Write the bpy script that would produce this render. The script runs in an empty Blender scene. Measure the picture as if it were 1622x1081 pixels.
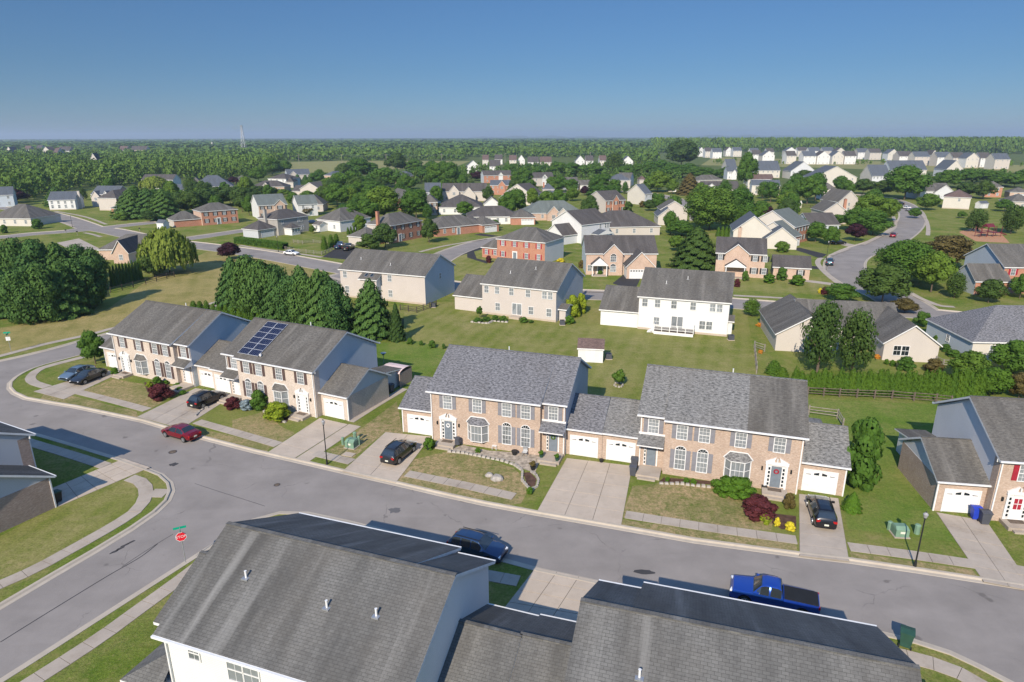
import bpy, bmesh, math, random
import numpy as np
from mathutils import Vector, Matrix, geometry
R = math.radians
rnd = random.Random(7)
sc = bpy.context.scene
COL = sc.collection
# ------------------------------------------------------------------ camera, sky, sun, exposure
cam_d = bpy.data.cameras.new('camera'); cam = bpy.data.objects.new('camera', cam_d); COL.objects.link(cam); sc.camera = cam
cam_d.sensor_fit = 'HORIZONTAL'; cam_d.sensor_width = 36.0; cam_d.lens = 36.0*1035.53/1622
cam_d.clip_start = 0.5; cam_d.clip_end = 40000
cam.location = (0, 0, 31.5)
cam.rotation_euler = (Matrix.Rotation(R(90)-0.30252, 3, 'X') @ Matrix.Rotation(-0.00251, 3, 'Z')).to_euler()
HAZE_D = .00013
SUN_EL, SUN_AZ = R(34.0), R(200.5)          # azimuth clockwise from +Y
wd = bpy.data.worlds.new('World'); sc.world = wd; wd.use_nodes = True
wn = wd.node_tree; wn.nodes.clear()
sky = wn.nodes.new('ShaderNodeTexSky'); sky.sky_type = 'NISHITA'; sky.sun_disc = False
sky.sun_elevation = SUN_EL; sky.sun_rotation = SUN_AZ; sky.altitude = 30; sky.air_density = 1.0; sky.dust_density = 0.0; sky.ozone_density = 6.0
bg = wn.nodes.new('ShaderNodeBackground'); bg.inputs[1].default_value = 0.15
wo = wn.nodes.new('ShaderNodeOutputWorld'); 
tcw = wn.nodes.new('ShaderNodeTexCoord'); spw = wn.nodes.new('ShaderNodeSeparateXYZ'); wn.links.new(tcw.outputs['Generated'], spw.inputs[0])
rmp = wn.nodes.new('ShaderNodeValToRGB'); wn.links.new(spw.outputs[2], rmp.inputs[0])
rmp.color_ramp.elements[0].color = (.122, .162, .232, 1); rmp.color_ramp.elements[1].position = .55; rmp.color_ramp.elements[1].color = (.95, 1.0, 1.0, 1)
e_ = rmp.color_ramp.elements.new(.09); e_.color = (.128, .174, .222, 1); e2_ = rmp.color_ramp.elements.new(.28); e2_.color = (.170, .222, .262, 1)
mxw = wn.nodes.new('ShaderNodeMix'); mxw.data_type = 'RGBA'; mxw.blend_type = 'MULTIPLY'; mxw.inputs[0].default_value = 1
wn.links.new(sky.outputs[0], mxw.inputs[6]); wn.links.new(rmp.outputs[0], mxw.inputs[7]); wn.links.new(mxw.outputs[2], bg.inputs[0]); wn.links.new(bg.outputs[0], wo.inputs[0])
sl = bpy.data.lights.new('sun', 'SUN'); sl.energy = 3.45; sl.angle = R(0.5); sl.color = (1.0, 0.885, 0.73)
so = bpy.data.objects.new('sun', sl); COL.objects.link(so)
sdir = Vector((math.sin(SUN_AZ)*math.cos(SUN_EL), math.cos(SUN_AZ)*math.cos(SUN_EL), math.sin(SUN_EL)))
so.rotation_euler = sdir.to_track_quat('Z', 'Y').to_euler()
sc.view_settings.view_transform = 'Standard'; sc.view_settings.look = 'None'; sc.view_settings.exposure = 0.92; sc.view_settings.gamma = 1.0
sc.view_settings.use_curve_mapping = False
sc.render.engine = 'CYCLES'
sc.cycles.volume_step_rate = 4; sc.cycles.volume_bounces = 0; sc.cycles.max_bounces = 6; sc.cycles.transparent_max_bounces = 6

# ------------------------------------------------------------------ materials
MATS = {}
class NT:
    def __init__(s, name, rough=0.8, spec=0.25):
        m = bpy.data.materials.new(name); m.use_nodes = True; s.m = m; s.t = m.node_tree; s.n = s.t.nodes
        s.b = s.n['Principled BSDF']; s.b.inputs['Roughness'].default_value = rough; s.b.inputs['Specular IOR Level'].default_value = spec
        MATS[name] = m
    def node(s, ty, **k):
        n = s.n.new(ty)
        for a, v in k.items():
            if a.startswith('_'): setattr(n, a[1:], v)
            else:
                key = a.replace('__', ' ')
                n.inputs[key].default_value = v
        return n
    def l(s, a, b): s.t.links.new(a, b)
    def co(s, kind='UV', scale=(1, 1, 1), rot=(0, 0, 0)):
        tc = s.n.new('ShaderNodeTexCoord'); mp = s.n.new('ShaderNodeMapping'); mp.inputs['Scale'].default_value = scale; mp.inputs['Rotation'].default_value = rot
        s.l(tc.outputs[kind], mp.inputs[0]); return mp.outputs[0]
    def pos(s, scale=(1, 1, 1), rot=(0, 0, 0)):
        g = s.n.new('ShaderNodeNewGeometry'); mp = s.n.new('ShaderNodeMapping'); mp.inputs['Scale'].default_value = scale; mp.inputs['Rotation'].default_value = rot
        s.l(g.outputs['Position'], mp.inputs[0]); return mp.outputs[0]
    def noise(s, vec, sc_=1.0, det=3, rough=.55, lo=.35, hi=.65):
        n = s.node('ShaderNodeTexNoise', Scale=sc_, Detail=det, Roughness=rough); s.l(vec, n.inputs['Vector'])
        mr = s.node('ShaderNodeMapRange'); mr.inputs[1].default_value = lo; mr.inputs[2].default_value = hi; s.l(n.outputs[0], mr.inputs[0]); return mr.outputs[0]
    def mix(s, f, a, b, mode='MIX'):
        n = s.n.new('ShaderNodeMix'); n.data_type = 'RGBA'; n.blend_type = mode
        for i, v in ((0, f), (6, a), (7, b)):
            if isinstance(v, (int, float)): n.inputs[i].default_value = v
            elif isinstance(v, tuple): n.inputs[i].default_value = (v[0], v[1], v[2], 1)
            else: s.l(v, n.inputs[i])
        return n.outputs[2]
    def math(s, op, a, b=0.0):
        n = s.n.new('ShaderNodeMath'); n.operation = op
        for i, v in ((0, a), (1, b)):
            if isinstance(v, (int, float)): n.inputs[i].default_value = v
            else: s.l(v, n.inputs[i])
        return n.outputs[0]
    def col(s, c): 
        if isinstance(c, tuple): s.b.inputs['Base Color'].default_value = (*c, 1)
        else: s.l(c, s.b.inputs['Base Color'])
        return s
    def bump(s, h, st=.3, d=.02):
        b = s.node('ShaderNodeBump', Strength=st, Distance=d); s.l(h, b.inputs['Height']); s.l(b.outputs[0], s.b.inputs['Normal']); return s

def m_plain(name, c, rough=.6, var=.12, spec=.25, metal=0):
    t = NT(name, rough, spec); v = t.noise(t.co('Object'), 2.3, 4)
    d = tuple(x*(1-var) for x in c); e = tuple(min(1, x*(1+var*.5)) for x in c)
    t.col(t.mix(v, d, e)); t.b.inputs['Metallic'].default_value = metal; return t.m
def m_brick(name, a, b, mortar, dirt=.25):
    t = NT(name, .9, .1); uv = t.co('UV')
    br = t.node('ShaderNodeTexBrick', Scale=1.0, Mortar__Size=.008, Mortar__Smooth=.3, Bias=0.0, Brick__Width=.21, Row__Height=.075)
    br.inputs['Color1'].default_value = (*a, 1); br.inputs['Color2'].default_value = (*b, 1); br.inputs['Mortar'].default_value = (*mortar, 1); t.l(uv, br.inputs['Vector'])
    n1 = t.noise(t.co('UV', (1.2, 3.2, 1)), 3.0, 5, .7, .3, .7)
    c = t.mix(n1, br.outputs[0], tuple(x*1.12 for x in mortar)); c = t.mix(.45, br.outputs[0], c)
    c = t.mix(t.noise(t.co('UV', (4.6, 12, 1)), 1.0, 2, .6, .42, .62), t.mix(.42, c, tuple(x*.5 for x in b)), c)
    c = t.mix(t.math('MULTIPLY', t.noise(uv, .6, 4), dirt), c, tuple(x*.45 for x in b))
    t.col(c); t.bump(br.outputs[1], -.35, .01); return t.m
def m_siding(name, c, lap=.12):
    t = NT(name, .55, .25); tc = t.co('UV'); sp = t.n.new('ShaderNodeSeparateXYZ'); t.l(tc, sp.inputs[0])
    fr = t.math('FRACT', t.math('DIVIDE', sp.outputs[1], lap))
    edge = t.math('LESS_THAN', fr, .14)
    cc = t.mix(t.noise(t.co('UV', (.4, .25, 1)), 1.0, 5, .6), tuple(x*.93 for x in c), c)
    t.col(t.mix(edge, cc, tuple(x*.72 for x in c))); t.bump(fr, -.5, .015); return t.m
def m_shingle(name, a, b, streak=.5, light=None, speck=.35, cont=.14, ms=.007):
    t = NT(name, .93, .12); uv = t.co('UV')
    br = t.node('ShaderNodeTexBrick', Scale=1.0, Mortar__Size=ms, Mortar__Smooth=.4, Bias=0.0, Brick__Width=.32, Row__Height=cont)
    br.inputs['Color1'].default_value = (*a, 1); br.inputs['Color2'].default_value = (*b, 1); br.inputs['Mortar'].default_value = tuple(x*.45 for x in b)+(1,); t.l(uv, br.inputs['Vector'])
    c = t.mix(t.math('MULTIPLY', t.noise(t.co('UV', (3.2, 6.5, 1)), 1.0, 3, .7, .4, .62), speck), br.outputs[0], tuple(x*1.9 for x in a))
    c = t.mix(t.math('MULTIPLY', t.noise(t.co('UV', (.42, .07, 1)), 1.4, 4, .6, .4, .72), streak), c, tuple(x*.42 for x in b))
    c = t.mix(t.math('MULTIPLY', t.noise(t.co('UV', (.75, .05, 1)), 1.1, 3, .5, .58, .8), streak*.9), c, tuple(min(1, x*2.0) for x in a))
    c = t.mix(t.math('MULTIPLY', t.noise(uv, 9, 2, .8, .3, .7), .14), c, tuple(x*.5 for x in b))
    c = t.mix(t.math('MULTIPLY', t.noise(t.co('UV', (.2, .2, 1)), 1.0, 4, .6, .45, .7), .22), c, (a[0]*.85, a[1]*.76, a[2]*.66))
    t.col(c); t.bump(br.outputs[1], -.4, .012); return t.m
def m_grass(name, g1, g2, dry, dryamt=.5, stripe=None, lo=.42):
    t = NT(name, .95, .05); p = t.pos()
    c = t.mix(t.noise(p, .9, 6, .68, .32, .66), g1, g2)
    if stripe:
        sp = t.n.new('ShaderNodeSeparateXYZ'); t.l(t.pos(rot=(0, 0, stripe[0])), sp.inputs[0])
        w = t.math('ADD', t.math('MULTIPLY', t.math('SINE', t.math('MULTIPLY', t.math('ADD', sp.outputs[0], t.math('MULTIPLY', t.noise(p, .25, 2), .5)), 6.283/stripe[1])), .5), .5)
        c = t.mix(t.math('MULTIPLY', w, stripe[2]), c, tuple(.5*(x+y) for x, y in zip(g2, dry)))
    d = t.math('MULTIPLY', t.noise(p, .17, 7, .62, lo, lo+.26), t.noise(p, 1.7, 5, .75, .3, .6))
    c = t.mix(t.math('MULTIPLY', d, dryamt), c, dry)
    c = t.mix(t.math('MULTIPLY', t.noise(p, 4.5, 5, .85, .45, .62), .55), c, tuple(x*.42 for x in g1))
    c = t.mix(t.math('MULTIPLY', t.noise(p, 3.1, 6, .85, .52, .66), .5), c, tuple(x*1.5 for x in g2))
    c = t.mix(t.math('MULTIPLY', t.noise(p, 2.3, 6, .8, .56, .68), .55*min(1, dryamt+.2)), c, dry)
    c = t.mix(t.math('MULTIPLY', t.noise(p, .05, 3, .5, .45, .6), .3), c, tuple(.6*x+.4*y for x, y in zip(g2, dry)))
    c = t.mix(t.math('MULTIPLY', t.noise(p, .33, 5, .7, .55, .66), .45*dryamt), c, tuple(x*.85 for x in dry))
    t.col(c); t.bump(t.noise(p, 9, 4, .8, .2, .8), .7, .05); return t.m
def m_asphalt(name, c, crack=True):
    t = NT(name, .93, .12); p = t.pos()
    cc = t.mix(t.noise(p, .22, 6, .6, .3, .7), tuple(x*.84 for x in c), tuple(x*1.14 for x in c))
    cc = t.mix(t.math('MULTIPLY', t.noise(p, 14, 3, .9, .3, .7), .22), cc, tuple(x*.5 for x in c))
    cc = t.mix(t.math('MULTIPLY', t.noise(t.pos((.15, .6, 1), (0, 0, .36)), 1.0, 5, .6, .5, .8), .25), cc, tuple(x*1.35 for x in c))
    if crack:
        def line(scale, wd_, amt, cc):
            vo = t.node('ShaderNodeTexVoronoi', _feature='DISTANCE_TO_EDGE', Scale=scale)
            nz = t.node('ShaderNodeTexNoise', Scale=.8, Detail=4); t.l(p, nz.inputs['Vector'])
            va = t.n.new('ShaderNodeVectorMath'); va.operation = 'MULTIPLY_ADD'; t.l(nz.outputs['Color'], va.inputs[0]); va.inputs[1].default_value = (1.4, 1.4, 0); t.l(p, va.inputs[2])
            sc2 = t.n.new('ShaderNodeVectorMath'); sc2.operation = 'MULTIPLY'; sc2.inputs[1].default_value = (1, 1, 0); t.l(va.outputs[0], sc2.inputs[0]); t.l(sc2.outputs[0], vo.inputs['Vector'])
            k = t.math('MULTIPLY', t.math('LESS_THAN', vo.outputs[0], wd_), t.math('MULTIPLY', t.noise(p, .35, 2, .5, .45, .6), amt))
            return t.mix(k, cc, tuple(x*.45 for x in c))
        cc = line(.10, .0022, .55, cc)
        k = t.math('MULTIPLY', t.noise(p, .55, 3, .4, .70, .735), .55)
        cc = t.mix(k, cc, tuple(x*.35 for x in c))
    t.col(cc); t.bump(t.noise(p, 22, 3, .8, .2, .8), .3, .01); return t.m
def m_concrete(name, c, stain=.4):
    t = NT(name, .9, .15); p = t.pos(); oi = t.n.new('ShaderNodeObjectInfo')
    cc = t.mix(t.noise(p, .9, 6, .65, .3, .7), tuple(x*.8 for x in c), tuple(x*1.08 for x in c))
    cc = t.mix(t.math('MULTIPLY', oi.outputs['Random'], .3), cc, tuple(x*.72 for x in c))
    cc = t.mix(t.math('MULTIPLY', t.noise(p, .45, 5, .7, .5, .72), stain), cc, (c[0]*.5, c[1]*.47, c[2]*.44))
    cc = t.mix(t.math('MULTIPLY', t.noise(p, 16, 3, .8, .3, .7), .18), cc, tuple(x*.55 for x in c))
    t.col(cc); t.bump(t.noise(p, 20, 3), .15, .01); return t.m
def m_leaf(name, a, b, tr=.4, hue=.4):
    if name in ('maple_leaf', 'dark_leaf', 'conifer_leaf', 'forest_leaf'): a, b = tuple(x*1.2 for x in a), tuple(x*1.2 for x in b)
    t = NT(name, .75, .15); g = t.n.new('ShaderNodeNewGeometry'); oi = t.n.new('ShaderNodeObjectInfo')
    c = t.mix(g.outputs['Random Per Island'], a, b)
    c = t.mix(t.math('MULTIPLY', t.noise(t.pos(), .5, 3), .3), c, tuple(x*.62 for x in a))
    if name == 'forest_leaf':
        c = t.mix(t.math('MULTIPLY', t.noise(t.pos((1, 1, .1)), .085, 1, .5, .42, .56), .55), c, (.035, .075, .022)); c = t.mix(t.math('MULTIPLY', t.noise(t.pos((1, 1, .1)), .11, 1, .5, .5, .62), .4), c, (.16, .21, .05)); c = t.mix(t.math('MULTIPLY', t.noise(t.pos((1, 1, .1)), .006, 3, .6, .45, .62), .5), c, (.11, .19, .045))
    c = t.mix(t.math('MULTIPLY', oi.outputs['Random'], hue), c, (b[0]*1.25, b[1]*1.08, b[2]*.8))
    t.col(c)
    tl = t.n.new('ShaderNodeBsdfTranslucent'); t.l(c, tl.inputs[0]); ms = t.n.new('ShaderNodeMixShader'); ms.inputs[0].default_value = tr
    t.l(t.b.outputs[0], ms.inputs[1]); t.l(tl.outputs[0], ms.inputs[2]); t.l(ms.outputs[0], t.n['Material Output'].inputs[0]); return t.m
def m_glass(name, c, rough=.08):
    t = NT(name, rough, .6); oi = t.n.new('ShaderNodeObjectInfo')
    c2 = t.mix(oi.outputs['Random'], c, tuple(x*.45 for x in c))
    t.col(t.mix(t.math('GREATER_THAN', t.noise(t.co('Object', (2.5, 2.5, .8)), 1.0, 1, .5, .4, .6), .5), c2, tuple(x*.7 for x in c))); return t.m

WHITE = m_plain('white_trim', (.66, .66, .65), .5, .08)
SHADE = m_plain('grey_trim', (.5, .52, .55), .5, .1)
GLASS = m_glass('window_glass', (.27, .295, .31)); GLASSD = m_glass('dark_glass', (.02, .03, .035), .04)
BRICK_PINK = m_brick('pink_brick', (.37, .235, .165), (.49, .36, .275), (.52, .46, .39))
BRICK_CREAM = m_brick('cream_brick', (.47, .37, .30), (.60, .50, .42), (.62, .57, .50))
BRICK_RED = m_brick('red_brick', (.42, .13, .07), (.50, .20, .11), (.46, .34, .27))
BRICK_TAN = m_brick('tan_brick', (.46, .28, .20), (.58, .40, .30), (.58, .5, .42))
BRICK_BROWN = m_brick('brown_brick', (.30, .19, .145), (.46, .34, .27), (.38, .33, .28))
STONE_GREY = m_brick('grey_stone', (.3, .29, .27), (.4, .38, .34), (.42, .4, .37))
SID_WHITE = m_siding('white_siding', (.68, .68, .66)); SID_GREY = m_siding('grey_siding', (.45, .47, .49)); SID_BEIGE = m_siding('beige_siding', (.52, .47, .43))
SID_TAN = m_siding('tan_siding', (.52, .475, .425)); SID_CREAM = m_siding('cream_siding', (.58, .545, .48)); SID_BLUE = m_siding('blue_grey_siding', (.47, .52, .56)); SID_PALE = m_siding('pale_grey_siding', (.60, .61, .62))
ROOF_NEW = m_shingle('charcoal_architectural_shingle', (.125, .125, .132), (.062, .063, .068), .15, speck=1.0)
ROOF_OLD = m_shingle('weathered_grey_shingle', (.135, .128, .115), (.092, .087, .08), .6)
ROOF_LIGHT = m_shingle('bleached_grey_shingle', (.150, .148, .140), (.120, .118, .112), .75, speck=.14, cont=.17, ms=.012)
ROOF_MIX = m_shingle('patchy_grey_shingle', (.16, .158, .152), (.075, .075, .074), .2, speck=.8)
ROOF_DARK = m_shingle('dark_shingle', (.10, .092, .088), (.065, .06, .058), .5)
ROOF_BLUE = m_shingle('slate_blue_shingle', (.10, .115, .135), (.07, .08, .095), .3)
ROOF_BROWN = m_shingle('brown_shingle', (.14, .10, .09), (.09, .065, .06), .3)
ROOF_GREEN = m_shingle('grey_green_shingle', (.14, .16, .15), (.10, .115, .11), .3)
ASPHALT = m_asphalt('road_asphalt', (.25, .226, .205)); ASPHALT_DARK = m_asphalt('driveway_asphalt', (.045, .044, .045), False); ASPHALT_FAR = m_asphalt('far_road_asphalt', (.23, .22, .215), False)
CONC = m_concrete('pale_concrete', (.50, .42, .335), .55); CONC_GREY = m_concrete('grey_concrete', (.43, .37, .305), .75); KERBM = m_concrete('kerb_concrete', (.47, .41, .33), .5); JOINT = m_plain('joint_dirt', (.16, .14, .11), .95)
GRASS = m_grass('lawn_grass', (.085, .138, .018), (.14, .185, .03), (.34, .26, .12), .85)
GRASS_YARD = m_grass('yard_grass', (.115, .145, .026), (.17, .195, .038), (.34, .28, .13), .9, (.33, 2.4, .45))
GRASS_GREEN = m_grass('green_grass', (.085, .15, .02), (.13, .195, .032), (.3, .25, .1), .6)
GRASS_DRY = m_grass('dry_field_grass', (.155, .155, .04), (.215, .20, .06), (.40, .31, .14), .95, (-.35, 3.4, .45), .36)
GRASS_PATCH = m_grass('patchy_lawn_grass', (.075, .12, .02), (.12, .155, .032), (.42, .30, .17), 1.0, None, .28)
GRASS_FAR = m_grass('far_meadow_grass', (.06, .095, .025), (.09, .13, .035), (.22, .2, .09), .5)
FIELD = m_grass('farm_field_grass', (.2, .2, .075), (.25, .25, .1), (.3, .25, .12), .5)
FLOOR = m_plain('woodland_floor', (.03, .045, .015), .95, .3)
MULCH = m_plain('brown_mulch', (.09, .05, .035), .95, .4); MULCH_RED = m_plain('play_area_mulch', (.42, .22, .12), .95, .25); GRAVEL = m_plain('river_gravel', (.36, .31, .25), .9, .45)
BARK = m_plain('bark', (.13, .10, .075), .95, .3); WOOD = m_plain('weathered_wood', (.27, .24, .2), .9, .3); DARKWOOD = m_plain('dark_wood', (.07, .055, .05), .9, .3)
STONE = m_plain('field_stone', (.36, .33, .29), .9, .3)
BLACK = m_plain('black_metal', (.02, .021, .022), .4); GREYMETAL = m_plain('galvanised_metal', (.42, .43, .44), .4, metal=.6); RUBBER = m_plain('tyre_rubber', (.02, .02, .02), .8)
SHUT_GREY = m_plain('grey_shutter_paint', (.20, .20, .22), .6); SHUT_BLACK = m_plain('black_shutter_paint', (.03, .03, .032), .6); SHUT_BROWN = m_plain('brown_shutter_paint', (.09, .06, .055), .6); SHUT_RED = m_plain('red_shutter_paint', (.30, .02, .035), .6)
DOOR_GREY = m_plain('grey_door_paint', (.16, .19, .22), .5); BOXGREEN = m_plain('utility_green_paint', (.16, .26, .18), .6); BINGREEN = m_plain('green_bin_plastic', (.025, .07, .05), .5); BINGREY = m_plain('grey_bin_plastic', (.07, .075, .09), .5); BINBLUE = m_plain('blue_bin_plastic', (.02, .05, .42), .45)
SOLAR = m_plain('solar_cell', (.010, .012, .035), .25, .3, .4); MAROON = m_plain('maroon_play_plastic', (.13, .02, .03), .5); PINKTARP = m_plain('faded_tarp', (.6, .48, .46), .8)
SIGNRED = m_plain('sign_red', (.62, .015, .03), .4, .03); SIGNGREEN = m_plain('sign_green', (.0, .30, .18), .4, .03)
LAMPGLASS = m_plain('lamp_globe_glass', (.3, .3, .3), .2)
L_MAPLE = m_leaf('maple_leaf', (0.041, 0.101, 0.016), (0.091, 0.182, 0.029)); L_LIGHT = m_leaf('light_leaf', (0.081, 0.162, 0.024), (0.156, 0.26, 0.039)); L_DARK = m_leaf('dark_leaf', (.035, .075, .02), (.08, .14, .032)); L_PINE = m_leaf('conifer_leaf', (.035, .09, .026), (.085, .165, .04), .3)
L_ARB = m_leaf('arborvitae_leaf', (0.061, 0.135, 0.016), (0.117, 0.221, 0.026)); L_WILLOW = m_leaf('willow_leaf', (.15, .21, .035), (.27, .34, .06), .3, .1); L_PURPLE = m_leaf('purple_leaf', (.022, .008, .014), (.055, .018, .028), .15, .1)
L_RED = m_leaf('barberry_leaf', (.06, .014, .018), (.11, .028, .03), .15, .1); L_LIME = m_leaf('lime_leaf', (.16, .24, .015), (.30, .36, .03), .25, .1); L_BRONZE = m_leaf('bronze_leaf', (.07, .06, .02), (.15, .12, .04), .2, .2)
L_BOX = m_leaf('boxwood_leaf', (.05, .12, .01), (.10, .20, .02), .2, .1); L_BLUE = m_leaf('blue_spruce_needle', (.16, .22, .24), (.28, .34, .36), .1, .05); L_YEL = m_leaf('yellow_flower', (.5, .42, .02), (.7, .6, .05), .1, .1); L_FOREST = m_leaf('forest_leaf', (0.035, 0.086, 0.016), (0.094, 0.176, 0.031), .2); L_ORANGE = m_leaf('orange_flower', (.55, .2, .02), (.6, .3, .05), .1, .1)

# ------------------------------------------------------------------ mesh helpers
def setp(o, label=None, cat=None, group=None, kind=None):
    if label: o['label'] = label
    if cat: o['category'] = cat
    if group: o['group'] = group
    if kind: o['kind'] = kind
    return o
class MB:
    """collects polygons with a material each; auto UV in metres"""
    def __init__(s, m=1): s.v = []; s.f = []; s.mi = []; s.mats = []; s.m = m; s.sm = []
    def mat(s, m):
        if m not in s.mats: s.mats.append(m)
        return s.mats.index(m)
    def poly(s, pts, mat, smooth=False):
        b = len(s.v); s.v += [(s.m*p[0], p[1], p[2]) for p in pts]; ids = list(range(b, b+len(pts)))
        if s.m < 0: ids.reverse()
        s.f.append(ids); s.mi.append(s.mat(mat)); s.sm.append(smooth); return s
    def box(s, x0, x1, y0, y1, z0, z1, mat, mats=None):
        a = mats or {}
        P = lambda *q: [(x, y, z) for x, y, z in q]
        s.poly(P((x0, y0, z0), (x1, y0, z0), (x1, y0, z1), (x0, y0, z1)), a.get('f', mat)); s.poly(P((x1, y1, z0), (x0, y1, z0), (x0, y1, z1), (x1, y1, z1)), a.get('b', mat))
        s.poly(P((x0, y1, z0), (x0, y0, z0), (x0, y0, z1), (x0, y1, z1)), a.get('l', mat)); s.poly(P((x1, y0, z0), (x1, y1, z0), (x1, y1, z1), (x1, y0, z1)), a.get('r', mat))
        s.poly(P((x0, y0, z1), (x1, y0, z1), (x1, y1, z1), (x0, y1, z1)), a.get('t', mat)); s.poly(P((x0, y1, z0), (x1, y1, z0), (x1, y0, z0), (x0, y0, z0)), a.get('u', mat)); return s
    def prism(s, prof, x0, x1, side_mats, end_mat, axis='x'):
        """prof: (y,z) counter-clockwise seen from +x; extruded along x (or (x,z) along y when axis='y')"""
        n = len(prof); mp = (lambda a, p: (a, p[0], p[1])) if axis == 'x' else (lambda a, p: (p[0], a, p[1]))
        A = [mp(x0, p) for p in prof]; B = [mp(x1, p) for p in prof]
        e = (end_mat, end_mat) if not isinstance(end_mat, tuple) else end_mat
        flip = axis == 'y'
        def put(q, m): s.poly(q[::-1] if flip else q, m)
        put(A[::-1], e[0]); put(B, e[1])
        for i in range(n):
            j = (i+1) % n; m = side_mats[i] if isinstance(side_mats, (list, tuple)) else side_mats
            put([A[i], A[j], B[j], B[i]], m)
        return s
    def tube(s, p0, p1, r0, r1, mat, n=6, caps=True, smooth=True):
        p0, p1 = Vector(p0), Vector(p1); d = (p1-p0).normalized(); a = d.orthogonal().normalized(); b = d.cross(a)
        c0 = [p0+(a*math.cos(t)+b*math.sin(t))*r0 for t in [6.2832*i/n for i in range(n)]]; c1 = [p1+(a*math.cos(t)+b*math.sin(t))*r1 for t in [6.2832*i/n for i in range(n)]]
        for i in range(n): j = (i+1) % n; s.poly([c0[i], c0[j], c1[j], c1[i]], mat, smooth)
        if caps: s.poly(c0[::-1], mat); s.poly(c1, mat)
        return s
    def mesh(s, name):
        me = bpy.data.meshes.new(name); me.from_pydata(s.v, [], s.f)
        for m in s.mats: me.materials.append(m)
        if s.f:
            me.polygons.foreach_set('material_index', s.mi); me.polygons.foreach_set('use_smooth', s.sm)
            uv = me.uv_layers.new(name='UVMap'); dat = []
            for f in s.f:
                P = [Vector(s.v[i]) for i in f]; n = Vector((0, 0, 0))
                for i in range(len(P)): n += P[i].cross(P[(i+1) % len(P)])
                n = n.normalized() if n.length > 1e-9 else Vector((0, 0, 1))
                if abs(n.z) > .995: u, w = Vector((1, 0, 0)), Vector((0, 1, 0))
                else: u = Vector((0, 0, 1)).cross(n).normalized(); w = n.cross(u)
                for p in P: dat += [p.dot(u), p.dot(w)]
            uv.data.foreach_set('uv', dat)
        me.update(); return me
    def build(s, name, parent=None, loc=(0, 0, 0), rz=0):
        return link(name, s.mesh(name), parent, loc, rz)
def link(name, me, parent=None, loc=(0, 0, 0), rz=0, scale=None):
    o = bpy.data.objects.new(name, me); COL.objects.link(o)
    if parent: o.parent = parent
    o.location = loc; o.rotation_euler = (0, 0, rz)
    if scale: o.scale = scale
    return o
def thing(name, label, cat, loc=(0, 0, 0), rz=0, group=None):
    o = link(name, None, None, loc, rz); return setp(o, label, cat, group)
CACHE = {}
def shared(key, fn):
    if key not in CACHE: CACHE[key] = fn()
    return CACHE[key]
# ------------------------------------------------------------------ ground plan: one constrained triangulation, split into sheets
def ribbon(pts, w, wend=None):
    P = [Vector(p) for p in pts]; L = []; Rr = []
    for i, p in enumerate(P):
        d = (P[min(i+1, len(P)-1)]-P[max(i-1, 0)]).normalized(); n = Vector((-d.y, d.x))*(w/2); L.append(p+n); Rr.append(p-n)
    return [tuple(q) for q in L+Rr[::-1]]
def smooth(pts, k=4, closed=False):
    P = [Vector(p) for p in pts]; n = len(P); out = []
    rng = range(n if closed else n-1)
    for i in rng:
        a, b, c, d = (P[(i-1) % n], P[i], P[(i+1) % n], P[(i+2) % n]) if closed else (P[max(i-1, 0)], P[i], P[i+1], P[min(i+2, n-1)])
        for j in range(k):
            t = j/k; out.append(tuple(.5*((2*b)+(-a+c)*t+(2*a-5*b+4*c-d)*t*t+(-a+3*b-3*c+d)*t**3)))
    if not closed: out.append(tuple(P[-1]))
    return out
def area2(p): return sum(p[i][0]*p[(i+1) % len(p)][1]-p[(i+1) % len(p)][0]*p[i][1] for i in range(len(p)))
def grow(poly, d):
    P = [Vector(p) for p in poly]
    if area2(poly) < 0: P.reverse()
    out = []
    for i in range(len(P)):
        a = (P[i]-P[i-1]); b = (P[(i+1) % len(P)]-P[i])
        if a.length < 1e-6 or b.length < 1e-6: out.append(tuple(P[i])); continue
        a.normalize(); b.normalize()
        n = (Vector((a.y, -a.x))+Vector((b.y, -b.x)))
        n = n.normalized() if n.length > 1e-6 else Vector((a.y, -a.x)); k = 1/max(.5, n.dot(Vector((a.y, -a.x))))
        out.append(tuple(P[i]+n*d*k))
    return out
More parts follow.
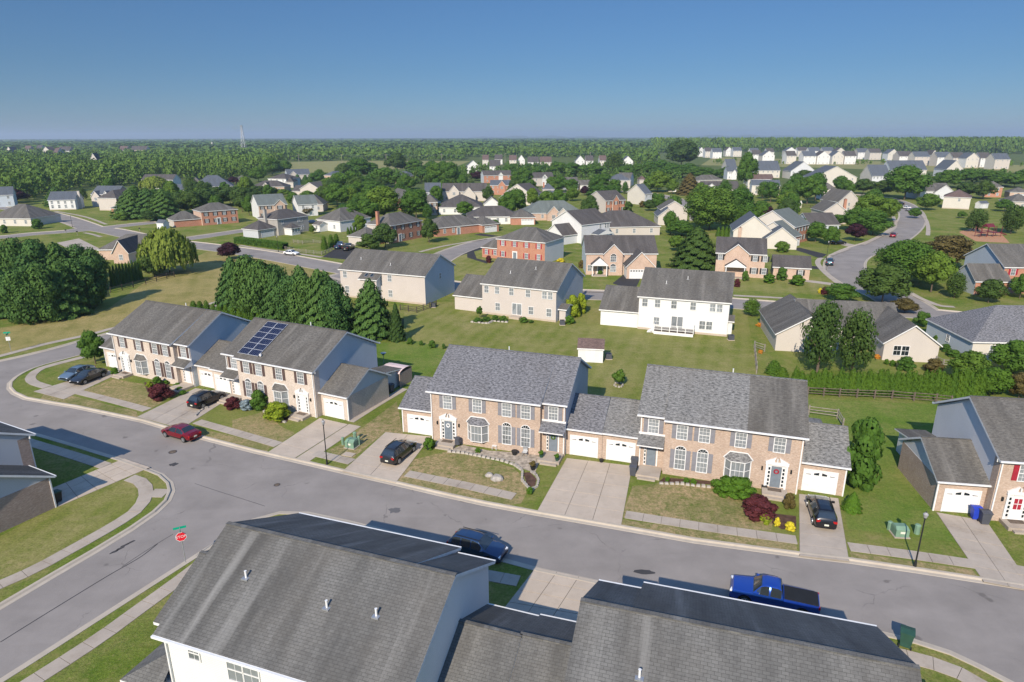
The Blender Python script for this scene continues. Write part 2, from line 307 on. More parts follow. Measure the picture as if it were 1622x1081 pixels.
main_street = [(-65.67, 95.39), (-67.59, 92.1), (-68.6, 90.24), (-69.16, 88.6), (-69.26, 86.85), (-69.0, 84.9), (-68.2, 82.6), (-66.8, 80.6), (-64.9, 78.8), (-62.0, 76.9), (-57.5, 75.3), (-54.09, 74.2), (-43.29, 69.86), (-39.5, 67.9), (-33.82, 65.1), (-27.17, 62.0), (-22.4, 60.0), (-16.59, 57.5), (-11.09, 55.2), (-6.47, 53.2), (-2.8, 51.7), (2.1, 50.0), (9.1, 47.75), (14.73, 45.9), (22.56, 43.95), (26.12, 43.2), (30.59, 42.0), (34.83, 40.77), (37.11, 40.1),
 (48, 36.2), (62, 30), (62, 0), (35, 0), (34.2, 14), (33.6, 22), (32.6, 27), (31.6, 29.6), (30.47, 31.52), (29.31, 33.0), (28.16, 34.2), (26.47, 35.2), (24.52, 36.0), (8.33, 40.6), (1.98, 42.8), (-0.24, 43.78), (-14, 49.3), (-18, 50.7), (-20.6, 50.8), (-22.6, 49.6), (-24.0, 47.0), (-30.06, 34.78), (-36, 23), (-44, 8), (-50.5, 8), (-43.5, 22), (-35.95, 38.19), (-34.34, 42.03), (-33.1, 44.9), (-31.9, 48.0), (-31.2, 50.6), (-31.1, 52.6), (-31.6, 54.4), (-32.6, 56.0), (-34.3, 57.6), (-36.9, 59.1), (-40.04, 60.75), (-46, 63.6), (-52.88, 66.8), (-62, 71), (-75, 77), (-81, 83), (-75.79, 91.53), (-74.01, 93.9), (-72.32, 96.61), (-71.11, 99.22), (-69.58, 103.01), (-46.5, 147), (-40, 160), (-32, 160), (-38.3, 146.6)]
POLY = []     # (outline, key) later entries win
def region(key, pts): POLY.append(([tuple(p)[:2] for p in pts], key))
region('meadow', [(-16000, -500), (16000, -500), (16000, 17000), (-16000, 17000)])
region('lawn', [(-420, -60), (420, -60), (420, 420), (-420, 420)])
region('field', [(-216.59, 632.23),(-294.79, 907.42),(-230.87, 963.19),(-56.45, 931.9),(-62.89, 750.6),(-149.76, 673.64),(-141.73, 554.91)])
region('field', [(324.73, 1091.94),(464.32, 906.45),(573.24, 756.28),(458.05, 589.07),(392.03, 625.21),(323.72, 707.29),(217.64, 777.95)])
region('dry', [(-77.59, 86.79),(-77.43, 93.73),(-75.37, 99.04),(-70.89, 105.64),(-69.37, 109.05),(-58.08, 130.24),(-51.68, 141.36),(-44.84, 157.47),(-63.13, 174.92),(-88.37, 189.61),(-85.12, 151.96),(-78.01, 122.22),(-89.01, 109.23),(-97.85, 109.31)])
region('yard', [(-17.24, 99.55),(-21.5, 126.66),(-12.14, 127.61),(13.18, 110.3),(15.54, 131.66),(46.21, 125.96),(34.34, 85.97),(30.97, 78.85),(6.92, 74.81)])
region('green', [(-21.69, 99.59),(-15.46, 101.23),(-8.77, 94.7),(-14.04, 79.16),(-18.23, 83.84)])
region('green', [(37.2, 76.09),(53.75, 74.3),(48.61, 67.82),(38.89, 58.76),(37.14, 50.27),(36.04, 45.85),(28.22, 47.75),(29.65, 51.89),(38.57, 68.83),(34.06, 68.86)])
region('yard', [(38.65, 140.33),(65.38, 132.25),(72.1, 150.03),(54.49, 150.25),(41.25, 150.41)])
region('yard', [(-19.18, 178.17),(-5.69, 191.71),(4.54, 158.42),(-7.14, 142.78),(-21.79, 146.96)])
region('yard', [(-40.15, 43.82),(-42.5, 46.96),(-40.92, 51.37),(-38.92, 54.76),(-37.48, 56.37),(-35.55, 55.03),(-33.88, 51.47),(-34.24, 48.29),(-35.44, 45.22),(-36.79, 43.02),(-38.45, 41.54)])
region('patchy', [(-32.7, 70.21),(-29.82, 72.74),(-26.43, 68.45),(-24.28, 66.63),(-24.89, 64.29),(-31.72, 67.81)])
region('patchy', [(-10.81, 57.2),(-10.04, 60.29),(-6.63, 62.23),(-2.33, 60.25),(0.18, 58.38),(1.18, 56.28),(1.29, 53.52),(0.78, 51.85),(-0.79, 51.42),(-11.06, 55.67)])
region('patchy', [(9.63, 49.48),(10.06, 51.17),(11.33, 54.83),(14.45, 55.47),(18.77, 54.8),(20.63, 52.44),(22.66, 49.43),(21.65, 47.55),(15.49, 47.61)])
region('patchy', [(-56.16, 79.72),(-54.44, 83.94),(-47.97, 81.43),(-44.67, 77.94),(-43.41, 77.93),(-43.92, 73.71)])
region('patchy', [(-19.54, 62.21),(-18.53, 63.66),(-14.41, 75.75),(-12.15, 66.4),(-14.25, 66.89),(-16.47, 60.52)])
for strip in ([(-60.55, 79.03),(-55.94, 77.7),(-45.35, 72.8),(-43.29, 69.86),(-54.09, 74.8),(-59.48, 76.05)], [(-35.36, 67.91),(-25.67, 63.56),(-25.85, 61.8),(-34.39, 65.78)], [(-10.5, 56.55),(-0.67, 52.35),(-0.65, 50.98),(-10.93, 55.46)], [(9.43, 49.23),(22.97, 45.51),(22.41, 44.18),(9.2, 47.8)], [(26.75, 44.49),(34.95, 42.24),(34.8, 40.9),(26.42, 43.43)]): region('patchy', strip)
region('gravel', [(-6.63, 62.23),(-5.45, 63.66),(-2.39, 62.21),(2.56, 61.58),(2.88, 60.41),(2.24, 57.48),(0.87, 58.38),(0.18, 59.67),(-2.35, 60.83)])
region('mulch', [(1.07, 57.49),(1.73, 57.59),(2.33, 56.27),(2.15, 54.95),(1.48, 54.63)])
region('mulch', [(22.85, 50.11),(24.66, 49.69),(23.77, 47.54),(22.59, 47.7),(22.12, 48.62)])
region('mulch', [(13.99, 55.64),(18.86, 55.12),(18.89, 55.78),(14.67, 56.48)])
region('mulch', [(-49.72, 82.66),(-46.84, 82.64),(-43.12, 79.06),(-43.14, 77.38),(-47.38, 79.09)])
region('mulch', [(-36.1, 75.98),(-33.74, 76.77),(-30.27, 75.16),(-31.32, 73.63),(-34.52, 73.65)])
region('mulch', [(-30.56, 73.62),(-26.49, 72.11),(-26.11, 69.76),(-26.72, 69.3),(-29.09, 71.17)])
region('play', [(153.46, 225.25),(169.41, 239.16),(166.23, 223.0),(153.19, 200.85),(145.17, 204.3)])
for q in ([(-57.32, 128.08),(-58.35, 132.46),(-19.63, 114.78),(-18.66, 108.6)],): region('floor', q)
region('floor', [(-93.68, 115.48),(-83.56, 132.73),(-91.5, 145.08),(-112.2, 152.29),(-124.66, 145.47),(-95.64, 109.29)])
region('drive_dark', [(-52.43, 179.32),(-52.38, 192.62),(-45.32, 194.43),(-44.39, 174.83)])
region('drive_dark', [(-18.92, 178.01),(-13.45, 195.88),(-8.0, 203.97),(-7.63, 193.84),(-13.2, 182.98),(-16.4, 175.55)])
region('drive_dark', [(-12.79, 186.5),(-11.18, 190.13),(-9.55, 176.27),(-6.28, 172.29),(-6.42, 168.51),(-12.23, 177.93)])
region('drive_dark', [(-10.59, 225.03),(-4.35, 218.68),(-6.39, 216.32),(-12.91, 221.29)])
region('drive_dark', [(26.67, 153.89),(30.95, 152.92),(26.16, 136.53),(22.65, 144.35)])
region('drive_dark', [(81.76, 191.36),(85.32, 193.22),(87.97, 181.37),(83.25, 174.83),(82.87, 183.17)])
region('drive_dark', [(73.81, 165.85),(78.95, 162.94),(77.08, 159.14),(72.33, 162.33)])
region('drive_pale', [(102.8, 204.25),(103.66, 200.02),(105.68, 193.97),(100.78, 189.85),(99.98, 199.05)])
region('drive_pale', [(67.67, 147.8),(73.22, 143.22),(71.73, 141.08),(66.45, 145.53)])
region('drive_pale', [(-143.35, 205.97),(-142.32, 215.35),(-121.95, 193.49),(-125.94, 187.99)])
roads = [(main_street, .62)]
def road(pts, w): roads.append((ribbon(smooth(pts, 5), w), 0))
road([(-159.4, 240.57),(-146.84, 236.93),(-126.64, 220.83),(-109.57, 208.02),(-91.95, 197.71),(-76.84, 188.34),(-62.38, 177.8),(-47.03, 165.68),(-31.88, 154.25),(-18.73, 145.56),(-6.97, 138.97),(5.24, 135.22),(17.05, 133.35),(29.74, 130.95),(43.46, 125.99),(53.51, 122.36),(64.68, 120.32),(73.42, 118.82),(80.47, 115.58),(96.21, 107.57)], 9.4)
road([(75.48, 117.88),(77.85, 128.8),(78.55, 139.87),(80.14, 151.38),(83.25, 161.43),(91.0, 175.62),(102.13, 188.94),(114.97, 201.77),(130.61, 220.77),(148.32, 245.37),(165.8, 273.64),(179.65, 300.73),(191.2, 327.13),(198.18, 354.82),(196.98, 378.98)], 10.0)
road([(-23.12, 151.2),(-19.18, 178.17),(-14.22, 194.14),(-7.14, 207.65),(4.11, 220.02),(15.39, 230.64)], 8.4)
road([(50.3, 411.24),(71.78, 400.85),(81.21, 382.45),(85.51, 361.83),(86.8, 333.12),(82.76, 295.01),(74.06, 258.43)], 8.4)
road([(-189.15, 210.66),(-170.75, 218.68),(-165.36, 226.02),(-155.97, 233.77),(-149.71, 242.13),(-143.52, 252.04),(-138.78, 258.75)], 9.0)
road([(-150.3, 236.99),(-162.03, 249.59),(-179.81, 267.82),(-202.52, 288.87),(-221.94, 303.46),(-238.66, 313.6),(-255.43, 319.85)], 9.0)
road([(-110.18, 208.03),(-105.7, 214.73),(-100.4, 224.1),(-94.64, 234.29),(-86.26, 242.69)], 8.0)
for outline, g in roads: region('road', grow(outline, g) if g else outline)
PRI = {k: i for i, k in enumerate(['meadow', 'lawn', 'field', 'floor', 'dry', 'yard', 'green', 'patchy', 'gravel', 'mulch', 'play', 'drive_pale', 'drive_dark', 'road'])}
vs = []; fs = []
for pts, key in POLY:
    b = len(vs); vs += [Vector(p) for p in pts]; fs.append(list(range(b, b+len(pts))))
edges = [(f[i], f[(i+1) % len(f)]) for f in fs for i in range(len(f))]
cv, ce, cf, _, _, of = geometry.delaunay_2d_cdt(vs, edges, [], 0, 1e-4)
C3 = np.array([[sum(cv[i].x for i in f)/len(f), sum(cv[i].y for i in f)/len(f)] for f in cf]); best = np.full(len(cf), -1)
for pts, key in POLY:
    q = np.array(pts); ins = np.zeros(len(C3), bool)
    for i in range(len(q)):
        (x1, y1), (x2, y2) = q[i-1], q[i]
        if y1 == y2: continue
        ins ^= ((y1 > C3[:, 1]) != (y2 > C3[:, 1])) & (C3[:, 0] < (x2-x1)*(C3[:, 1]-y1)/(y2-y1)+x1)
    best = np.where(ins, np.maximum(best, PRI[key]), best)
SH = {}; ekey = {}; PKEY = list(PRI)
for f, o in zip(cf, best):
    if o < 0: continue
    k = PKEY[o]; SH.setdefault(k, []).append(f)
    for i in range(len(f)): ekey[(f[i], f[(i+1) % len(f)])] = k
ROAD_Z = -.11
def sheet(name, key, mat, z=0.0):
    fl = SH.get(key, []); used = sorted({i for f in fl for i in f}); mp = {j: i for i, j in enumerate(used)}
    me = bpy.data.meshes.new(name); me.from_pydata([(cv[j].x, cv[j].y, z) for j in used], [], [[mp[i] for i in f] for f in fl]); me.materials.append(mat)
    return setp(link(name, me), kind='structure')
sheet('meadow_ground', 'meadow', GRASS_FAR); sheet('lawn', 'lawn', GRASS); sheet('farm_field', 'field', FIELD); sheet('dry_grass_field', 'dry', GRASS_DRY); sheet('back_yard_lawn', 'yard', GRASS_YARD)
sheet('green_side_lawn', 'green', GRASS_GREEN); sheet('front_lawn', 'patchy', GRASS_PATCH); sheet('gravel_bed', 'gravel', GRAVEL); sheet('mulch_bed', 'mulch', MULCH); sheet('playground_surface', 'play', MULCH_RED)
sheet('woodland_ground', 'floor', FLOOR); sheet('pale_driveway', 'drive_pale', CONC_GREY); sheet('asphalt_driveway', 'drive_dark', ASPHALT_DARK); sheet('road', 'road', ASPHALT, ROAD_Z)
# kerb swept round every road edge
nxt = {}
for (a, b), k in ekey.items():
    if k == 'road' and ekey.get((b, a)) != 'road': nxt.setdefault(a, []).append(b)
KB = MB(); seen = set()
for st in list(nxt):
    if st in seen: continue
    loop = [st]; seen.add(st); cur = st
    while True:
        c = [q for q in nxt.get(cur, []) if q not in seen or q == st]
        if not c or c[0] == st: break
        cur = c[0]; seen.add(cur); loop.append(cur)
    if len(loop) < 4: continue
    P = [Vector(cv[i]) for i in loop]; N = len(P); sec = []
    for i in range(N):
        a = (P[i]-P[i-1]); b = (P[(i+1) % N]-P[i])
        if a.length < 1e-5: a = b.copy()
        if b.length < 1e-5: b = a.copy()
        a.normalize(); b.normalize(); n = Vector((-a.y, a.x))+Vector((-b.y, b.x)); n = n.normalized() if n.length > 1e-5 else Vector((-a.y, a.x)); k = 1/max(.6, n.dot(Vector((-a.y, a.x))))
        prof = ((-.02, -.12), (-.02, .045), (.05, .055), (.22, .045), (.32, -.07), (.62, -.085), (.64, -.13))
        sec.append([(P[i].x+n.x*o*k, P[i].y+n.y*o*k, z) for o, z in prof])
    for i in range(N):
        A, B = sec[i], sec[(i+1) % N]
        for j in range(6): KB.poly([A[j], B[j], B[j+1], A[j+1]], KERBM)
setp(KB.build('kerb'), kind='structure')
# pavements and driveways laid as single slabs
def slab_mesh(q, z0, z1, mat, gap=.018):
    c = sum((Vector(p) for p in q), Vector((0, 0)))/4; m = MB(); P = []
    for i in range(4):
        p = Vector(q[i]); d = (c-p); P.append(p+d.normalized()*min(gap*1.4, d.length*.3))
    if area2([tuple(p) for p in P]) < 0: P.reverse()
    T_ = [(p.x-c.x, p.y-c.y, z1) for p in P]; B_ = [(p.x-c.x, p.y-c.y, z0) for p in P]
    m.poly(T_, mat)
    for i in range(4): j = (i+1) % 4; m.poly([B_[i], B_[j], T_[j], T_[i]], mat)
    return m, c
def base_poly(name, q, z=.008):
    m = MB(); q = list(q)
    if area2(q) < 0: q.reverse()
    c = sum((Vector(p) for p in q), Vector((0, 0)))/len(q); m.poly([(p[0]-c.x, p[1]-c.y, z) for p in q], JOINT); return m.build(name, None, (c.x, c.y, 0)), c
def walk(pts, w=1.25, slab=1.5, mat=CONC_GREY, z=.04):
    P = [Vector(p) for p in smooth(pts, 8)]; S = [0]
    for i in range(1, len(P)): S.append(S[-1]+(P[i]-P[i-1]).length)
    n = max(1, round(S[-1]/slab)); cuts = []
    for k in range(n+1):
        s = S[-1]*k/n; i = max(j for j in range(len(S)) if S[j] <= s+1e-9); i = min(i, len(P)-2); t = (s-S[i])/max(1e-9, S[i+1]-S[i]); p = P[i].lerp(P[i+1], t)
        d = (P[min(i+2, len(P)-1)]-P[max(i-1, 0)]).normalized(); nn = Vector((-d.y, d.x))*w/2; cuts.append((tuple(p+nn), tuple(p-nn)))
    rb = [c[0] for c in cuts]+[c[1] for c in cuts][::-1]; root, c0 = base_poly('sidewalk', rb); setp(root, kind='structure')
    for k in range(n):
        m, c = slab_mesh([cuts[k][0], cuts[k][1], cuts[k+1][1], cuts[k+1][0]], 0, z+rnd.uniform(-.004, .004), mat); m.build('slab', root, (c.x-c0.x, c.y-c0.y, 0))
    return root
def drive(q, nu, nv, mat=CONC, name='driveway', z=.03):
    """q: kerb-left, kerb-right, house-right, house-left"""
    a, b, c, d = [Vector(p) for p in q]; root, c0 = base_poly(name, q, .006); setp(root, kind='structure')
    g = lambda u, v: tuple((a.lerp(b, u)).lerp(d.lerp(c, u), v))
    for i in range(nu):
        for j in range(nv):
            m, cc = slab_mesh([g(i/nu, j/nv), g((i+1)/nu, j/nv), g((i+1)/nu, (j+1)/nv), g(i/nu, (j+1)/nv)], 0, z+rnd.uniform(-.003, .003), mat, .022); m.build('slab', root, (cc.x-c0.x, cc.y-c0.y, 0))
    return root
walk([(-64.48, 93.48),(-66.6, 90.19),(-67.49, 88.29),(-67.2, 86.45),(-66.41, 84.55),(-65.28, 83.2),(-63.84, 82.12),(-61.6, 80.94)])
walk([(-56.33, 79.13),(-50.0, 76.09),(-44.25, 73.22)]); walk([(-36.64, 69.78),(-30.34, 66.48),(-25.11, 63.71)]); walk([(-20.66, 61.75),(-16.3, 59.8)])
walk([(-10.35, 57.36),(-4.89, 55.2),(0.16, 53.0)]); walk([(9.86, 49.97),(16.42, 47.96),(23.22, 46.12)]); walk([(27.02, 45.19),(31.25, 44.14),(35.46, 42.94)]); walk([(38.16, 42.3),(40.93, 41.32)])
walk([(-58.59, 67.55),(-52.12, 64.36),(-46.21, 61.63),(-40.88, 59.05)]); walk([(-37.19, 56.68),(-35.75, 55.95),(-34.51, 54.64),(-33.66, 52.94),(-33.32, 50.7),(-34.11, 48.06),(-35.43, 45.01),(-36.53, 42.64),(-37.88, 40.78),(-38.75, 39.51)])
walk([(-33.58, 53.78),(-32.08, 53.72)], 1.5); walk([(-29.69, 30.81),(-27.44, 34.98),(-26.15, 38.08),(-24.71, 41.62),(-23.79, 44.28)])
walk([(-3.21, 42.16),(-1.84, 41.7),(0.45, 41.04)]); walk([(23.73, 33.97),(24.91, 33.59),(26.04, 33.12),(27.38, 32.26),(28.21, 31.1)])
walk([(-78.44, 92.56),(-77.56, 93.91),(-76.14, 96.88),(-74.64, 100.03),(-70.75, 105.41),(-69.24, 108.78),(-64.39, 116.97),(-58.08, 130.24),(-53.35, 138.27)])
walk([(-18.77, 69.62),(-16.51, 74.96),(-14.1, 80.05)], 1.0, 1.6)
drive([(-62.33, 79.36),(-56.62, 76.65),(-55.07, 85.89),(-57.8, 87.73)], 2, 6, CONC_GREY); drive([(-44.37, 71.17),(-37.51, 67.86),(-35.54, 78.16),(-41.71, 80.38)], 3, 5, CONC_GREY)
drive([(-25.69, 61.81),(-22.46, 60.38),(-18.87, 68.88),(-22.64, 70.68)], 1, 4); drive([(-22.35, 60.36),(-20.76, 59.68),(-17.26, 68.33),(-18.78, 68.98)], 1, 5)
drive([(-16.8, 57.82),(-11.12, 55.53),(-8.94, 65.59),(-14.19, 66.79)], 2, 5); drive([(2.12, 50.4),(9.23, 48.27),(12.03, 58.79),(5.59, 60.51)], 3, 5)
drive([(22.56, 44.01),(26.12, 43.28),(29.69, 52.53),(26.42, 53.32)], 1, 6, CONC_GREY); drive([(34.84, 40.83),(37.8, 39.7),(40.6, 48.8),(37.15, 50.19)], 2, 5, CONC_GREY)
drive([(-39.93, 60.64),(-36.25, 58.76),(-40.63, 51.45),(-43.48, 54.55)], 3, 5, CONC); drive([(1.77, 42.65),(8.17, 40.45),(5.27, 34.68),(-1.65, 36.16)], 4, 5)
# longer kerbside walks along the far streets, too small to show single slabs
def far_walk(pts, w=1.3):
    rb = ribbon(smooth(pts, 5), w); m = MB(); n = len(rb)//2
    for i in range(n-1): m.poly([(*rb[i], .03), (*rb[2*n-1-i], .03), (*rb[2*n-2-i], .03), (*rb[i+1], .03)][::-1], CONC_GREY)
    setp(m.build('sidewalk'), kind='structure')
far_walk([(-83.29, 199.99),(-75.25, 193.93),(-61.15, 184.89),(-52.24, 178.64)]); far_walk([(-46.08, 153.68),(-41.55, 150.7),(-38.29, 146.47),(-36.03, 141.18)]); far_walk([(-7.23, 144.76),(5.49, 141.99),(12.9, 138.75)])
far_walk([(13.15, 136.92),(20.09, 136.24)]); far_walk([(45.97, 132.18),(54.09, 130.14),(63.12, 127.35)]); far_walk([(72.96, 142.68),(75.57, 154.99),(79.15, 167.23),(82.62, 174.04),(84.32, 175.61)])
far_walk([(88.06, 179.67),(98.92, 191.1)]); far_walk([(106.46, 197.93),(122.83, 217.61),(135.21, 232.94),(145.84, 250.57),(156.42, 270.99)]); far_walk([(138.02, 217.34),(150.85, 238.31),(167.0, 267.1),(179.87, 294.62)])
far_walk([(83.98, 135.29),(82.99, 129.17),(82.96, 125.64),(83.25, 123.11),(85.36, 122.27)]); far_walk([(-26.47, 187.05),(-21.67, 196.01),(-15.3, 204.09),(-8.31, 212.36)]); far_walk([(-209.79, 288.74),(-195.15, 276.67),(-174.78, 256.97),(-164.51, 247.31)]); far_walk([(-206.24, 299.22),(-189.42, 286.26),(-174.13, 272.51),(-154.92, 251.76)])
far_walk([(-148.95, 228.7),(-143.6, 224.75),(-136.96, 218.47)])
# manholes and patches on the road
for p, r_, nm in (((-35.8, 62.33), .42, 'manhole_cover'), ((-22.44, 55.44), .3, 'manhole_cover')):
    m = MB(); m.tube((0, 0, -.06), (0, 0, .012), r_, r_, BLACK, 16); m.tube((0, 0, -.05), (0, 0, .016), r_*.82, r_*.82, BARK, 16); o = m.build(nm, None, (p[0], p[1], ROAD_Z))
    setp(o, 'dark manhole cover in the road %s' % ('near the red sedan' if r_ > .4 else 'opposite the lamp post beside the utility boxes'), 'manhole cover')
# sky-line hills
def hill(name, x0, x1, y, h, n=40):
    m = MB(); hs_ = [h*(math.sin(math.pi*i/n)**.8)*(.75+.25*math.sin(i*.9)+.1*math.sin(i*2.3)) for i in range(n+1)]
    X = [x0+(x1-x0)*i/n for i in range(n+1)]
    for i in range(n):
        m.poly([(X[i], y-1500, 0), (X[i+1], y-1500, 0), (X[i+1], y, hs_[i+1]), (X[i], y, hs_[i])], GRASS_FAR); m.poly([(X[i], y, hs_[i]), (X[i+1], y, hs_[i+1]), (X[i+1], y+1500, 0), (X[i], y+1500, 0)], GRASS_FAR)
    setp(m.build(name), kind='structure')
hill('distant_hills', -1500, 2600, 14000, 62); hill('distant_hills', 2300, 6500, 13500, 66); hill('distant_hills', 5200, 11000, 14500, 62)
# ------------------------------------------------------------------ window, door and garage pieces (shared meshes, facing -y, origin at sill centre on the wall face)
def win_frame(w, h, cols=2, rows=2, arch=False, fm=WHITE, t=.07):
    m = MB(); m.box(-w/2-t, -w/2, -.06, .03, -t, h, fm); m.box(w/2, w/2+t, -.06, .03, -t, h, fm); m.box(-w/2, w/2, -.08, .03, -t, 0, fm); m.box(-w/2, w/2, -.05, .03, h/2-.03, h/2+.03, fm)
    if not arch: m.box(-w/2-t, w/2+t, -.06, .03, h, h+t, fm)
    else:
        m.box(-w/2, w/2, -.055, .03, h-.03, h+.03, fm); n = 8; r = w/2
        for i in range(n):
            a0, a1 = math.pi*i/n, math.pi*(i+1)/n
            q = [((r+t)*math.cos(a0), (r+t)*math.sin(a0)*.85), ((r+t)*math.cos(a1), (r+t)*math.sin(a1)*.85), (r*math.cos(a1), r*math.sin(a1)*.85), (r*math.cos(a0), r*math.sin(a0)*.85)]
            m.poly([(x, -.06, h+z) for x, z in q][::-1], fm); m.poly([(q[0][0], -.06, h+q[0][1]), (q[1][0], -.06, h+q[1][1]), (q[1][0], .02, h+q[1][1]), (q[0][0], .02, h+q[0][1])], fm)
        for a in (.79, 1.57, 2.36): m.tube((.1*math.cos(a), -.04, h+.02), (r*math.cos(a), -.04, h+r*math.sin(a)*.85), .018, .018, fm, 4)
    for i in range(1, cols): x = -w/2+w*i/cols; m.box(x-.012, x+.012, -.035, .0, 0, h, fm)
    for i in range(1, rows*2):
        if i != rows: z = h*i/(rows*2); m.box(-w/2, w/2, -.032, .0, z-.012, z+.012, fm)
    return m.mesh('window')
def win_pane(w, h, arch=False, gm=None):
    gm = gm or GLASS; m = MB(); m.box(-w/2, w/2, -.02, .0, 0, h, gm)
    if arch:
        n = 8; r = w/2; m.poly([(r*math.cos(math.pi*i/n), -.02, h+r*math.sin(math.pi*i/n)*.85) for i in range(n+1)][::-1], GLASSD)
    return m.mesh('pane')
def shutter_mesh(w, h, mat):
    m = MB(); m.box(-w/2, w/2, -.05, .0, 0, h, mat)
    for z0, z1 in ((.06, .48), (.54, .94)): m.box(-w/2+.05, w/2-.05, -.065, -.05, h*z0, h*z1, mat)
    return m.mesh('shutter')
def window(root, x, y, z, w=.92, h=1.4, cols=3, rows=2, arch=False, shut=None, rz=0, sw=.42, fm=WHITE, pane=None, mul=True):
    k = (w, h, cols, rows, arch, fm.name)
    f = link('window', shared(('wf',)+k, lambda: win_frame(w, h, cols, rows, arch, fm)), root, (x, y, z), rz)
    link('pane', shared(('wp', w, h, arch, (pane or GLASS).name), lambda: win_pane(w, h, arch, pane)), f)
    if shut:
        sm = shared(('sh', sw, h, shut.name), lambda: shutter_mesh(sw, h, shut))
        for sx in (-1, 1): link('shutter', sm, f, (sx*(w/2+.07+sw/2), 0, 0))
    return f
def garage_mesh(w, h):
    m = MB(); m.box(-w/2-.12, -w/2, -.06, .02, 0, h+.1, WHITE); m.box(w/2, w/2+.12, -.06, .02, 0, h+.1, WHITE); m.box(-w/2, w/2, -.06, .02, h, h+.1, WHITE)
    for i in range(4):
        z0, z1 = h*i/4+.008, h*(i+1)/4-.008; m.box(-w/2, w/2, -.02, .01, z0, z1, WHITE)
        n = 4 if w < 3.5 else 8
        for j in range(n):
            if i == 3: continue
            x0 = -w/2+w*j/n+.08; x1 = -w/2+w*(j+1)/n-.08; m.box(x0, x1, -.032, -.02, z0+.1, z1-.1, WHITE)
    m.box(-w/2, w/2, -.01, .0, 0, h, SHADE); return m.mesh('garage_door')
def garage_door(root, x, y, z=0, w=2.7, h=2.15, rz=0, fan=True):
    g = link('garage_door', shared(('gd', w, h), lambda: garage_mesh(w, h)), root, (x, y, z), rz)
    def lights():
        m = MB(); n = 4 if w < 3.5 else 8
        for j in range(n):
            cx = -w/2+w*(j+.5)/n; ww = w/n*.32; z0 = h*.80; z1 = h*.93
            if fan:
                t = (j-(n-1)/2)/((n-1)/2); z1b = z0+(h*.13)*(1-abs(t)*.75)
                inner = z0+(h*.13)*(1-max(0, abs(t)-.5)*1.4) if abs(t) < .9 else z1b
                a, b = (z1b*.98, inner) if t < 0 else (inner, z1b*.98)
                m.poly([(cx-ww, -.035, z0), (cx+ww, -.035, z0), (cx+ww, -.035, b), (cx-ww, -.035, a)], GLASSD)
            else: m.box(cx-ww, cx+ww, -.035, -.02, z0, z1, GLASSD)
        return m.mesh('door_window')
    setp(link('door_window', shared(('gl', w, h, fan), lights), g), kind='stuff'); return g
def pediment_door(root, x, y, z, leaf, red=False, rz=0):
    def fr():
        m = MB(); m.box(-.95, -.78, -.14, .02, -.35, 2.25, WHITE); m.box(.78, .95, -.14, .02, -.35, 2.25, WHITE); m.box(-1.0, 1.0, -.18, .02, 2.25, 2.5, WHITE); m.box(-.78, .78, -.04, .02, 2.08, 2.25, WHITE)
        m.box(-.5, -.45, -.06, .02, -.05, 2.08, WHITE); m.box(.45, .5, -.06, .02, -.05, 2.08, WHITE); m.box(-.78, -.74, -.04, .02, 0, 2.08, WHITE); m.box(.74, .78, -.04, .02, 0, 2.08, WHITE)
        for s in (-1, 1):
            p = [(s*1.04, 2.5), (s*.12, 3.0), (s*.22, 2.78), (s*.28, 2.5)]
            if s > 0: p = p[::-1]
            m.poly([(a, -.16, b) for a, b in p][::-1], WHITE); m.poly([(s*1.04, -.16, 2.5), (s*.12, -.16, 3.0), (s*.12, .02, 3.0), (s*1.04, .02, 2.5)][::s], WHITE)
        m.tube((0, -.1, 2.5), (0, -.1, 2.85), .06, .1, WHITE, 8); m.box(-.78, .78, -.1, .1, -.35, -.05, BRICK_PINK if not red else WHITE); return m.mesh('door_surround')
    f = link('door_surround', shared(('pd', red), fr), root, (x, y, z), rz)
    m = MB(); m.box(-.45, .45, -.04, .02, -.05, 2.05, leaf)
    for a, b in ((.1, .6), (.72, 1.3), (1.42, 1.9)):
        for c, d in ((-.36, -.05), (.05, .36)): m.box(c, d, -.055, -.04, a, b, leaf)
    if red: m.box(-.3, .3, -.07, -.055, .85, 1.85, SHUT_RED); m.box(-.3, .3, -.075, -.055, 1.33, 1.39, WHITE); m.box(-.025, .025, -.075, -.055, .85, 1.85, WHITE)
    lf = m.build('door', f); m = MB(); m.tube((.36, -.1, .95), (.36, -.04, .95), .03, .03, GREYMETAL, 6); m.build('handle', lf)
    for s in (-1, 1):
        m = MB(); xc = s*.62; m.box(xc-.12, xc+.12, -.03, .0, .0, 2.05, WHITE)
        for k in range(5): m.box(xc-.085, xc+.085, -.04, -.03, .1+k*.39, .36+k*.39, GLASSD)
        m.build('sidelight', f)
    return f
def wreath(root, x, y, z, mat=None):
    m = MB(); n = 14
    for i in range(n):
        a = 6.283*i/n; b = 6.283*(i+1)/n; m.tube((x+.19*math.cos(a), y, z+.19*math.sin(a)), (x+.19*math.cos(b), y, z+.19*math.sin(b)), .07, .07, mat or WHITE, 5, False)
    return m.build('wreath', root)
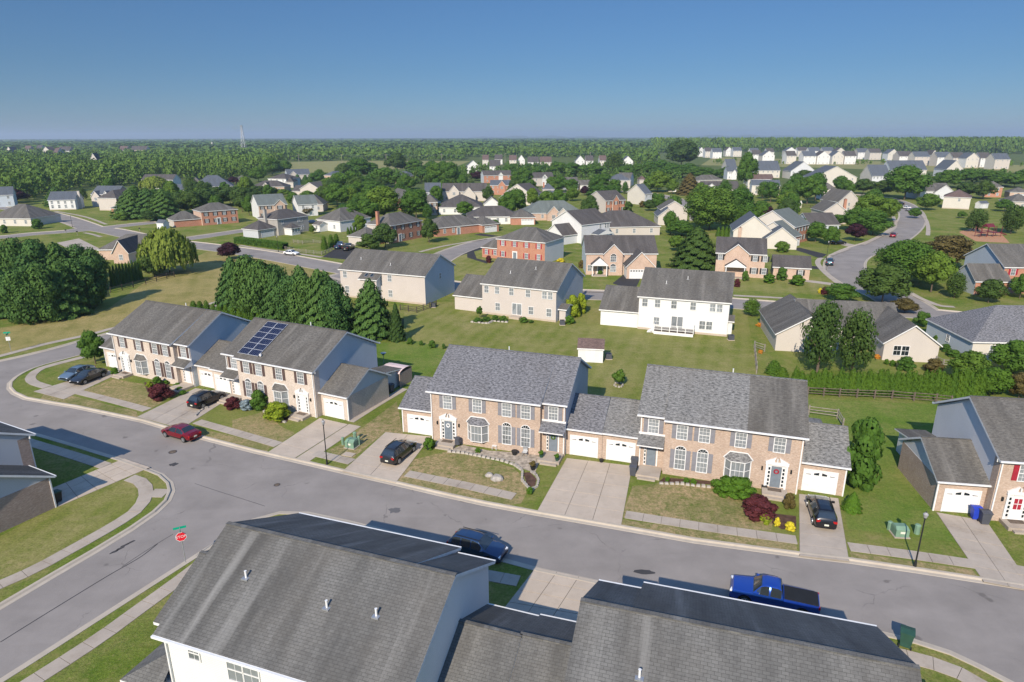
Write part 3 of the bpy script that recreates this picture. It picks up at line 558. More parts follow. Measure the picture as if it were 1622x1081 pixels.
def bay_window(root, x, y, z, roofm, shutm=None):
    m = MB(); w, p, h = 2.3, .55, 1.95; P = [(-w/2, 0), (-w/2+.55, -p), (w/2-.55, -p), (w/2, 0)]
    for i in range(3):
        a, b = P[i], P[i+1]
        for z0, z1 in ((0, .1), (h-.1, h)): m.poly([(a[0], a[1], z0), (b[0], b[1], z0), (b[0], b[1], z1), (a[0], a[1], z1)], WHITE)
    m.poly([(p_[0], p_[1], 0) for p_ in P][::-1], WHITE)
    for q in P:
        m.tube((q[0], q[1], 0), (q[0], q[1], h), .06, .06, WHITE, 6)
    for i in range(3):
        a, b = Vector(P[i]), Vector(P[i+1]); k = 3 if i == 1 else 1
        m.tube((*a, h/2), (*b, h/2), .03, .03, WHITE, 4)
        for j in range(1, k): c = a.lerp(b, j/k); m.tube((*c, .1), (*c, h-.1), .018, .018, WHITE, 4)
    f = m.build('bay_window', root, (x, y, z))
    for i in range(3):
        a, b = P[i], P[i+1]; m = MB(); m.poly([(a[0], a[1]+.02, .1), (b[0], b[1]+.02, .1), (b[0], b[1]+.02, h-.1), (a[0], a[1]+.02, h-.1)], GLASS); m.build('pane', f)
    m = MB(); Q = [(q[0]*1.1, q[1]*1.25-.02) for q in P]; Q[0] = (Q[0][0], 0); Q[3] = (Q[3][0], 0); T_ = [(-.75, .0), (.75, .0)]
    m.poly([(Q[1][0], Q[1][1], h+.03), (Q[2][0], Q[2][1], h+.03), (.75, 0, h+.62), (-.75, 0, h+.62)], roofm); m.poly([(Q[0][0], 0, h+.03), (Q[1][0], Q[1][1], h+.03), (-.75, 0, h+.62)], roofm); m.poly([(Q[2][0], Q[2][1], h+.03), (Q[3][0], 0, h+.03), (.75, 0, h+.62)], roofm)
    for i in range(3): a, b = Q[i], Q[i+1]; m.poly([(a[0], a[1], h-.06), (b[0], b[1], h-.06), (b[0], b[1], h+.03), (a[0], a[1], h+.03)], WHITE)
    L = [(Q[0][0]-.05, -.03, h+.05), (-.78, -.03, h+.7), (.78, -.03, h+.7), (Q[3][0]+.05, -.03, h+.05)]
    for i in range(3): m.tube(L[i], L[i+1], .06, .06, WHITE, 4)
    m.build('bay_roof', f); return f
def roof_gx(m, x0, x1, ye0, yr, ye1, E, Rz, rm, trim=WHITE, th=.2):
    """gable roof solid, ridge along x"""
    p = [(ye0, E-th), (yr, Rz-th), (ye1, E-th), (ye1, E), (yr, Rz), (ye0, E)]
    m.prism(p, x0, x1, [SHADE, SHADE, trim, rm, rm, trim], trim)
def vent(root, x, y, z, h=.45, r=.06):
    m = MB(); m.tube((x, y, z-.05), (x, y, z+h), r, r, WHITE, 8); m.tube((x, y, z+h), (x, y, z+h+.02), r*1.3, r*1.3, WHITE, 8); m.box(x-.2, x+.2, y-.2, y+.2, z-.06, z+.03, GREYMETAL); return m.build('roof_vent', root)
G_ = dict(wA=12.2, wB=2.46, sB=.59, D=11.82, E=5.85, R=9.0, yr=6.04, eo=.42, gs=.9, gw=3.9, gE=3.05, gR=5.25, gyr=3.94, gD=7.86, ds=1.22, dw=3.76)
def townhouse(label, loc, yaw, m, brick, side, roofm, shut, roofB=None, back=False, doorA=None, doorB=None, group=None, roof_split=None, garageroof=None, endgarage=True, innergarage=True, red=False, rear=True):
    g = G_; root = thing('brick_townhouse', label, 'townhouse', (loc[0], loc[1], 0), yaw, group)
    wA, wB, sB, D, E, Rz, yr, eo = [g[k] for k in ('wA', 'wB', 'sB', 'D', 'E', 'R', 'yr', 'eo')]; L = wA+wB; garageroof = garageroof or roofm; roofB = roofB or roofm
    # walls
    def gab(y0): return [(y0, -.1), (D, -.1), (D, E-.1), (yr, Rz-.22), (y0, E-.1)]
    w = MB(m); w.prism(gab(0), 0, wA, [side]*4+[brick], side); w.build('wall', root); w = MB(m); w.prism(gab(sB), wA, L, [side]*4+[brick], side); w.build('wall', root)
    w = MB(m); w.box(wA-.02, wA+.004, 0, sB, -.1, E-.15, brick); w.build('return_wall', root); w = MB(m); w.box(-.004, .02, .001, g['gs'], -.1, E-.15, brick); w.build('return_wall', root)
    w = MB(m); w.box(-.03, L+.03, D-.02, D+.03, -.1, .35, CONC_GREY); w.build('foundation', root)
    # roofs
    w = MB(m)
    if roof_split: roof_gx(w, -.3, roof_split, -eo, yr, D+eo, E, Rz, roof_split_mat); roof_gx(w, roof_split, wA+.14, -eo, yr, D+eo, E, Rz, roofm)
    else: roof_gx(w, -.3, wA+.14, -eo, yr, D+eo, E, Rz, roofm)
    w.box(-.3, wA+.14, yr-.14, yr+.14, Rz-.05, Rz+.035, roofm); rf = w.build('roof', root)
    w = MB(m); roof_gx(w, wA+.14, L+.3, sB-eo, yr, D+eo, E, Rz, roofB); w.box(wA+.14, L+.3, yr-.14, yr+.14, Rz-.05, Rz+.03, roofB); w.build('roof', root)
    # gutters and downspouts
    for x0, x1, y in ((-.3, wA+.14, -eo), (wA+.16, L+.3, sB-eo), (-.3, L+.3, D+eo)):
        w = MB(m); s = 1 if y > 5 else -1; w.box(x0, x1, y if s > 0 else y-.13, y+.13 if s > 0 else y, E-.14, E-.01, WHITE); w.build('gutter', root)
    for x, y in ((.12, -.08), (L-.1, sB-.08), (.12, D+.08), (L-.1, D+.08)):
        w = MB(m); w.box(x-.05, x+.05, y-.05, y+.05, 0, E-.2, WHITE); w.build('downspout', root)
    w = MB(m); w.box(-.33, -.02, -.05, .02, E-.3, E-.02, WHITE); w.build('eave_return', root)
    # garages
    for x0, x1, gs, on in ((-g['gw'], 0, g['gs'], endgarage), (L, L+g['dw'], g['ds'], innergarage)):
        if not on: continue
        end = x0 < 0; p = [(gs, -.1), (gs+g['gD'], -.1), (gs+g['gD'], g['gE']-.1), (gs+g['gyr'], g['gR']-.22), (gs, g['gE']-.1)]
        w = MB(m)
        if end:
            w.prism([(gs, -.1), (gs+g['gD'], -.1), (gs+g['gD'], g['gE']-.1), (gs, g['gE']-.1)], x0, x1, [brick, side, side, brick], brick); w.build('garage_wall', root)
            w = MB(m); w.prism([(gs+.02, g['gE']-.1), (gs+g['gD']-.02, g['gE']-.1), (gs+g['gyr'], g['gR']-.22)], x0+.02, x1, side, side); w.build('gable_wall', root)
            w = MB(m); w.box(x0-.06, x0+.06, gs-.06, gs+.06, 0, g['gE']-.12, WHITE); w.build('downspout', root)
        else: w.prism(p, x0, x1, [side]*4+[brick], side); w.build('garage_wall', root)
        w = MB(m); roof_gx(w, x0-(.3 if end else 0), x1, gs-.35, gs+g['gyr'], gs+g['gD']+.35, g['gE'], g['gR'], garageroof); w.box(x0-(.3 if end else 0), x1, gs+g['gyr']-.12, gs+g['gyr']+.12, g['gR']-.05, g['gR']+.03, garageroof); w.build('garage_roof', root)
        w = MB(m); w.box(x0-(.3 if end else 0), x1, gs-.47, gs-.35, g['gE']-.13, g['gE']-.01, WHITE); w.build('gutter', root)
        garage_door(root, m*((x0+x1)/2+(.1 if end else 0)), gs-.01, .02)
    if rear:
        w = MB(m); w.box(-2.6, 0, g['gs']+g['gD'], D+1.0, 0, 2.3, side); w.build('rear_room', root)
        w = MB(m); y0 = g['gs']+g['gD']; w.prism([(y0+.05, 2.9), (D+1.3, 2.25), (D+1.3, 2.38), (y0+.05, 3.05)], -3.0, 0, [SHADE, WHITE, garageroof, WHITE], WHITE); w.build('rear_roof', root)
    if back:
        for x, z, ww, hh in back: window(root, m*x, D+.01, z, ww, hh, 2, 1, rz=math.pi)
        for x, y in ((3.1, 8.6), (8.7, 9.0), (11.6, 8.8)): vent(root, m*x, y, Rz-(y-yr)/(D+eo-yr)*(Rz-E))
    else:
        for x in (2.0, 5.35, 8.6, 10.65): window(root, m*x, 0, 3.95, shut=shut)
        window(root, m*(wA+1.2), sB, 3.95, .92, 1.4, shut=shut)
        for x in (8.6, 10.65): window(root, m*x, 0, .8, .92, 2.0, 3, 2, True, shut=shut)
        bay_window(root, m*5.4, 0, .75, roofm)
        pediment_door(root, m*2.0, 0, .42, doorA or DOOR_GREY, red)
        # side-entry door with its own little roof
        f = MB(); f.box(-.72, -.5, -.05, .02, 0, 2.15, WHITE); f.box(.5, .62, -.05, .02, 0, 2.15, WHITE); f.box(-.72, .62, -.06, .02, 2.15, 2.3, WHITE)
        fo = f.build('door_frame', root, (m*(wA+1.25), sB, .4)); d = MB(); d.box(-.45, .45, -.03, .02, 0, 2.12, doorB or DOOR_GREY); d.box(-.36, .36, -.045, -.03, .3, 1.9, doorB or DOOR_GREY); d.build('door', fo)
        d = MB()
        for k in range(5): d.box(-.67, -.55, -.06, -.05, .15+k*.4, .42+k*.4, GLASSD)
        d.build('sidelight', fo)
        w = MB(m); w.prism([(-.75, 2.95), (sB, 2.95), (sB, 3.75), (-.75, 3.07)], wA+.03, L+.1, [SHADE, WHITE, roofB, WHITE], WHITE); w.box(wA+.03, L+.1, sB-.1, sB+.002, 3.72, 3.9, WHITE); w.build('entry_roof', root)
        for x in (.75, 3.25): 
            w = MB(m); w.box(x-.07, x+.07, -.16, .0, 2.0, 2.35, BLACK); w.build('wall_lamp', root)
        vent(root, m*6.5, yr+1.2, Rz-.45, .5)
    return root
def stoop(root_label, m, loc, yaw, wA=12.2):
    pass
roof_split_mat = ROOF_OLD
T3 = townhouse('brick townhouse pair with new speckled charcoal roof and grey shutters, centre of the street', (-8.74, 64.88), -.315, 1, BRICK_PINK, SID_GREY, ROOF_NEW, SHUT_GREY)
T4 = townhouse('brick townhouse pair whose roof is half speckled new shingles and half old plain grey', (26.25, 53.34), -.325, -1, BRICK_PINK, SID_GREY, ROOF_MIX, SHUT_GREY, roof_split=4.9, garageroof=ROOF_MIX)
T2 = townhouse('cream brick townhouse pair with solar panels on its roof', (-22.9, 70.78), -.449, -1, BRICK_CREAM, SID_BLUE, ROOF_OLD, SHUT_BROWN, doorA=WHITE, doorB=WHITE)
T1 = townhouse('leftmost cream brick townhouse pair, next to the two cars parked nose to tail', (-55.4, 86.7), -.447, 1, BRICK_CREAM, SID_BLUE, ROOF_OLD, SHUT_BROWN, doorA=WHITE, doorB=WHITE, garageroof=ROOF_OLD)
T5 = townhouse('brick townhouse with red shutters cut off by the right edge of the photo', (40.73, 48.98), -.165, 1, BRICK_PINK, SID_PALE, ROOF_OLD, SHUT_RED, doorA=WHITE, red=True, innergarage=False)
bk = [(11.2, 4.45, .8, .95), (8.9, 3.9, 1.0, 1.45), (7.8, 3.9, 1.0, 1.45), (5.6, 4.2, .8, 1.1), (3.6, 3.9, .9, 1.45), (1.6, 3.9, .9, 1.45), (13.4, 4.0, .8, 1.2), (10.8, .9, .9, 1.5), (8.0, .9, .9, 1.5), (4.0, .9, .9, 1.5), (2.0, .9, .9, 1.5)]
bk1 = [(x if i else x, z, w_, h_) for i, (x, z, w_, h_) in enumerate([(2.0, 4.55, .7, .8), (4.7, 3.95, .95, 1.4), (5.75, 3.95, .95, 1.4), (8.9, 4.3, .8, 1.0), (11.3, 3.95, .9, 1.4), (13.4, 4.0, .8, 1.2), (3.2, .9, .9, 1.5), (7.2, .9, .9, 1.5), (10.5, .9, .9, 1.5)])]
N1 = townhouse('white-sided townhouse seen from behind under a big weathered roof, bottom centre-left', (-15.17, 40.5), 2.805, -1, BRICK_PINK, SID_WHITE, ROOF_LIGHT, SHUT_GREY, back=bk1, group=None, rear=False)
N2 = townhouse('townhouse seen from behind at the bottom edge beside the blue pickup', (19.55, 29.2), 2.84, 1, BRICK_PINK, SID_WHITE, ROOF_LIGHT, SHUT_GREY, back=bk, rear=False)
NL = townhouse('grey-sided townhouse with brown brick garage cut off by the left edge', (-43.86, 53.97), 2.669, 1, BRICK_BROWN, SID_GREY, ROOF_OLD, SHUT_GREY, back=bk, rear=False)
# hip-roofed rear corner bump of the near white house
w = MB(-1); w.box(-2.4, 0, 9.6, 12.4, 0, 2.5, SID_WHITE); w.build('rear_bay', N1)
w = MB(-1)
x0, x1, y0, y1 = -2.8, 0, 9.2, 12.8
for q in ([(x0, y0, 2.5), (x1, y0, 2.5), (x1, 11, 4.1)], [(x0, y1, 2.5), (x0, y0, 2.5), (x1, 11, 4.1)], [(x1, y1, 2.5), (x0, y1, 2.5), (x1, 11, 4.1)]): w.poly(q, ROOF_LIGHT)
w.box(x0, x1, y0, y1, 2.36, 2.49, WHITE); w.build('rear_bay_roof', N1)
window(N1, 1.2, 12.4, .9, .9, 1.3, 2, 1, rz=math.pi)
# solar panels on the cream house: twelve modules in two columns, on the front slope
E0, R0_, yr0, eo0 = 5.85, 9.0, 6.04, .42
slope = math.atan2(R0_-E0, yr0+eo0); arr = MB()
pw, ph = 1.62, .98
pm = MB(); pm.box(-pw/2, pw/2, -ph/2, ph/2, 0, .04, SOLAR)
for i in range(1, 6): pm.box(-pw/2+pw*i/6-.006, -pw/2+pw*i/6+.006, -ph/2, ph/2, .04, .042, GREYMETAL)
for s_ in (-1, 1): pm.box(-pw/2, pw/2, s_*ph/2-.012, s_*ph/2+.012, .0, .05, SHADE); pm.box(s_*pw/2-.015, s_*pw/2+.015, -ph/2, ph/2, .0, .05, SHADE)
pme = pm.mesh('solar_panel')
for c in range(2):
    for r_ in range(6):
        s = .75+(r_+.5)*(ph+.015); y = -eo0+s*math.cos(slope); z = E0+s*math.sin(slope)+.1
        x = -(11.3-c*(pw+.09)); o = link('solar_panel', pme, T2, (x, y, z)); o.rotation_euler = (slope, 0, 0)
m = MB(); m.box(-.1, .12, -.1, .1, 0, .28, WHITE); m.build('junction_box', T2, (-8.4, .35, 6.35))
# front steps, stoops and paths
def local(root, x, y):
    c, s = math.cos(root.rotation_euler.z), math.sin(root.rotation_euler.z); return (root.location.x+x*c-y*s, root.location.y+x*s+y*c)
for root, m_ in ((T3, 1), (T4, -1), (T2, -1), (T1, 1), (T5, 1)):
    m = MB(m_); m.box(.9, 3.1, -1.5, -.0, -.02, .32, CONC_GREY); m.build('door_step', root); m = MB(m_); m.box(1.2, 2.8, -1.9, -1.5, -.02, .16, CONC_GREY); m.build('door_step', root)
    m = MB(m_); m.box(12.35, 14.6, -1.5, .57, -.02, .32, CONC_GREY); m.build('door_step', root); m = MB(m_); m.box(12.7, 14.4, -1.9, -1.5, -.02, .16, CONC_GREY); m.build('door_step', root)
    m = MB(m_); m.box(1.4, 2.6, -.75, -.15, .32, .335, BARK); m.build('doormat', root)
for root in (T3,):
    wreath(root, 2.0, -.07, 2.0); wreath(root, 13.45, .52, 2.0, L_ARB)
wreath(T4, -2.0, -.07, 2.0, SHUT_RED)
# ------------------------------------------------------------------ general houses
def hip_mesh(m, x0, x1, y0, y1, E, Rz, rm, th=.2):
    W, D = x1-x0, y1-y0; d = min(W, D)/2
    if W >= D: a, b = (x0+d, (y0+y1)/2, Rz), (x1-d, (y0+y1)/2, Rz)
    else: a, b = ((x0+x1)/2, y0+d, Rz), ((x0+x1)/2, y1-d, Rz)
    c = [(x0, y0, E), (x1, y0, E), (x1, y1, E), (x0, y1, E)]; l = [(x, y, E-th) for x, y, _ in c]
    if W >= D: F = [[c[0], c[1], b, a], [c[1], c[2], b], [c[2], c[3], a, b], [c[3], c[0], a]]
    else: F = [[c[0], c[1], a], [c[1], c[2], b, a], [c[2], c[3], b], [c[3], c[0], a, b]]
    for f in F:
        q = []
        for p in f:
            if not q or (Vector(p)-Vector(q[-1])).length > .02: q.append(p)
        m.poly(q, rm)
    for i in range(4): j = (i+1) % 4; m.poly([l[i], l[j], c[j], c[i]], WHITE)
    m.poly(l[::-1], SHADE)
def volume(root, x0, y0, W, D, E, rh, roof, fm, sm, rm, ov=.3, base=True, tag_='', gm=None):
    x1, y1 = x0+W, y0+D; gm = gm or sm; w = MB()
    if roof == 'gx':
        w.prism([(y0, -.1), (y1, -.1), (y1, E-.1), ((y0+y1)/2, E+rh-.22), (y0, E-.1)], x0, x1, [sm]*4+[fm], sm)
    elif roof == 'gy':
        w.prism([(x0, -.1), (x1, -.1), (x1, E-.1), ((x0+x1)/2, E+rh-.22), (x0, E-.1)], y0, y1, sm, (fm, sm), 'y')
    else: w.box(x0, x1, y0, y1, -.1, E-.1, sm, {'f': fm})
    w.build('wall', root); w = MB()
    if roof == 'gx': k = rh/(D/2); roof_gx(w, x0-ov, x1+ov, y0-ov, (y0+y1)/2, y1+ov, E-ov*k*.5, E+rh, rm)
    elif roof == 'gy':
        xm = (x0+x1)/2; e = E-ov*rh/W; p = [(x0-ov, e-.2), (xm, E+rh-.2), (x1+ov, e-.2), (x1+ov, e), (xm, E+rh), (x0-ov, e)]; w.prism(p, y0-ov, y1+ov, [SHADE, SHADE, WHITE, rm, rm, WHITE], WHITE, 'y')
    else: hip_mesh(w, x0-ov, x1+ov, y0-ov, y1+ov, E, E+rh, rm)
    w.build('roof', root)
def house(label, place, E=5.6, D=9.5, rh=2.6, roof='gx', fm=None, sm=None, rm=None, nf=4, ns=0, shut=None, wings=(), fg=(), chim=(), door=None, low=None, up=None, nm='house', vents=(), gars=(), cat='house', group=None):
    fm = fm or SID_TAN; sm = sm or fm; rm = rm or ROOF_OLD
    x, y, yaw, W = place; root = thing(nm, label, cat, (x, y, 0), yaw, group)
    volume(root, 0, 0, W, D, E, rh, roof, fm, sm, rm)
    two = E > 4.4; rows = [E-1.75] if two else []
    cols = [W*(i+.5)/nf for i in range(nf)] if nf else []
    if up is None: up = cols
    if low is None: low = [c for c in cols if door is None or abs(c-door*W) > .9]
    for c in (up if two else []): window(root, c, 0, E-1.75, .85, 1.25, 2, 1, shut=shut)
    for c in low: window(root, c, 0, .95, .9, 1.35, 2, 1, shut=shut)
    if door is not None:
        m = MB(); m.box(-.75, -.5, -.08, .02, 0, 2.2, WHITE); m.box(.5, .75, -.08, .02, 0, 2.2, WHITE); m.box(-.75, .75, -.1, .02, 2.2, 2.5, WHITE); f = m.build('door_frame', root, (door*W, 0, .1)); m = MB(); m.box(-.5, .5, -.04, .02, 0, 2.2, DOOR_GREY); m.build('door', f)
    for i in range(ns):
        yy = D*(i+.5)/ns if ns > 1 else D*.5
        for z in ([E-1.75] if two else [1.0]):
            window(root, W, yy, z, .75, 1.1, 2, 1, rz=math.pi/2); window(root, 0, yy, z, .75, 1.1, 2, 1, rz=-math.pi/2)
    for wg in wings:
        a = dict(E=2.7, rh=1.9, roof='gx', fm=fm, sm=sm, rm=rm, gar=0, win=0); a.update(wg)
        volume(root, a['x'], a['y'], a['W'], a['D'], a['E'], a['rh'], a['roof'], a['fm'], a['sm'], a['rm'])
        if a['gar']: garage_door(root, a['x']+a['W']/2, a['y']-.01, 0, min(4.9, a['W']-.8) if a['gar'] == 2 else 2.6, 2.1, fan=False)
        for i in range(a['win']): window(root, a['x']+a['W']*(i+.5)/a['win'], a['y'], .95 if a['E'] < 4.4 else a['E']-1.8, .85, 1.25, 2, 1, shut=shut if a['fm'] is fm else None)
    for g in fg:                                       # cross gables with their own front wall: centre, width, projection, eave, rise, wall
        xc, gw, pj, gE, gr, gmt = g[:6]; volume(root, xc-gw/2, -pj, gw, pj+D*.5, gE, gr, 'gy', gmt, sm, rm, .25)
        if len(g) > 6:
            for z in g[6]: window(root, xc, -pj, z, 1.3 if gw > 3 else .8, 1.3, 3, 1, arch=(len(g) > 7), shut=shut)
    for cx, cy, ch, cm in chim:
        m = MB(); m.box(cx-.45, cx+.45, cy-.4, cy+.4, 0, ch, cm); m.box(cx-.5, cx+.5, cy-.45, cy+.45, ch, ch+.12, cm); m.box(cx-.2, cx+.2, cy-.15, cy+.15, ch+.12, ch+.3, BLACK); m.build('chimney', root)
    for vx, vy in vents: vent(root, vx, vy, E+rh*(1-abs(vy-D/2)/(D/2)), .5)
    for gx, gw in gars: garage_door(root, gx, -.01, 0, gw, 2.1, fan=False)
    if E > 4 and fm in (SID_WHITE, SID_BEIGE, SID_TAN, SID_CREAM, SID_GREY):
        m = MB(); m.box(-.02, W+.02, -.025, .1, -.1, .35, CONC); m.build('foundation', root)
    return root
def porch(root, x, y, w, d, h, rm, rh=1.1, gable=True, mat=WHITE):
    for sx in (-1, 1):
        m = MB(); m.box(x+sx*(w/2-.15)-.1, x+sx*(w/2-.15)+.1, y+.05, y+.25, 0, h, mat); m.build('porch_post', root)
    m = MB(); p = [(x-w/2, h), (x+w/2, h), (x, h+rh)]
    m.prism([(x-w/2-.2, h-.05), (x+w/2+.2, h-.05), (x+w/2+.2, h+.1), (x, h+rh+.12), (x-w/2-.2, h+.1)], y, y+d, [WHITE, WHITE, rm, rm, WHITE], WHITE, 'y'); m.build('porch_roof', root)
    m = MB(); m.box(x-w/2, x+w/2, y, y+d, -.1, .2, CONC_GREY); m.build('porch_floor', root)
def steps_deck(root, x, y, w, d, z):
    m = MB(); m.box(x, x+w, y-d, y, z-.18, z, DARKWOOD); dk = m.build('deck', root); pm = None
    for i in range(6):
        m = MB(); xx = x+w*i/5; m.box(xx-.06, xx+.06, y-d-.02, y-d+.1, z-.2, z+1.0, WHITE); m.build('post', dk)
    for z0 in (z+.12, z+.88):
        m = MB(); m.box(x, x+w, y-d, y-d+.06, z0, z0+.08, WHITE); m.build('rail', dk)
        for xx in (x, x+w): m = MB(); m.box(xx-.03, xx+.03, y-d, y, z0, z0+.08, WHITE); m.build('rail', dk)
    m = MB()
    for i in range(int(w/.13)): m.box(x+i*.13, x+i*.13+.035, y-d+.01, y-d+.045, z+.18, z+.9, WHITE)
    o = m.build('balusters', dk); o['kind'] = 'stuff'
    m = MB(); m.box(x, x+w, y-d+.02, y-d+.1, 0, z-.18, WHITE); m.build('skirting', dk)
    for k in range(3): m = MB(); m.box(x-.3-.3*k-.3, x-.3*k, y-1.6, y-.3, 0, z-.2*(k+1), WHITE); m.build('step', dk)
# --- first row behind the street
B1 = house('beige-sided two-storey house with a grey gable end and two skylights, behind the conifers', (-35.31, 132.45, -0.392, 19.89), 5.85, 12.4, 3.2, 'gx', SID_BEIGE, SID_BLUE, ROOF_OLD, nf=0, up=[1.2, 11.9], low=[11.9, 1.5], ns=1, wings=[dict(x=5.9, y=-1.6, W=3.9, D=3.4, E=4.6, rh=.9, roof='gx', fm=SID_BEIGE)], vents=[(3.3, 3.0), (11, 2.0)])
for sx in (7.0, 8.3):
    m = MB(); m.box(-.35, .35, -.5, .5, 0, .1, GREYMETAL); m.box(-.28, .28, -.43, .43, .1, .12, GLASSD); o = m.build('skylight', B1, (sx, -.75, 5.13)); o.rotation_euler = (.48, 0, 0)
B2 = house('tan-sided two-storey house with sliding patio door and vegetable bed along its back wall', (-5.49, 118.38, -0.446, 14.72), 5.85, 14.0, 3.6, 'gx', SID_BEIGE, SID_GREY, ROOF_OLD, nf=0, up=[.9, 3.1, 6.0, 9.3, 12.5, 13.6], low=[3.2, 9.9, 13.4], wings=[dict(x=-6.3, y=.6, W=6.2, D=10.5, E=2.9, rh=3.0, fm=SID_BEIGE), dict(x=14.9, y=1.2, W=1.2, D=3.2, E=2.3, rh=.6, roof='gx', fm=SID_BEIGE)], vents=[(4.4, 3.0), (8.8, 4.6)])
m = MB(); m.box(-1.0, 1.0, -.05, .02, 0, 2.2, WHITE); f = m.build('patio_door', B2, (7.1, 0, .5))
for s_ in (-.48, .48): m = MB(); m.box(s_-.42, s_+.42, -.07, -.05, .1, 2.1, GLASS); m.build('pane', f)
m = MB(); m.box(6.1, 8.1, -1.4, 0, 0, .4, CONC); m.build('door_step', B2)
B3 = house('white-sided two-storey house with a railed white deck and black-edged windows', (21.58, 107.86, -0.338, 14.61), 5.85, 14.0, 3.6, 'gx', SID_WHITE, SID_WHITE, ROOF_OLD, nf=0, up=[1.0, 3.1, 5.8, 8.9, 12.0, 13.1], low=[3.1, 10.6, 11.7], wings=[dict(x=-6.6, y=.5, W=6.5, D=11.0, E=2.9, rh=3.1, fm=SID_WHITE), dict(x=14.3, y=1.5, W=1.0, D=3.0, E=2.4, rh=.6, fm=SID_WHITE)], vents=[(4.0, 3.2), (7.4, 4.6)])
m = MB(); m.box(-1.0, 1.0, -.05, .02, 0, 2.2, WHITE); f = m.build('patio_door', B3, (6.5, 0, .6))
for s_ in (-.48, .48): m = MB(); m.box(s_-.42, s_+.42, -.07, -.05, .1, 2.1, GLASS); m.build('pane', f)
steps_deck(B3, 3.0, 0, 6.4, 2.2, .7)
B4 = house('long cream ranch house with two rear gable wings behind two loose green trees', (40.5, 95.7, -.19, 9.0), 2.8, 14.5, 2.9, 'gy', SID_TAN, SID_TAN, ROOF_OLD, nf=0, low=[6.5], ns=0, wings=[dict(x=4.6, y=5.2, W=14.5, D=10, E=2.82, rh=3.15, roof='gx', fm=SID_TAN, win=3), dict(x=14.6, y=-1.9, W=7.3, D=12.5, E=2.78, rh=2.8, roof='gy', fm=SID_TAN, sm=SID_TAN)])
window(B4, 16.4, -1.9, .9, .95, 1.4, 2, 1, pane=GLASSD); window(B4, 17.5, -1.9, .9, .95, 1.4, 2, 1, pane=GLASSD)
B5 = house('pale ranch house with blue-grey side wall and speckled new grey hip roof, right edge', (67.34, 90.95, -0.065, 3.86)[:3]+(19,), 2.9, 12.2, 4.0, 'h', SID_CREAM, SID_BLUE, ROOF_NEW, nf=0, low=[2.9], ns=1)
B6 = house('red brick house with bright red shutters and hip roof behind the tan house', (-3.92, 175.07, -0.524, 14.38), 5.6, 11.2, 2.9, 'h', BRICK_RED, SID_PALE, ROOF_OLD, nf=4, shut=SHUT_RED, door=.38, wings=[dict(x=-5.4, y=.9, W=5.6, D=7.6, E=2.8, rh=2.3, roof='h', win=2)])
B7 = house('brick and cream gabled house with white porch and wide white garage door, centre', (17.7, 154.13, -0.02, 16.66), 5.2, 12.0, 3.4, 'gx', BRICK_TAN, SID_BLUE, ROOF_DARK, nf=0, up=[], low=[.9], fg=[(6.3, 4.4, .9, 5.2, 2.3, BRICK_TAN, (3.3, .9), 1)], wings=[dict(x=9.0, y=-4.6, W=6.4, D=9, E=2.9, rh=3.4, roof='gy', fm=BRICK_TAN, sm=SID_WHITE, gar=2)], door=.2)
porch(B7, 3.0, -2.4, 3.6, 2.4, 2.6, ROOF_DARK, 1.7)
B8 = house('pale grey two-storey house with lower garage gable and a screened porch', (21.45, 201.76, 0.673, 12.42), 5.8, 13.6, 3.7, 'gx', SID_PALE, SID_WHITE, ROOF_DARK, nf=0, up=[8.2, 10.5, 11.6], low=[2.2], ns=1, wings=[dict(x=-6.2, y=1.8, W=6.3, D=7.6, E=2.9, rh=3.0, roof='gx', sm=SID_WHITE)])
porch(B8, 7.5, -3.4, 6.6, 3.4, 2.6, ROOF_BLUE, 1.2)
B9 = house('long brick ranch house with white double garage at its right end', (-24.69, 216.78, 0.661, 18.5), 2.9, 11.0, 3.1, 'h', BRICK_RED, BRICK_RED, ROOF_OLD, nf=0, low=[3, 6.5], door=.46, wings=[dict(x=17, y=-2.0, W=7.0, D=9, E=2.8, rh=2.2, roof='h', gar=2)])
B10 = house('red brick two-storey house with a tall brick chimney beside the street junction', (-37.3, 202.43, 1.042, 15.51), 5.6, 9.6, 3.0, 'h', BRICK_RED, SID_TAN, ROOF_OLD, nf=4, shut=SHUT_BLACK, door=.28, chim=[(-.5, 4.5, 9.6, BRICK_RED)], wings=[dict(x=-8.2, y=2.4, W=8.2, D=7.5, E=2.8, rh=2.4, roof='h', gar=1, sm=SID_TAN)])
B11 = house('grey stone two-storey house with hip roof and a white gazebo bay, behind the clipped hedge', (-78.27, 220.43, 1.038, 13.41), 5.4, 9.6, 2.6, 'h', STONE_GREY, STONE_GREY, ROOF_DARK, nf=3, up=[2, 9, 10.2], low=[9.4, 10.6], chim=[(-.6, 5.0, 8.4, STONE_GREY)], wings=[dict(x=-7.4, y=1.0, W=7.6, D=7.5, E=2.7, rh=2.6, roof='h', sm=SID_GREY, gar=2), dict(x=2.5, y=-3.6, W=3.6, D=3.8, E=2.4, rh=1.5, roof='h', fm=SID_WHITE, sm=SID_WHITE, win=3)])
B12 = house('white-gabled house with brick front and grey-green roof, left of centre', (-101.5, 266.27, 0.557, 11.13), 5.6, 14.0, 3.7, 'gx', BRICK_TAN, SID_WHITE, ROOF_GREEN, nf=4, shut=SHUT_BLACK, fg=[(8.2, 4.2, .6, 5.6, 2.0, BRICK_TAN, (3.8,))], wings=[dict(x=15.9, y=1.2, W=8, D=9, E=5.0, rh=3.4, fm=SID_WHITE, sm=SID_WHITE, win=2)])
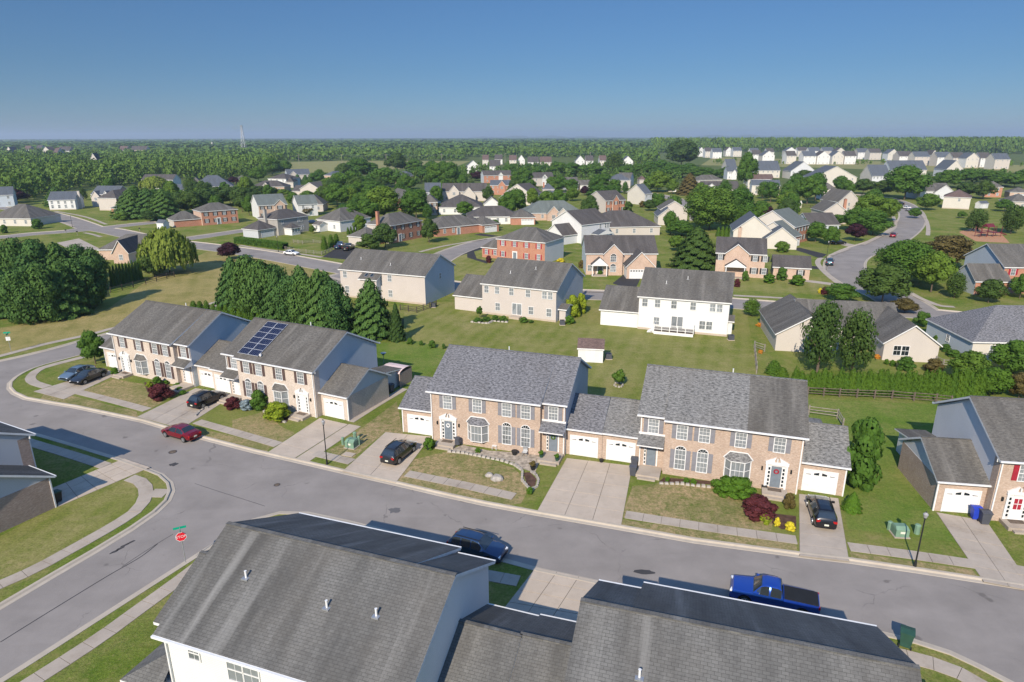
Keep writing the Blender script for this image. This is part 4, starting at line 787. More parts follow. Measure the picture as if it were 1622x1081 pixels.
B13 = house('orange brick two-storey house with hip roof beside the weeping willow', (-115.88, 247.22, 0.711, 13.23), 5.2, 10.0, 2.6, 'h', BRICK_RED, BRICK_TAN, ROOF_OLD, nf=4, shut=SHUT_BLACK, door=.45, wings=[dict(x=-9.5, y=1.2, W=9.5, D=8, E=2.6, rh=2.8, roof='h', sm=SID_TAN)])
B14 = house('low grey-roofed house with a pink brick gable between the dark conifers and the willow', (-104.36, 169.99, 0.05, 3.95), 2.9, 12, 3.2, 'gy', BRICK_TAN, SID_TAN, ROOF_DARK, nf=0, low=[2.0], wings=[dict(x=-6.5, y=5.5, W=18, D=10.5, E=2.9, rh=3.4, roof='h', rm=ROOF_OLD)])
B15 = house('low cream ranch house with broad grey hip roof at the left edge', (-196.95, 248.51, -0.112, 17.51), 2.9, 14.5, 4.6, 'h', SID_CREAM, SID_CREAM, ROOF_OLD, nf=4)
B16 = house('white house with a tall pale chimney behind the evergreen by the curved road', (-211.1, 303.36, 0.25, 10.7), 4.6, 11, 3.4, 'gx', SID_WHITE, SID_WHITE, ROOF_BLUE, nf=4, chim=[(11.5, 4, 8.0, SID_TAN)])
B17 = house('brick-fronted house with hip roof and blank tan side wall near the curved road', (-187.51, 302.08, -0.15, 9.17), 5.6, 16, 3.2, 'h', SID_TAN, BRICK_RED, ROOF_DARK, nf=0)
B18 = house('small brick garage building with blue-grey hip roof beside the tan-sided house', (-172.09, 285.13, -0.583, 17.07), 2.9, 9, 2.2, 'h', BRICK_RED, BRICK_RED, ROOF_BLUE, nf=3)
B19 = house('tan gabled two-storey house with dark blue roof against the left woods', (-201.94, 320.97, -0.1, 12.56), 5.8, 11, 3.6, 'gx', SID_TAN, BRICK_TAN, ROOF_BLUE, nf=2, fg=[(3.0, 4.5, 1.5, 4.6, 2.8, SID_TAN, (3,)), (8.0, 3.6, .8, 5.0, 2.4, SID_PALE, (3.2,))])
B20 = house('blue-grey gabled house cut off by the left edge beside the dark trees', (-247.67, 318.06, 0.497, 8.16), 5.6, 9, 3.6, 'gx', SID_BLUE, SID_BLUE, ROOF_BLUE, nf=2)
B21 = house('white gabled house half hidden by a pale willow in the left woods', (-240.0, 436.18, -0.04, 20.53), 5.6, 10, 3.2, 'gx', SID_WHITE, SID_WHITE, ROOF_DARK, nf=3, fg=[(9, 5, 1, 5.2, 2.6, SID_WHITE, (3.4,))])
B22 = house('very wide house under a slate-blue hip roof left of centre', (-182.36, 383.46, 0.374, 21.25), 4.6, 16, 6.0, 'h', SID_CREAM, SID_CREAM, ROOF_BLUE, nf=3, wings=[dict(x=-3, y=4, W=9, D=14, E=4.6, rh=5, roof='h', rm=ROOF_OLD)])
B23 = house('small white and blue gabled house below the slate-blue hip roof', (-191.1, 376.59, 0.15, 9.48), 3.4, 10, 3.0, 'gx', SID_WHITE, SID_BLUE, ROOF_BLUE, nf=2)
B24 = house('little red brick house with grey hip roof far behind the purple tree', (-192.48, 473.88, 0.678, 7.48), 3.2, 8, 2.8, 'h', BRICK_RED, BRICK_RED, ROOF_OLD, nf=2)
B25 = house('white two-storey house with hip roof and blue-white side, left background', (-161.56, 446.13, -0.377, 14.72), 5.6, 14, 3.2, 'h', SID_WHITE, SID_BLUE, ROOF_DARK, nf=3)
B26 = house('tan brick gabled house with dark blue roof below the farm field', (-164.12, 493.41, 0.482, 16.11), 5.6, 11, 3.6, 'gx', SID_TAN, SID_BLUE, ROOF_BLUE, nf=3, fg=[(4, 5, 1, 5.6, 2.5, SID_TAN, (3.4,))])
B27 = house('low house with long brown hip roof and a small brick gable, left background', (-156.84, 404.44, 0.0, 19.57), 3.2, 12, 3.4, 'h', BRICK_TAN, BRICK_TAN, ROOF_DARK, nf=3, fg=[(9, 5, 1.5, 3.2, 2.6, SID_TAN)])
B28 = house('pair of steep tan gables on a brown-roofed house left of the centre woods', (-117.43, 371.63, -0.2, 11.73), 4.4, 13, 3.4, 'gy', SID_TAN, SID_TAN, ROOF_OLD, nf=2, fg=[], wings=[dict(x=-6, y=2, W=7, D=10, E=3, rh=2.8, rm=ROOF_DARK)])
B29 = house('cream low house with tan hip roof beside the centre woods', (-91.76, 293.79, 0.1, 8.15), 3.3, 12, 3.6, 'h', SID_TAN, BRICK_TAN, ROOF_OLD, nf=2)
B30 = house('white-walled house with tall grey hip roof and small white shed porch', (-69.38, 235.2, -0.593, 11.86), 3.8, 14.5, 3.8, 'h', SID_WHITE, SID_PALE, ROOF_OLD, nf=2, wings=[dict(x=2.2, y=-3.6, W=3.2, D=3.6, E=2.5, rh=1.0, fm=SID_WHITE, sm=SID_WHITE, roof='gx', win=1)])
B31 = house('small pink brick house with hip roof poking out above the centre trees', (-129.66, 487.06, 0.956, 13.97), 5.2, 9, 2.8, 'h', BRICK_TAN, BRICK_TAN, ROOF_BLUE, nf=3)
B32 = house('brick house with blue hip roof surrounded by the centre woods', (-83.97, 481.03, -0.646, 13.1), 5.4, 9, 3.0, 'h', BRICK_TAN, BRICK_RED, ROOF_BLUE, nf=2, wings=[dict(x=6, y=-2, W=5, D=6, E=4.6, rh=2, roof='h')])
B33 = house('cream gabled house with dark blue roof and upstairs window row, above the maple', (-42.96, 332.17, 0.1, 7.62), 5.4, 13, 4.2, 'gx', SID_BLUE, SID_CREAM, ROOF_BLUE, nf=4)
B34 = house('tan house with three steep front gables and white garage, centre background', (-35.47, 342.27, 0.03, 22.47), 5.0, 11, 3.8, 'gx', SID_TAN, BRICK_TAN, ROOF_DARK, nf=0, up=[], low=[2, 5, 8], fg=[(6.0, 5.2, 1.4, 5.0, 3.2, SID_TAN, (3.3,)), (13.5, 7, 2.6, 3.4, 4.0, SID_TAN)], wings=[dict(x=-5, y=1, W=5, D=8, E=2.8, rh=2.4)])
B35 = house('white-walled bungalow with a big dark hip roof, centre background', (-31.03, 281.87, 0.043, 18.53), 3.1, 17.5, 4.6, 'h', SID_WHITE, SID_WHITE, ROOF_DARK, nf=4)
B36 = house('small white gabled wing-house with grey roof beside the dark hip roof', (-12.31, 295.22, 0.05, 7.01), 3.2, 9, 2.8, 'gy', SID_WHITE, SID_WHITE, ROOF_OLD, nf=2)
B37 = house('white and brick bungalow with long brown hip roof left of the brick double garage', (-16.42, 248.21, 0.1, 19.23), 2.9, 12, 3.4, 'h', SID_WHITE, SID_WHITE, ROOF_DARK, nf=6, wings=[dict(x=16, y=-3, W=9, D=11, E=2.8, rh=2.6, roof='h', fm=BRICK_RED, sm=BRICK_RED, rm=ROOF_OLD, gar=0)])
garage_door(B37, 22.2, -3.02, 0, 4.6, 2.1, fan=False)
B38 = house('brick garage with white door left of the red-shuttered brick house', (-19.37, 226.79, 0.08, 9.52), 2.7, 9, 2.6, 'h', BRICK_RED, BRICK_RED, ROOF_DARK, nf=0, gars=[(8.8, 4.6)])
B39 = house('tan and brick two-storey house half hidden behind the round maple', (-37.6, 279.68, 0.1, 6.22), 5.4, 10, 3, 'h', BRICK_TAN, BRICK_TAN, ROOF_OLD, nf=3, shut=SHUT_BLACK)
B40 = house('red brick house with blue roof and a steep centre gable', (-12.1, 381.31, -0.035, 12.37), 5.4, 9, 2.6, 'gx', BRICK_RED, SID_BLUE, ROOF_BLUE, nf=4, fg=[(6.6, 4.0, .7, 5.4, 2.6, BRICK_RED, (3.4,))], door=.5)
B41 = house('tan house with a single white dormer and blue side wall, centre background', (12.58, 446.99, 0.307, 16.57), 5.4, 9.5, 3.4, 'gx', SID_TAN, SID_BLUE, ROOF_DARK, nf=2, fg=[(10, 3.4, .1, 5.8, 1.9, SID_WHITE, (5.2,))])
B42 = house('brick house with a white dormer and bright blue side wall behind the dark round tree', (-19.8, 479.46, 0.275, 20.77), 5.4, 9.5, 3.2, 'gx', BRICK_RED, SID_BLUE, ROOF_DARK, nf=4, fg=[(12.5, 3.2, .1, 5.6, 1.9, SID_WHITE)])
B43 = house('grey gabled house with tan garage wing right of the centre trees', (33.04, 412.86, 0.1, 8.24), 4.4, 12, 3.2, 'gx', SID_GREY, SID_GREY, ROOF_OLD, nf=0, wings=[dict(x=9.5, y=1, W=9, D=9, E=3.0, rh=2.8, fm=SID_WHITE, sm=BRICK_TAN, gar=2)])
B44 = house('cream two-storey house with blue-trimmed windows and a lower gable, centre', (9.1, 321.13, 0.974, 10.49), 5.4, 15, 4.4, 'gx', SID_PALE, SID_CREAM, ROOF_DARK, nf=2, wings=[dict(x=-6.5, y=3.5, W=7, D=10, E=3.6, rh=3.2, roof='gx', sm=SID_CREAM, rm=ROOF_DARK, fm=SID_PALE)])
B45 = house('tan house with blue hip roof and a big orange brick chimney', (16.61, 355.96, 0.0, 6.09), 5.0, 9, 2.8, 'h', SID_TAN, SID_TAN, ROOF_BLUE, nf=1, chim=[(.5, 1.5, 8.2, BRICK_RED)], wings=[dict(x=-1, y=-3.5, W=9, D=4, E=2.8, rh=1.6, roof='h')])
B46 = house('wide low house with slate hip roof and small brick gables, centre', (5.27, 260.09, 0.12, 23.16), 2.9, 13, 4.2, 'h', BRICK_TAN, BRICK_TAN, ROOF_GREEN, nf=5, fg=[(11.0, 5.0, 2.2, 2.9, 2.8, BRICK_TAN, (.9,)), (14.5, 4.0, 3.0, 2.8, 2.3, SID_TAN, (.9,))])
B47 = house('tan house with brick front, black shutters and a small centre gable', (40.43, 285.02, 0.453, 10.01), 5.4, 15, 3.6, 'gx', BRICK_RED, SID_TAN, ROOF_DARK, nf=4, shut=SHUT_BLACK, door=.5, fg=[(4.8, 3, .5, 5.4, 2.2, BRICK_RED, (3.6,))])
B48 = house('house with grey hip roof at the top of the curved street', (62.53, 429.33, 0.0, 13.48), 5.0, 11, 3.6, 'h', SID_TAN, SID_TAN, ROOF_BLUE, nf=2)
B49 = house('white gabled house beside the upper bend of the small street', (69.92, 445.46, -0.35, 8.47), 5.0, 15, 3.6, 'gx', SID_WHITE, SID_WHITE, ROOF_OLD, nf=0)
B50 = house('blank beige gabled house at the upper bend of the small street', (63.8, 319.47, 0.55, 4.44), 5.4, 12.5, 4.2, 'gx', SID_GREY, SID_CREAM, ROOF_BLUE, nf=2)
B51 = house('dark brown hip-roofed bungalow with pale walls in the centre', (26.13, 216.82, 0.12, 23.56), 3.0, 17, 4.5, 'h', SID_TAN, SID_TAN, ROOF_DARK, nf=4)
B52 = house('beige house with two stacked gables left of the giant tree', (54.41, 245.5, -0.1, 7.24), 3.4, 13, 3.0, 'gy', SID_TAN, SID_TAN, ROOF_BLUE, nf=0, wings=[dict(x=1.5, y=6, W=10, D=11, E=5.2, rh=3.2, roof='gy', rm=ROOF_OLD)])
B53 = house('tan house with hip roof behind the giant tree', (117.19, 420.71, 0.272, 16.57), 5.4, 9, 3, 'h', SID_TAN, SID_TAN, ROOF_OLD, nf=2)
B54 = house('white house with low gable and long dark roof behind the giant tree', (107.18, 374.48, 0.0, 20.54), 3.4, 12, 4.0, 'gx', SID_CREAM, SID_WHITE, ROOF_DARK, nf=3, fg=[(4, 9, 2, 3.2, 3.4, SID_WHITE)])
B55 = house('cream house with a grey roof in front of a red roof, right of centre', (134.91, 376.01, -0.199, 14.71), 5.4, 9, 2.8, 'gx', SID_CREAM, SID_WHITE, ROOF_BLUE, nf=3)
B55b = house('townhouse with dull red roof behind the cream house', (147.92, 420.04, -0.041, 15.57), 6.0, 9, 2.8, 'gx', SID_CREAM, SID_WHITE, ROOF_BROWN, nf=3)
B56 = house('tan brick house with pointed porch, oval window and clipped green shrubs', (48.09, 152.56, -0.294, 10.84), 5.6, 11.2, 2.9, 'gx', BRICK_TAN, SID_TAN, ROOF_DARK, nf=0, up=[.9, 8.6, 10.8], low=[8.6, 10.8], shut=SHUT_BLACK, door=.34, fg=[(4.6, 5.2, .6, 5.6, 2.2, BRICK_TAN)], wings=[dict(x=12.9, y=.8, W=7.8, D=6.8, E=2.8, rh=2.2, win=2)])
porch(B56, 4.4, -2.6, 4.4, 2.6, 2.7, ROOF_DARK, 1.6)
B57 = house('beige gabled house with brick chimney directly behind the oval-window house', (66.73, 197.48, -0.25, 10.86), 4.6, 14, 4.4, 'gy', SID_CREAM, SID_CREAM, ROOF_BLUE, nf=0, chim=[(1.8, -.45, 5.4, BRICK_TAN)], wings=[dict(x=8.5, y=-4, W=9, D=9, E=2.8, rh=3.6, roof='gy', fm=SID_CREAM)])
B58 = house('cream house with brick front and two-bay garage beside the curved street', (85.49, 198.63, 0.792, 11.53), 5.4, 14.5, 4.4, 'gx', BRICK_RED, SID_CREAM, ROOF_GREEN, nf=5, shut=SHUT_BLACK, wings=[dict(x=-6, y=-2, W=6.4, D=12, E=3.2, rh=4.0, roof='gx', sm=SID_CREAM, fm=BRICK_RED)])
garage_door(B58, -4.4, -2.02, 0, 2.3, 2.1, fan=False); garage_door(B58, -1.6, -2.02, 0, 2.3, 2.1, fan=False)
B59 = house('blank beige gabled house behind the round-topped trees by the curved street', (116.56, 247.19, -0.05, 8.46), 4.8, 12, 3.2, 'gy', SID_TAN, SID_TAN, ROOF_OLD, nf=0, chim=[(9, 4, 8.8, BRICK_RED)])
B60 = house('tan house with stepped gables and brick chimney up the curved street', (139.58, 283.89, 0.1, 9.6), 4.8, 14, 4.6, 'gy', SID_TAN, SID_TAN, ROOF_OLD, nf=1)
B61 = house('low dark-roofed house set back behind the two young trees', (101.11, 222.78, 0.05, 9.97), 2.9, 12, 3.4, 'gx', SID_BLUE, SID_BLUE, ROOF_DARK, nf=3)
B62 = house('small tan house with hip roof and white bay windows, right background', (162.11, 348.25, -0.032, 6.94), 5.2, 9, 3.0, 'h', SID_CREAM, SID_WHITE, ROOF_OLD, nf=2, wings=[dict(x=2, y=-5, W=8, D=5, E=3.2, rh=1.6, roof='h', fm=SID_WHITE, win=3)])
B65 = house('white gabled house with grey porch roof beyond the end of the curved street', (212.76, 347.83, 0.05, 17.09), 4.2, 12, 3.6, 'gx', SID_PALE, SID_WHITE, ROOF_OLD, nf=3, fg=[(12, 10, 1.5, 3.8, 3.4, SID_PALE)])
B66 = house('square cream house with brown hip roof beside the park', (196.03, 302.3, -0.601, 10.21), 5.2, 13, 3.0, 'h', SID_CREAM, SID_CREAM, ROOF_BROWN, nf=0, up=[6])
B67 = house('brick house with hip roof and white garage wing beyond the park', (254.48, 358.96, -0.331, 7.61), 5.4, 9, 2.8, 'h', BRICK_RED, BRICK_TAN, ROOF_OLD, nf=2, wings=[dict(x=11, y=-1, W=9, D=8, E=3.0, rh=2.2, roof='h', gar=2, fm=BRICK_TAN)])
B68 = house('tan hip-roofed house cut off by the right edge beyond the park', (223.27, 297.49, -0.174, 9.9), 3.4, 10, 3.2, 'h', SID_TAN, SID_TAN, ROOF_OLD, nf=3)
B69 = house('red brick house with red shutters and lower front wing, right edge', (102.39, 133.98, -0.075, 6.83)[:3]+(14,), 5.6, 14, 3.7, 'gx', BRICK_RED, SID_BLUE, ROOF_OLD, nf=4, shut=SHUT_RED, wings=[dict(x=-6.5, y=-2.2, W=6.6, D=7.8, E=3.0, rh=2.9, sm=SID_BLUE, win=1)])
# --- attached townhouse rows far off
def far_row(label, group, items, fms, rms, D=11, rh=3.6, nf=2, E=6.0):
    for i, pl in enumerate(items):
        fm = fms[i % len(fms)]; house(label, pl[:4], E, D, rh, 'gx' if i % 3 else 'gy', fm, fms[(i+1) % len(fms)], rms[i % len(rms)], nf=nf, nm='far_townhouse', cat='townhouse', group=group)
far_row('pale townhouse in the broken row beyond the centre rooftops', 'townhouses beyond the centre rooftops', [(-40.82, 608.1, 0.1, 12.54), (-20.07, 616.65, 0.0, 9.49), (-2.56, 782.11, 0.0, 8.13), (7.37, 793.48, 0.0, 8.11), (17.47, 718.42, 0.0, 11.19), (30.43, 717.53, 0.0, 11.76), (71.87, 757.31, 0.0, 9.82), (83.13, 756.49, 0.0, 8.26), (99.33, 762.9, 0.0, 7.25), (120.52, 735.52, 0.0, 11.45), (-20.14, 812.34, 0.0, 9.16), (-34.15, 796.61, 0.0, 6.92)], [SID_WHITE, SID_WHITE, SID_CREAM], [ROOF_BLUE, ROOF_DARK, ROOF_BROWN], 13, 5.5, 2, 6.0)
far_row('white townhouse in the left part of the far row before woods', 'left part of the far white row', [(303.06, 1105.78, 0.0, 10.58), (301.28, 1056.61, 0.0, 10.04), (299.64, 1011.6, 0.0, 13.31), (353.12, 1120.3, 0.0, 10.63), (358.41, 1098.68, 0.0, 13.43), (306.51, 862.93, 0.0, 11.25), (301.8, 815.61, 0.0, 14.33), (325.58, 802.25, 0.0, 11.13), (340.24, 790.08, 0.0, 14.6), (355.54, 788.67, 0.0, 14.57), (353.88, 1005.23, 0.0, 12.32), (376.8, 1002.54, 0.0, 10.38), (438.7, 1088.38, 0.0, 17.27), (457.6, 1085.95, 0.0, 15.28), (466.32, 1064.92, 0.0, 16.91)], [SID_WHITE, SID_CREAM, SID_WHITE], [ROOF_BLUE, ROOF_DARK], 14, 5.5, 3, 9.5)
far_row('cream or white townhouse in the far right row before woods', 'right part of the far white row', [(374.0, 790.65, 0.0, 13.27), (387.95, 789.36, 0.0, 13.22), (490.71, 1071.09, 0.0, 17.16), (488.0, 1023.73, 0.0, 14.53), (491.31, 963.25, 0.0, 15.39), (495.53, 939.13, 0.0, 15.82), (500.02, 901.71, 0.0, 13.51), (442.46, 773.76, 0.0, 15.14), (448.06, 752.99, 0.0, 16.11), (516.01, 834.3, 0.0, 6.34), (460.43, 732.69, 0.0, 14.96), (462.59, 709.84, 0.0, 12.49), (467.48, 696.49, 0.0, 12.93), (487.03, 703.42, 0.0, 11.07), (473.86, 663.66, 0.0, 14.73)], [SID_CREAM, SID_WHITE, SID_TAN], [ROOF_BLUE, ROOF_DARK], 14, 5.5, 3, 9.5)
far_row('long dark-roofed townhouse block in front of the dry grass strip', 'dark-roofed blocks before the dry strip', [(195.68, 436.0, 0.0, 28.22), (242.13, 451.43, 0.0, 12.0), (192.57, 531.32, 0.0, 19.0), (215.51, 520.28, 0.0, 18.58), (299.76, 532.69, 0.0, 28.1), (183.89, 575.34, 0.0, 7.85), (348.12, 540.3, 0.0, 13.47)], [SID_CREAM, SID_PALE], [ROOF_BLUE], 16, 7, 5)
far_row('small pale roof scattered among the left far woods', 'houses in the left far woods', [(-859.28, 1158.8, 0.0, 8.38), (-913.85, 1276.83, 0.0, 10.27), (-973.92, 1395.88, 0.0, 10.2), (-774.78, 1124.21, 0.0, 13.33), (-765.17, 1147.65, 0.0, 19.75), (-667.74, 991.51, 0.0, 5.56), (-399.35, 642.05, 0.3, 6.44), (-691.66, 1200.12, 0.0, 12.36), (-669.78, 1197.39, 0.0, 27.08)], [SID_CREAM, SID_WHITE, BRICK_TAN], [ROOF_DARK, ROOF_BROWN], 16, 7, 1, 11)
# --- sheds
def shed(label, place, fm, rm, H=2.2, D=2.6, rh=1.1):
    x, y, yaw, W = place; r = thing('shed', label, 'shed', (x, y, 0), yaw); volume(r, 0, 0, W, D, H, rh, 'gx', fm, fm, rm, .15)
    m = MB(); m.box(W*.3, W*.68, -.03, 0, .1, 1.9, WHITE); m.box(W*.485, W*.495, -.045, -.03, .1, 1.9, SHADE); m.build('door', r); return r
shed('small white garden shed with brown shingle roof standing alone on the mown yard', (9.65, 90.65, -0.162, 3.62), SID_WHITE, ROOF_BROWN)
shed('tiny white shed with blue roof by the conifers beside the willow', (-128.4, 238.32, -0.348, 3.12), SID_WHITE, ROOF_BLUE)
shed('small cream shed behind the garden fence of the curved street', (130.22, 304.45, -0.028, 2.63), SID_CREAM, SID_CREAM)
shed('pale blue shed in the yard beyond the park', (212.18, 300.47, 0.308, 4.74), SID_PALE, ROOF_BLUE)
house('white gabled house with dark blue roof beside the tall tree, right background', (164.66, 513.95, 0.0, 7.0), 6, 9, 3.4, 'gx', SID_WHITE, SID_BLUE, ROOF_BLUE, nf=2, fg=[(5, 4, .6, 5, 2.4, SID_WHITE)])
house('small tan garage with brown roof by the upper bend of the small street', (93.73, 399.11, 0.0, 4.51), 2.8, 6, 2, 'gx', SID_TAN, SID_TAN, ROOF_OLD, nf=0, gars=[(3, 2.6)])
house('little tan house peeping between the round light tree and the grey hip roof', (84.38, 442.9, 0.0, 4.13), 4.4, 8, 2.4, 'h', SID_TAN, SID_TAN, ROOF_BROWN, nf=1)
house('low white sunroom house with grey roof between the chimney house and the trees', (21.9, 344.13, 0.0, 6.07), 2.8, 6, 1.4, 'gx', SID_WHITE, SID_TAN, ROOF_OLD, nf=4)
house('half-hidden brick house with grey roof in the middle of the centre woods', (-59.09, 321.14, -1.154, 26.78), 5.2, 9, 3, 'gx', BRICK_RED, SID_CREAM, ROOF_OLD, nf=2)
house('brown-roofed house behind the white hip-roofed house, left background', (-148.73, 440.91, 0.0, 5.24), 3.6, 10, 3, 'h', SID_TAN, SID_TAN, ROOF_DARK, nf=1)
# ------------------------------------------------------------------ foliage
def leaves(C, N, size, seed, bias=.55, aspect=1.0, flat=0.0, droop=0.0):
    """one small tilted quad per point C, facing roughly along N"""
    g = np.random.default_rng(seed); n = len(C); r = g.normal(size=(n, 3)); r /= np.linalg.norm(r, axis=1, keepdims=True)
    d = N*bias+r*(1-bias); d[:, 2] += flat; d /= np.linalg.norm(d, axis=1, keepdims=True)+1e-9
    a = np.cross(d, g.normal(size=(n, 3))); a /= np.linalg.norm(a, axis=1, keepdims=True)+1e-9; b = np.cross(d, a)
    if droop:
        b = b*(1-droop)+np.array([0, 0, -1.0])*droop; b /= np.linalg.norm(b, axis=1, keepdims=True); a = np.cross(b, d); a /= np.linalg.norm(a, axis=1, keepdims=True)+1e-9
    s = size*g.uniform(.6, 1.35, (n, 1)); a = a*s*.5; b = b*s*.5*aspect
    return np.stack([C-a*.8-b, C+a*.9-b*.7, C+a+b*.9, C-a*.7+b], 1)
def quad_mesh(name, Q, mat):
    me = bpy.data.meshes.new(name); n = len(Q); me.vertices.add(n*4); me.vertices.foreach_set('co', Q.reshape(-1).astype(np.float32))
    me.loops.add(n*4); me.loops.foreach_set('vertex_index', np.arange(n*4, dtype=np.int32)); me.polygons.add(n); me.polygons.foreach_set('loop_start', np.arange(0, n*4, 4, dtype=np.int32))
    me.update(calc_edges=True)
    if mat: me.materials.append(mat)
    return me
def crown_round(seed, n=2600, leaf=.07, blobs=16, low=.12, wide=1.0, rough=.28):
    """unit crown: z 0..1, radius ~.5"""
    g = np.random.default_rng(seed); Cs = []; Ns = []
    B = []
    for i in range(blobs):
        th = i*2.4+g.uniform(-.5, .5); zz = (i+.5)/blobs; z = low+.14+(1-low-.26)*zz; prof = math.sin(math.pi*min(1, max(0, (zz*.86+.14))))**.6
        r = .30*prof*g.uniform(.6, 1.15); B.append((r*math.cos(th)*wide, r*math.sin(th)*wide, z, g.uniform(.13, .22)*(1.1-.3*abs(zz-.45))))
    B.append((0, 0, .5, .27)); B.append((0, 0, .72, .2))
    per = n//len(B)
    for bx, by, bz, br in B:
        k = int(per*(br/.19)**1.6); d = g.normal(size=(k, 3)); d /= np.linalg.norm(d, axis=1, keepdims=True)
        lump = 1+rough*np.sin(d[:, 0]*7+bx*40)*np.sin(d[:, 1]*6+by*50)*np.sin(d[:, 2]*6+bz*30); rr = br*lump*g.uniform(.55, 1.05, k)**.5
        Cs.append(np.array([bx, by, bz])+d*rr[:, None]*np.array([1, 1, .85])); Ns.append(d)
    C = np.concatenate(Cs); N = np.concatenate(Ns); C[:, 2] = np.clip(C[:, 2], .02, 1.0)
    return leaves(C, N, leaf, seed+1, .74)
def crown_cone(seed, n=3000, leaf=.05, tiers=15, power=.8, low=.03, feather=.3):
    g = np.random.default_rng(seed); z = low+(1-low)*(1-np.sqrt(g.uniform(0, 1, n))*.999); th = g.uniform(0, 6.283, n); prof = np.clip((1-z)/(1-low), 0, 1)**power*.5
    prof = prof*np.minimum(1, (z/.10)**.6*.5+.5)
    lump = 1+feather*(.5*np.sin(th*5+z*31)+.5*np.sin(th*8-z*47+seed))*1.0+.05*np.sin(z*tiers*6.283+th*2)
    r = prof*lump*g.uniform(.45, 1.0, n)**.35; C = np.stack([r*np.cos(th), r*np.sin(th), z-(.04*r/.5)], 1); N = np.stack([np.cos(th), np.sin(th), np.full(n, .45)], 1); N /= np.linalg.norm(N, axis=1, keepdims=True)
    return leaves(C, N, leaf, seed+2, .66, 1.25)
def crown_willow(seed, n=5200):
    g = np.random.default_rng(seed); Cs = []; Ns = []; strands = 420
    for i in range(strands):
        th = g.uniform(0, 6.283); r = .5*math.sqrt(g.uniform(.02, 1)); top = .98-(r/.5)**2*.42+g.uniform(-.05, .04); top -= .07*max(0, math.sin(th*4+seed)); ln = g.uniform(.25, .75)*top; k = n//strands
        t = np.linspace(0, 1, k); rr = r*(1+.08*t); C = np.stack([rr*math.cos(th)+g.normal(0, .008, k), rr*math.sin(th)+g.normal(0, .008, k), np.maximum(.02, top-ln*t)], 1); Cs.append(C); Ns.append(np.tile([math.cos(th), math.sin(th), .4], (k, 1)))
    C = np.concatenate(Cs); N = np.concatenate(Ns); return leaves(C, N, .036, seed+1, .55, 2.6, 0, .75)
CR = {}
def crown_mesh(kind, var, mat):
    key = (kind, var, mat.name)
    if key not in CR:
        if kind == 'round': q = crown_round(11+var*7, 8000, .040)
        elif kind == 'big': q = crown_round(5+var, 20000, .026, 34, .06, 1.15)
        elif kind == 'loose': q = crown_round(41+var*5, 5500, .036, 24, .02, 1.0, .5)
        elif kind == 'cone': q = crown_cone(3+var*5, 8000, .042, 12, .7)
        elif kind == 'fat': q = crown_cone(23+var*5, 12000, .034, 6, .58, .03, .45)
        elif kind == 'ovate': q = crown_round(91+var*5, 9000, .036, 26, -.02, 1.0, .4)
        elif kind == 'column': q = crown_cone(33+var*5, 2600, .055, 5, .4, .01, .3)
        elif kind == 'bush': q = crown_round(61+var*3, 4200, .055, 14, -.1, 1.0, .15)
        elif kind == 'willow': q = crown_willow(9)
        elif kind == 'small': q = crown_round(71+var*3, 2200, .075, 9)
        CR[key] = quad_mesh('crown', q, mat)
    return CR[key]
TRUNKS = {}
def trunk_mesh(kind):
    if kind not in TRUNKS:
        m = MB(); top = {'round': .75, 'big': .7, 'loose': .85, 'ovate': .8, 'willow': .7, 'small': .7}.get(kind, .9); r0 = .024 if kind in ('round', 'big', 'loose', 'small', 'willow') else .022
        m.tube((0, 0, 0), (.01, 0, top*.45), r0, r0*.7, BARK, 7, False); m.tube((.01, 0, top*.45), (0, .01, top), r0*.7, r0*.15, BARK, 6, False)
        if kind in ('round', 'big', 'loose', 'willow', 'small'):
            for i in range(7):
                a = i*2.4; z = top*(.3+.08*i); m.tube((0, 0, z), (.24*math.cos(a), .24*math.sin(a), z+.2), r0*.45, r0*.1, BARK, 5, False)
        TRUNKS[kind] = m.mesh('trunk')
    return TRUNKS[kind]
tcount = {}
def tree(label, p, kind='round', mat=None, nm='broadleaf_tree', cat='tree', group=None, lift=None, hs=1.0):
    """p = (x, y, height, width)"""
    mat = mat or L_MAPLE; x, y, h, w = p; h *= hs*(1.05 if kind in ('round', 'big', 'loose') else 1); w *= {'round': 1.2, 'big': 1.15, 'fat': 1.02, 'cone': 1.0, 'loose': 1.07, 'willow': .95}.get(kind, 1.05); tcount[kind] = tcount.get(kind, 0)+1; var = tcount[kind] % (1 if kind in ('willow',) else 2 if kind == 'big' else 4)
    root = thing(nm, label, cat, (x, y, 0), rnd.uniform(0, 6.28), group)
    lift = {'round': .06, 'big': .03, 'loose': .05, 'small': .2, 'willow': .02}.get(kind, 0.0) if lift is None else lift
    c = link('crown', crown_mesh(kind, var, mat), root, (0, 0, h*lift), 0, (w, w, h*(1-lift)))
    if kind not in ('bush', 'column'):
        link('trunk', trunk_mesh(kind), root, (0, 0, -.05), 0, (h*.8, h*.8, h*(.95 if kind not in ('cone', 'fat') else .9)))
    return root
def bush(label, p, mat=None, nm='shrub', cat='shrub', group=None, kind='bush'):
    return tree(label, p, kind, mat or L_BOX, nm, cat, group, 0.0)
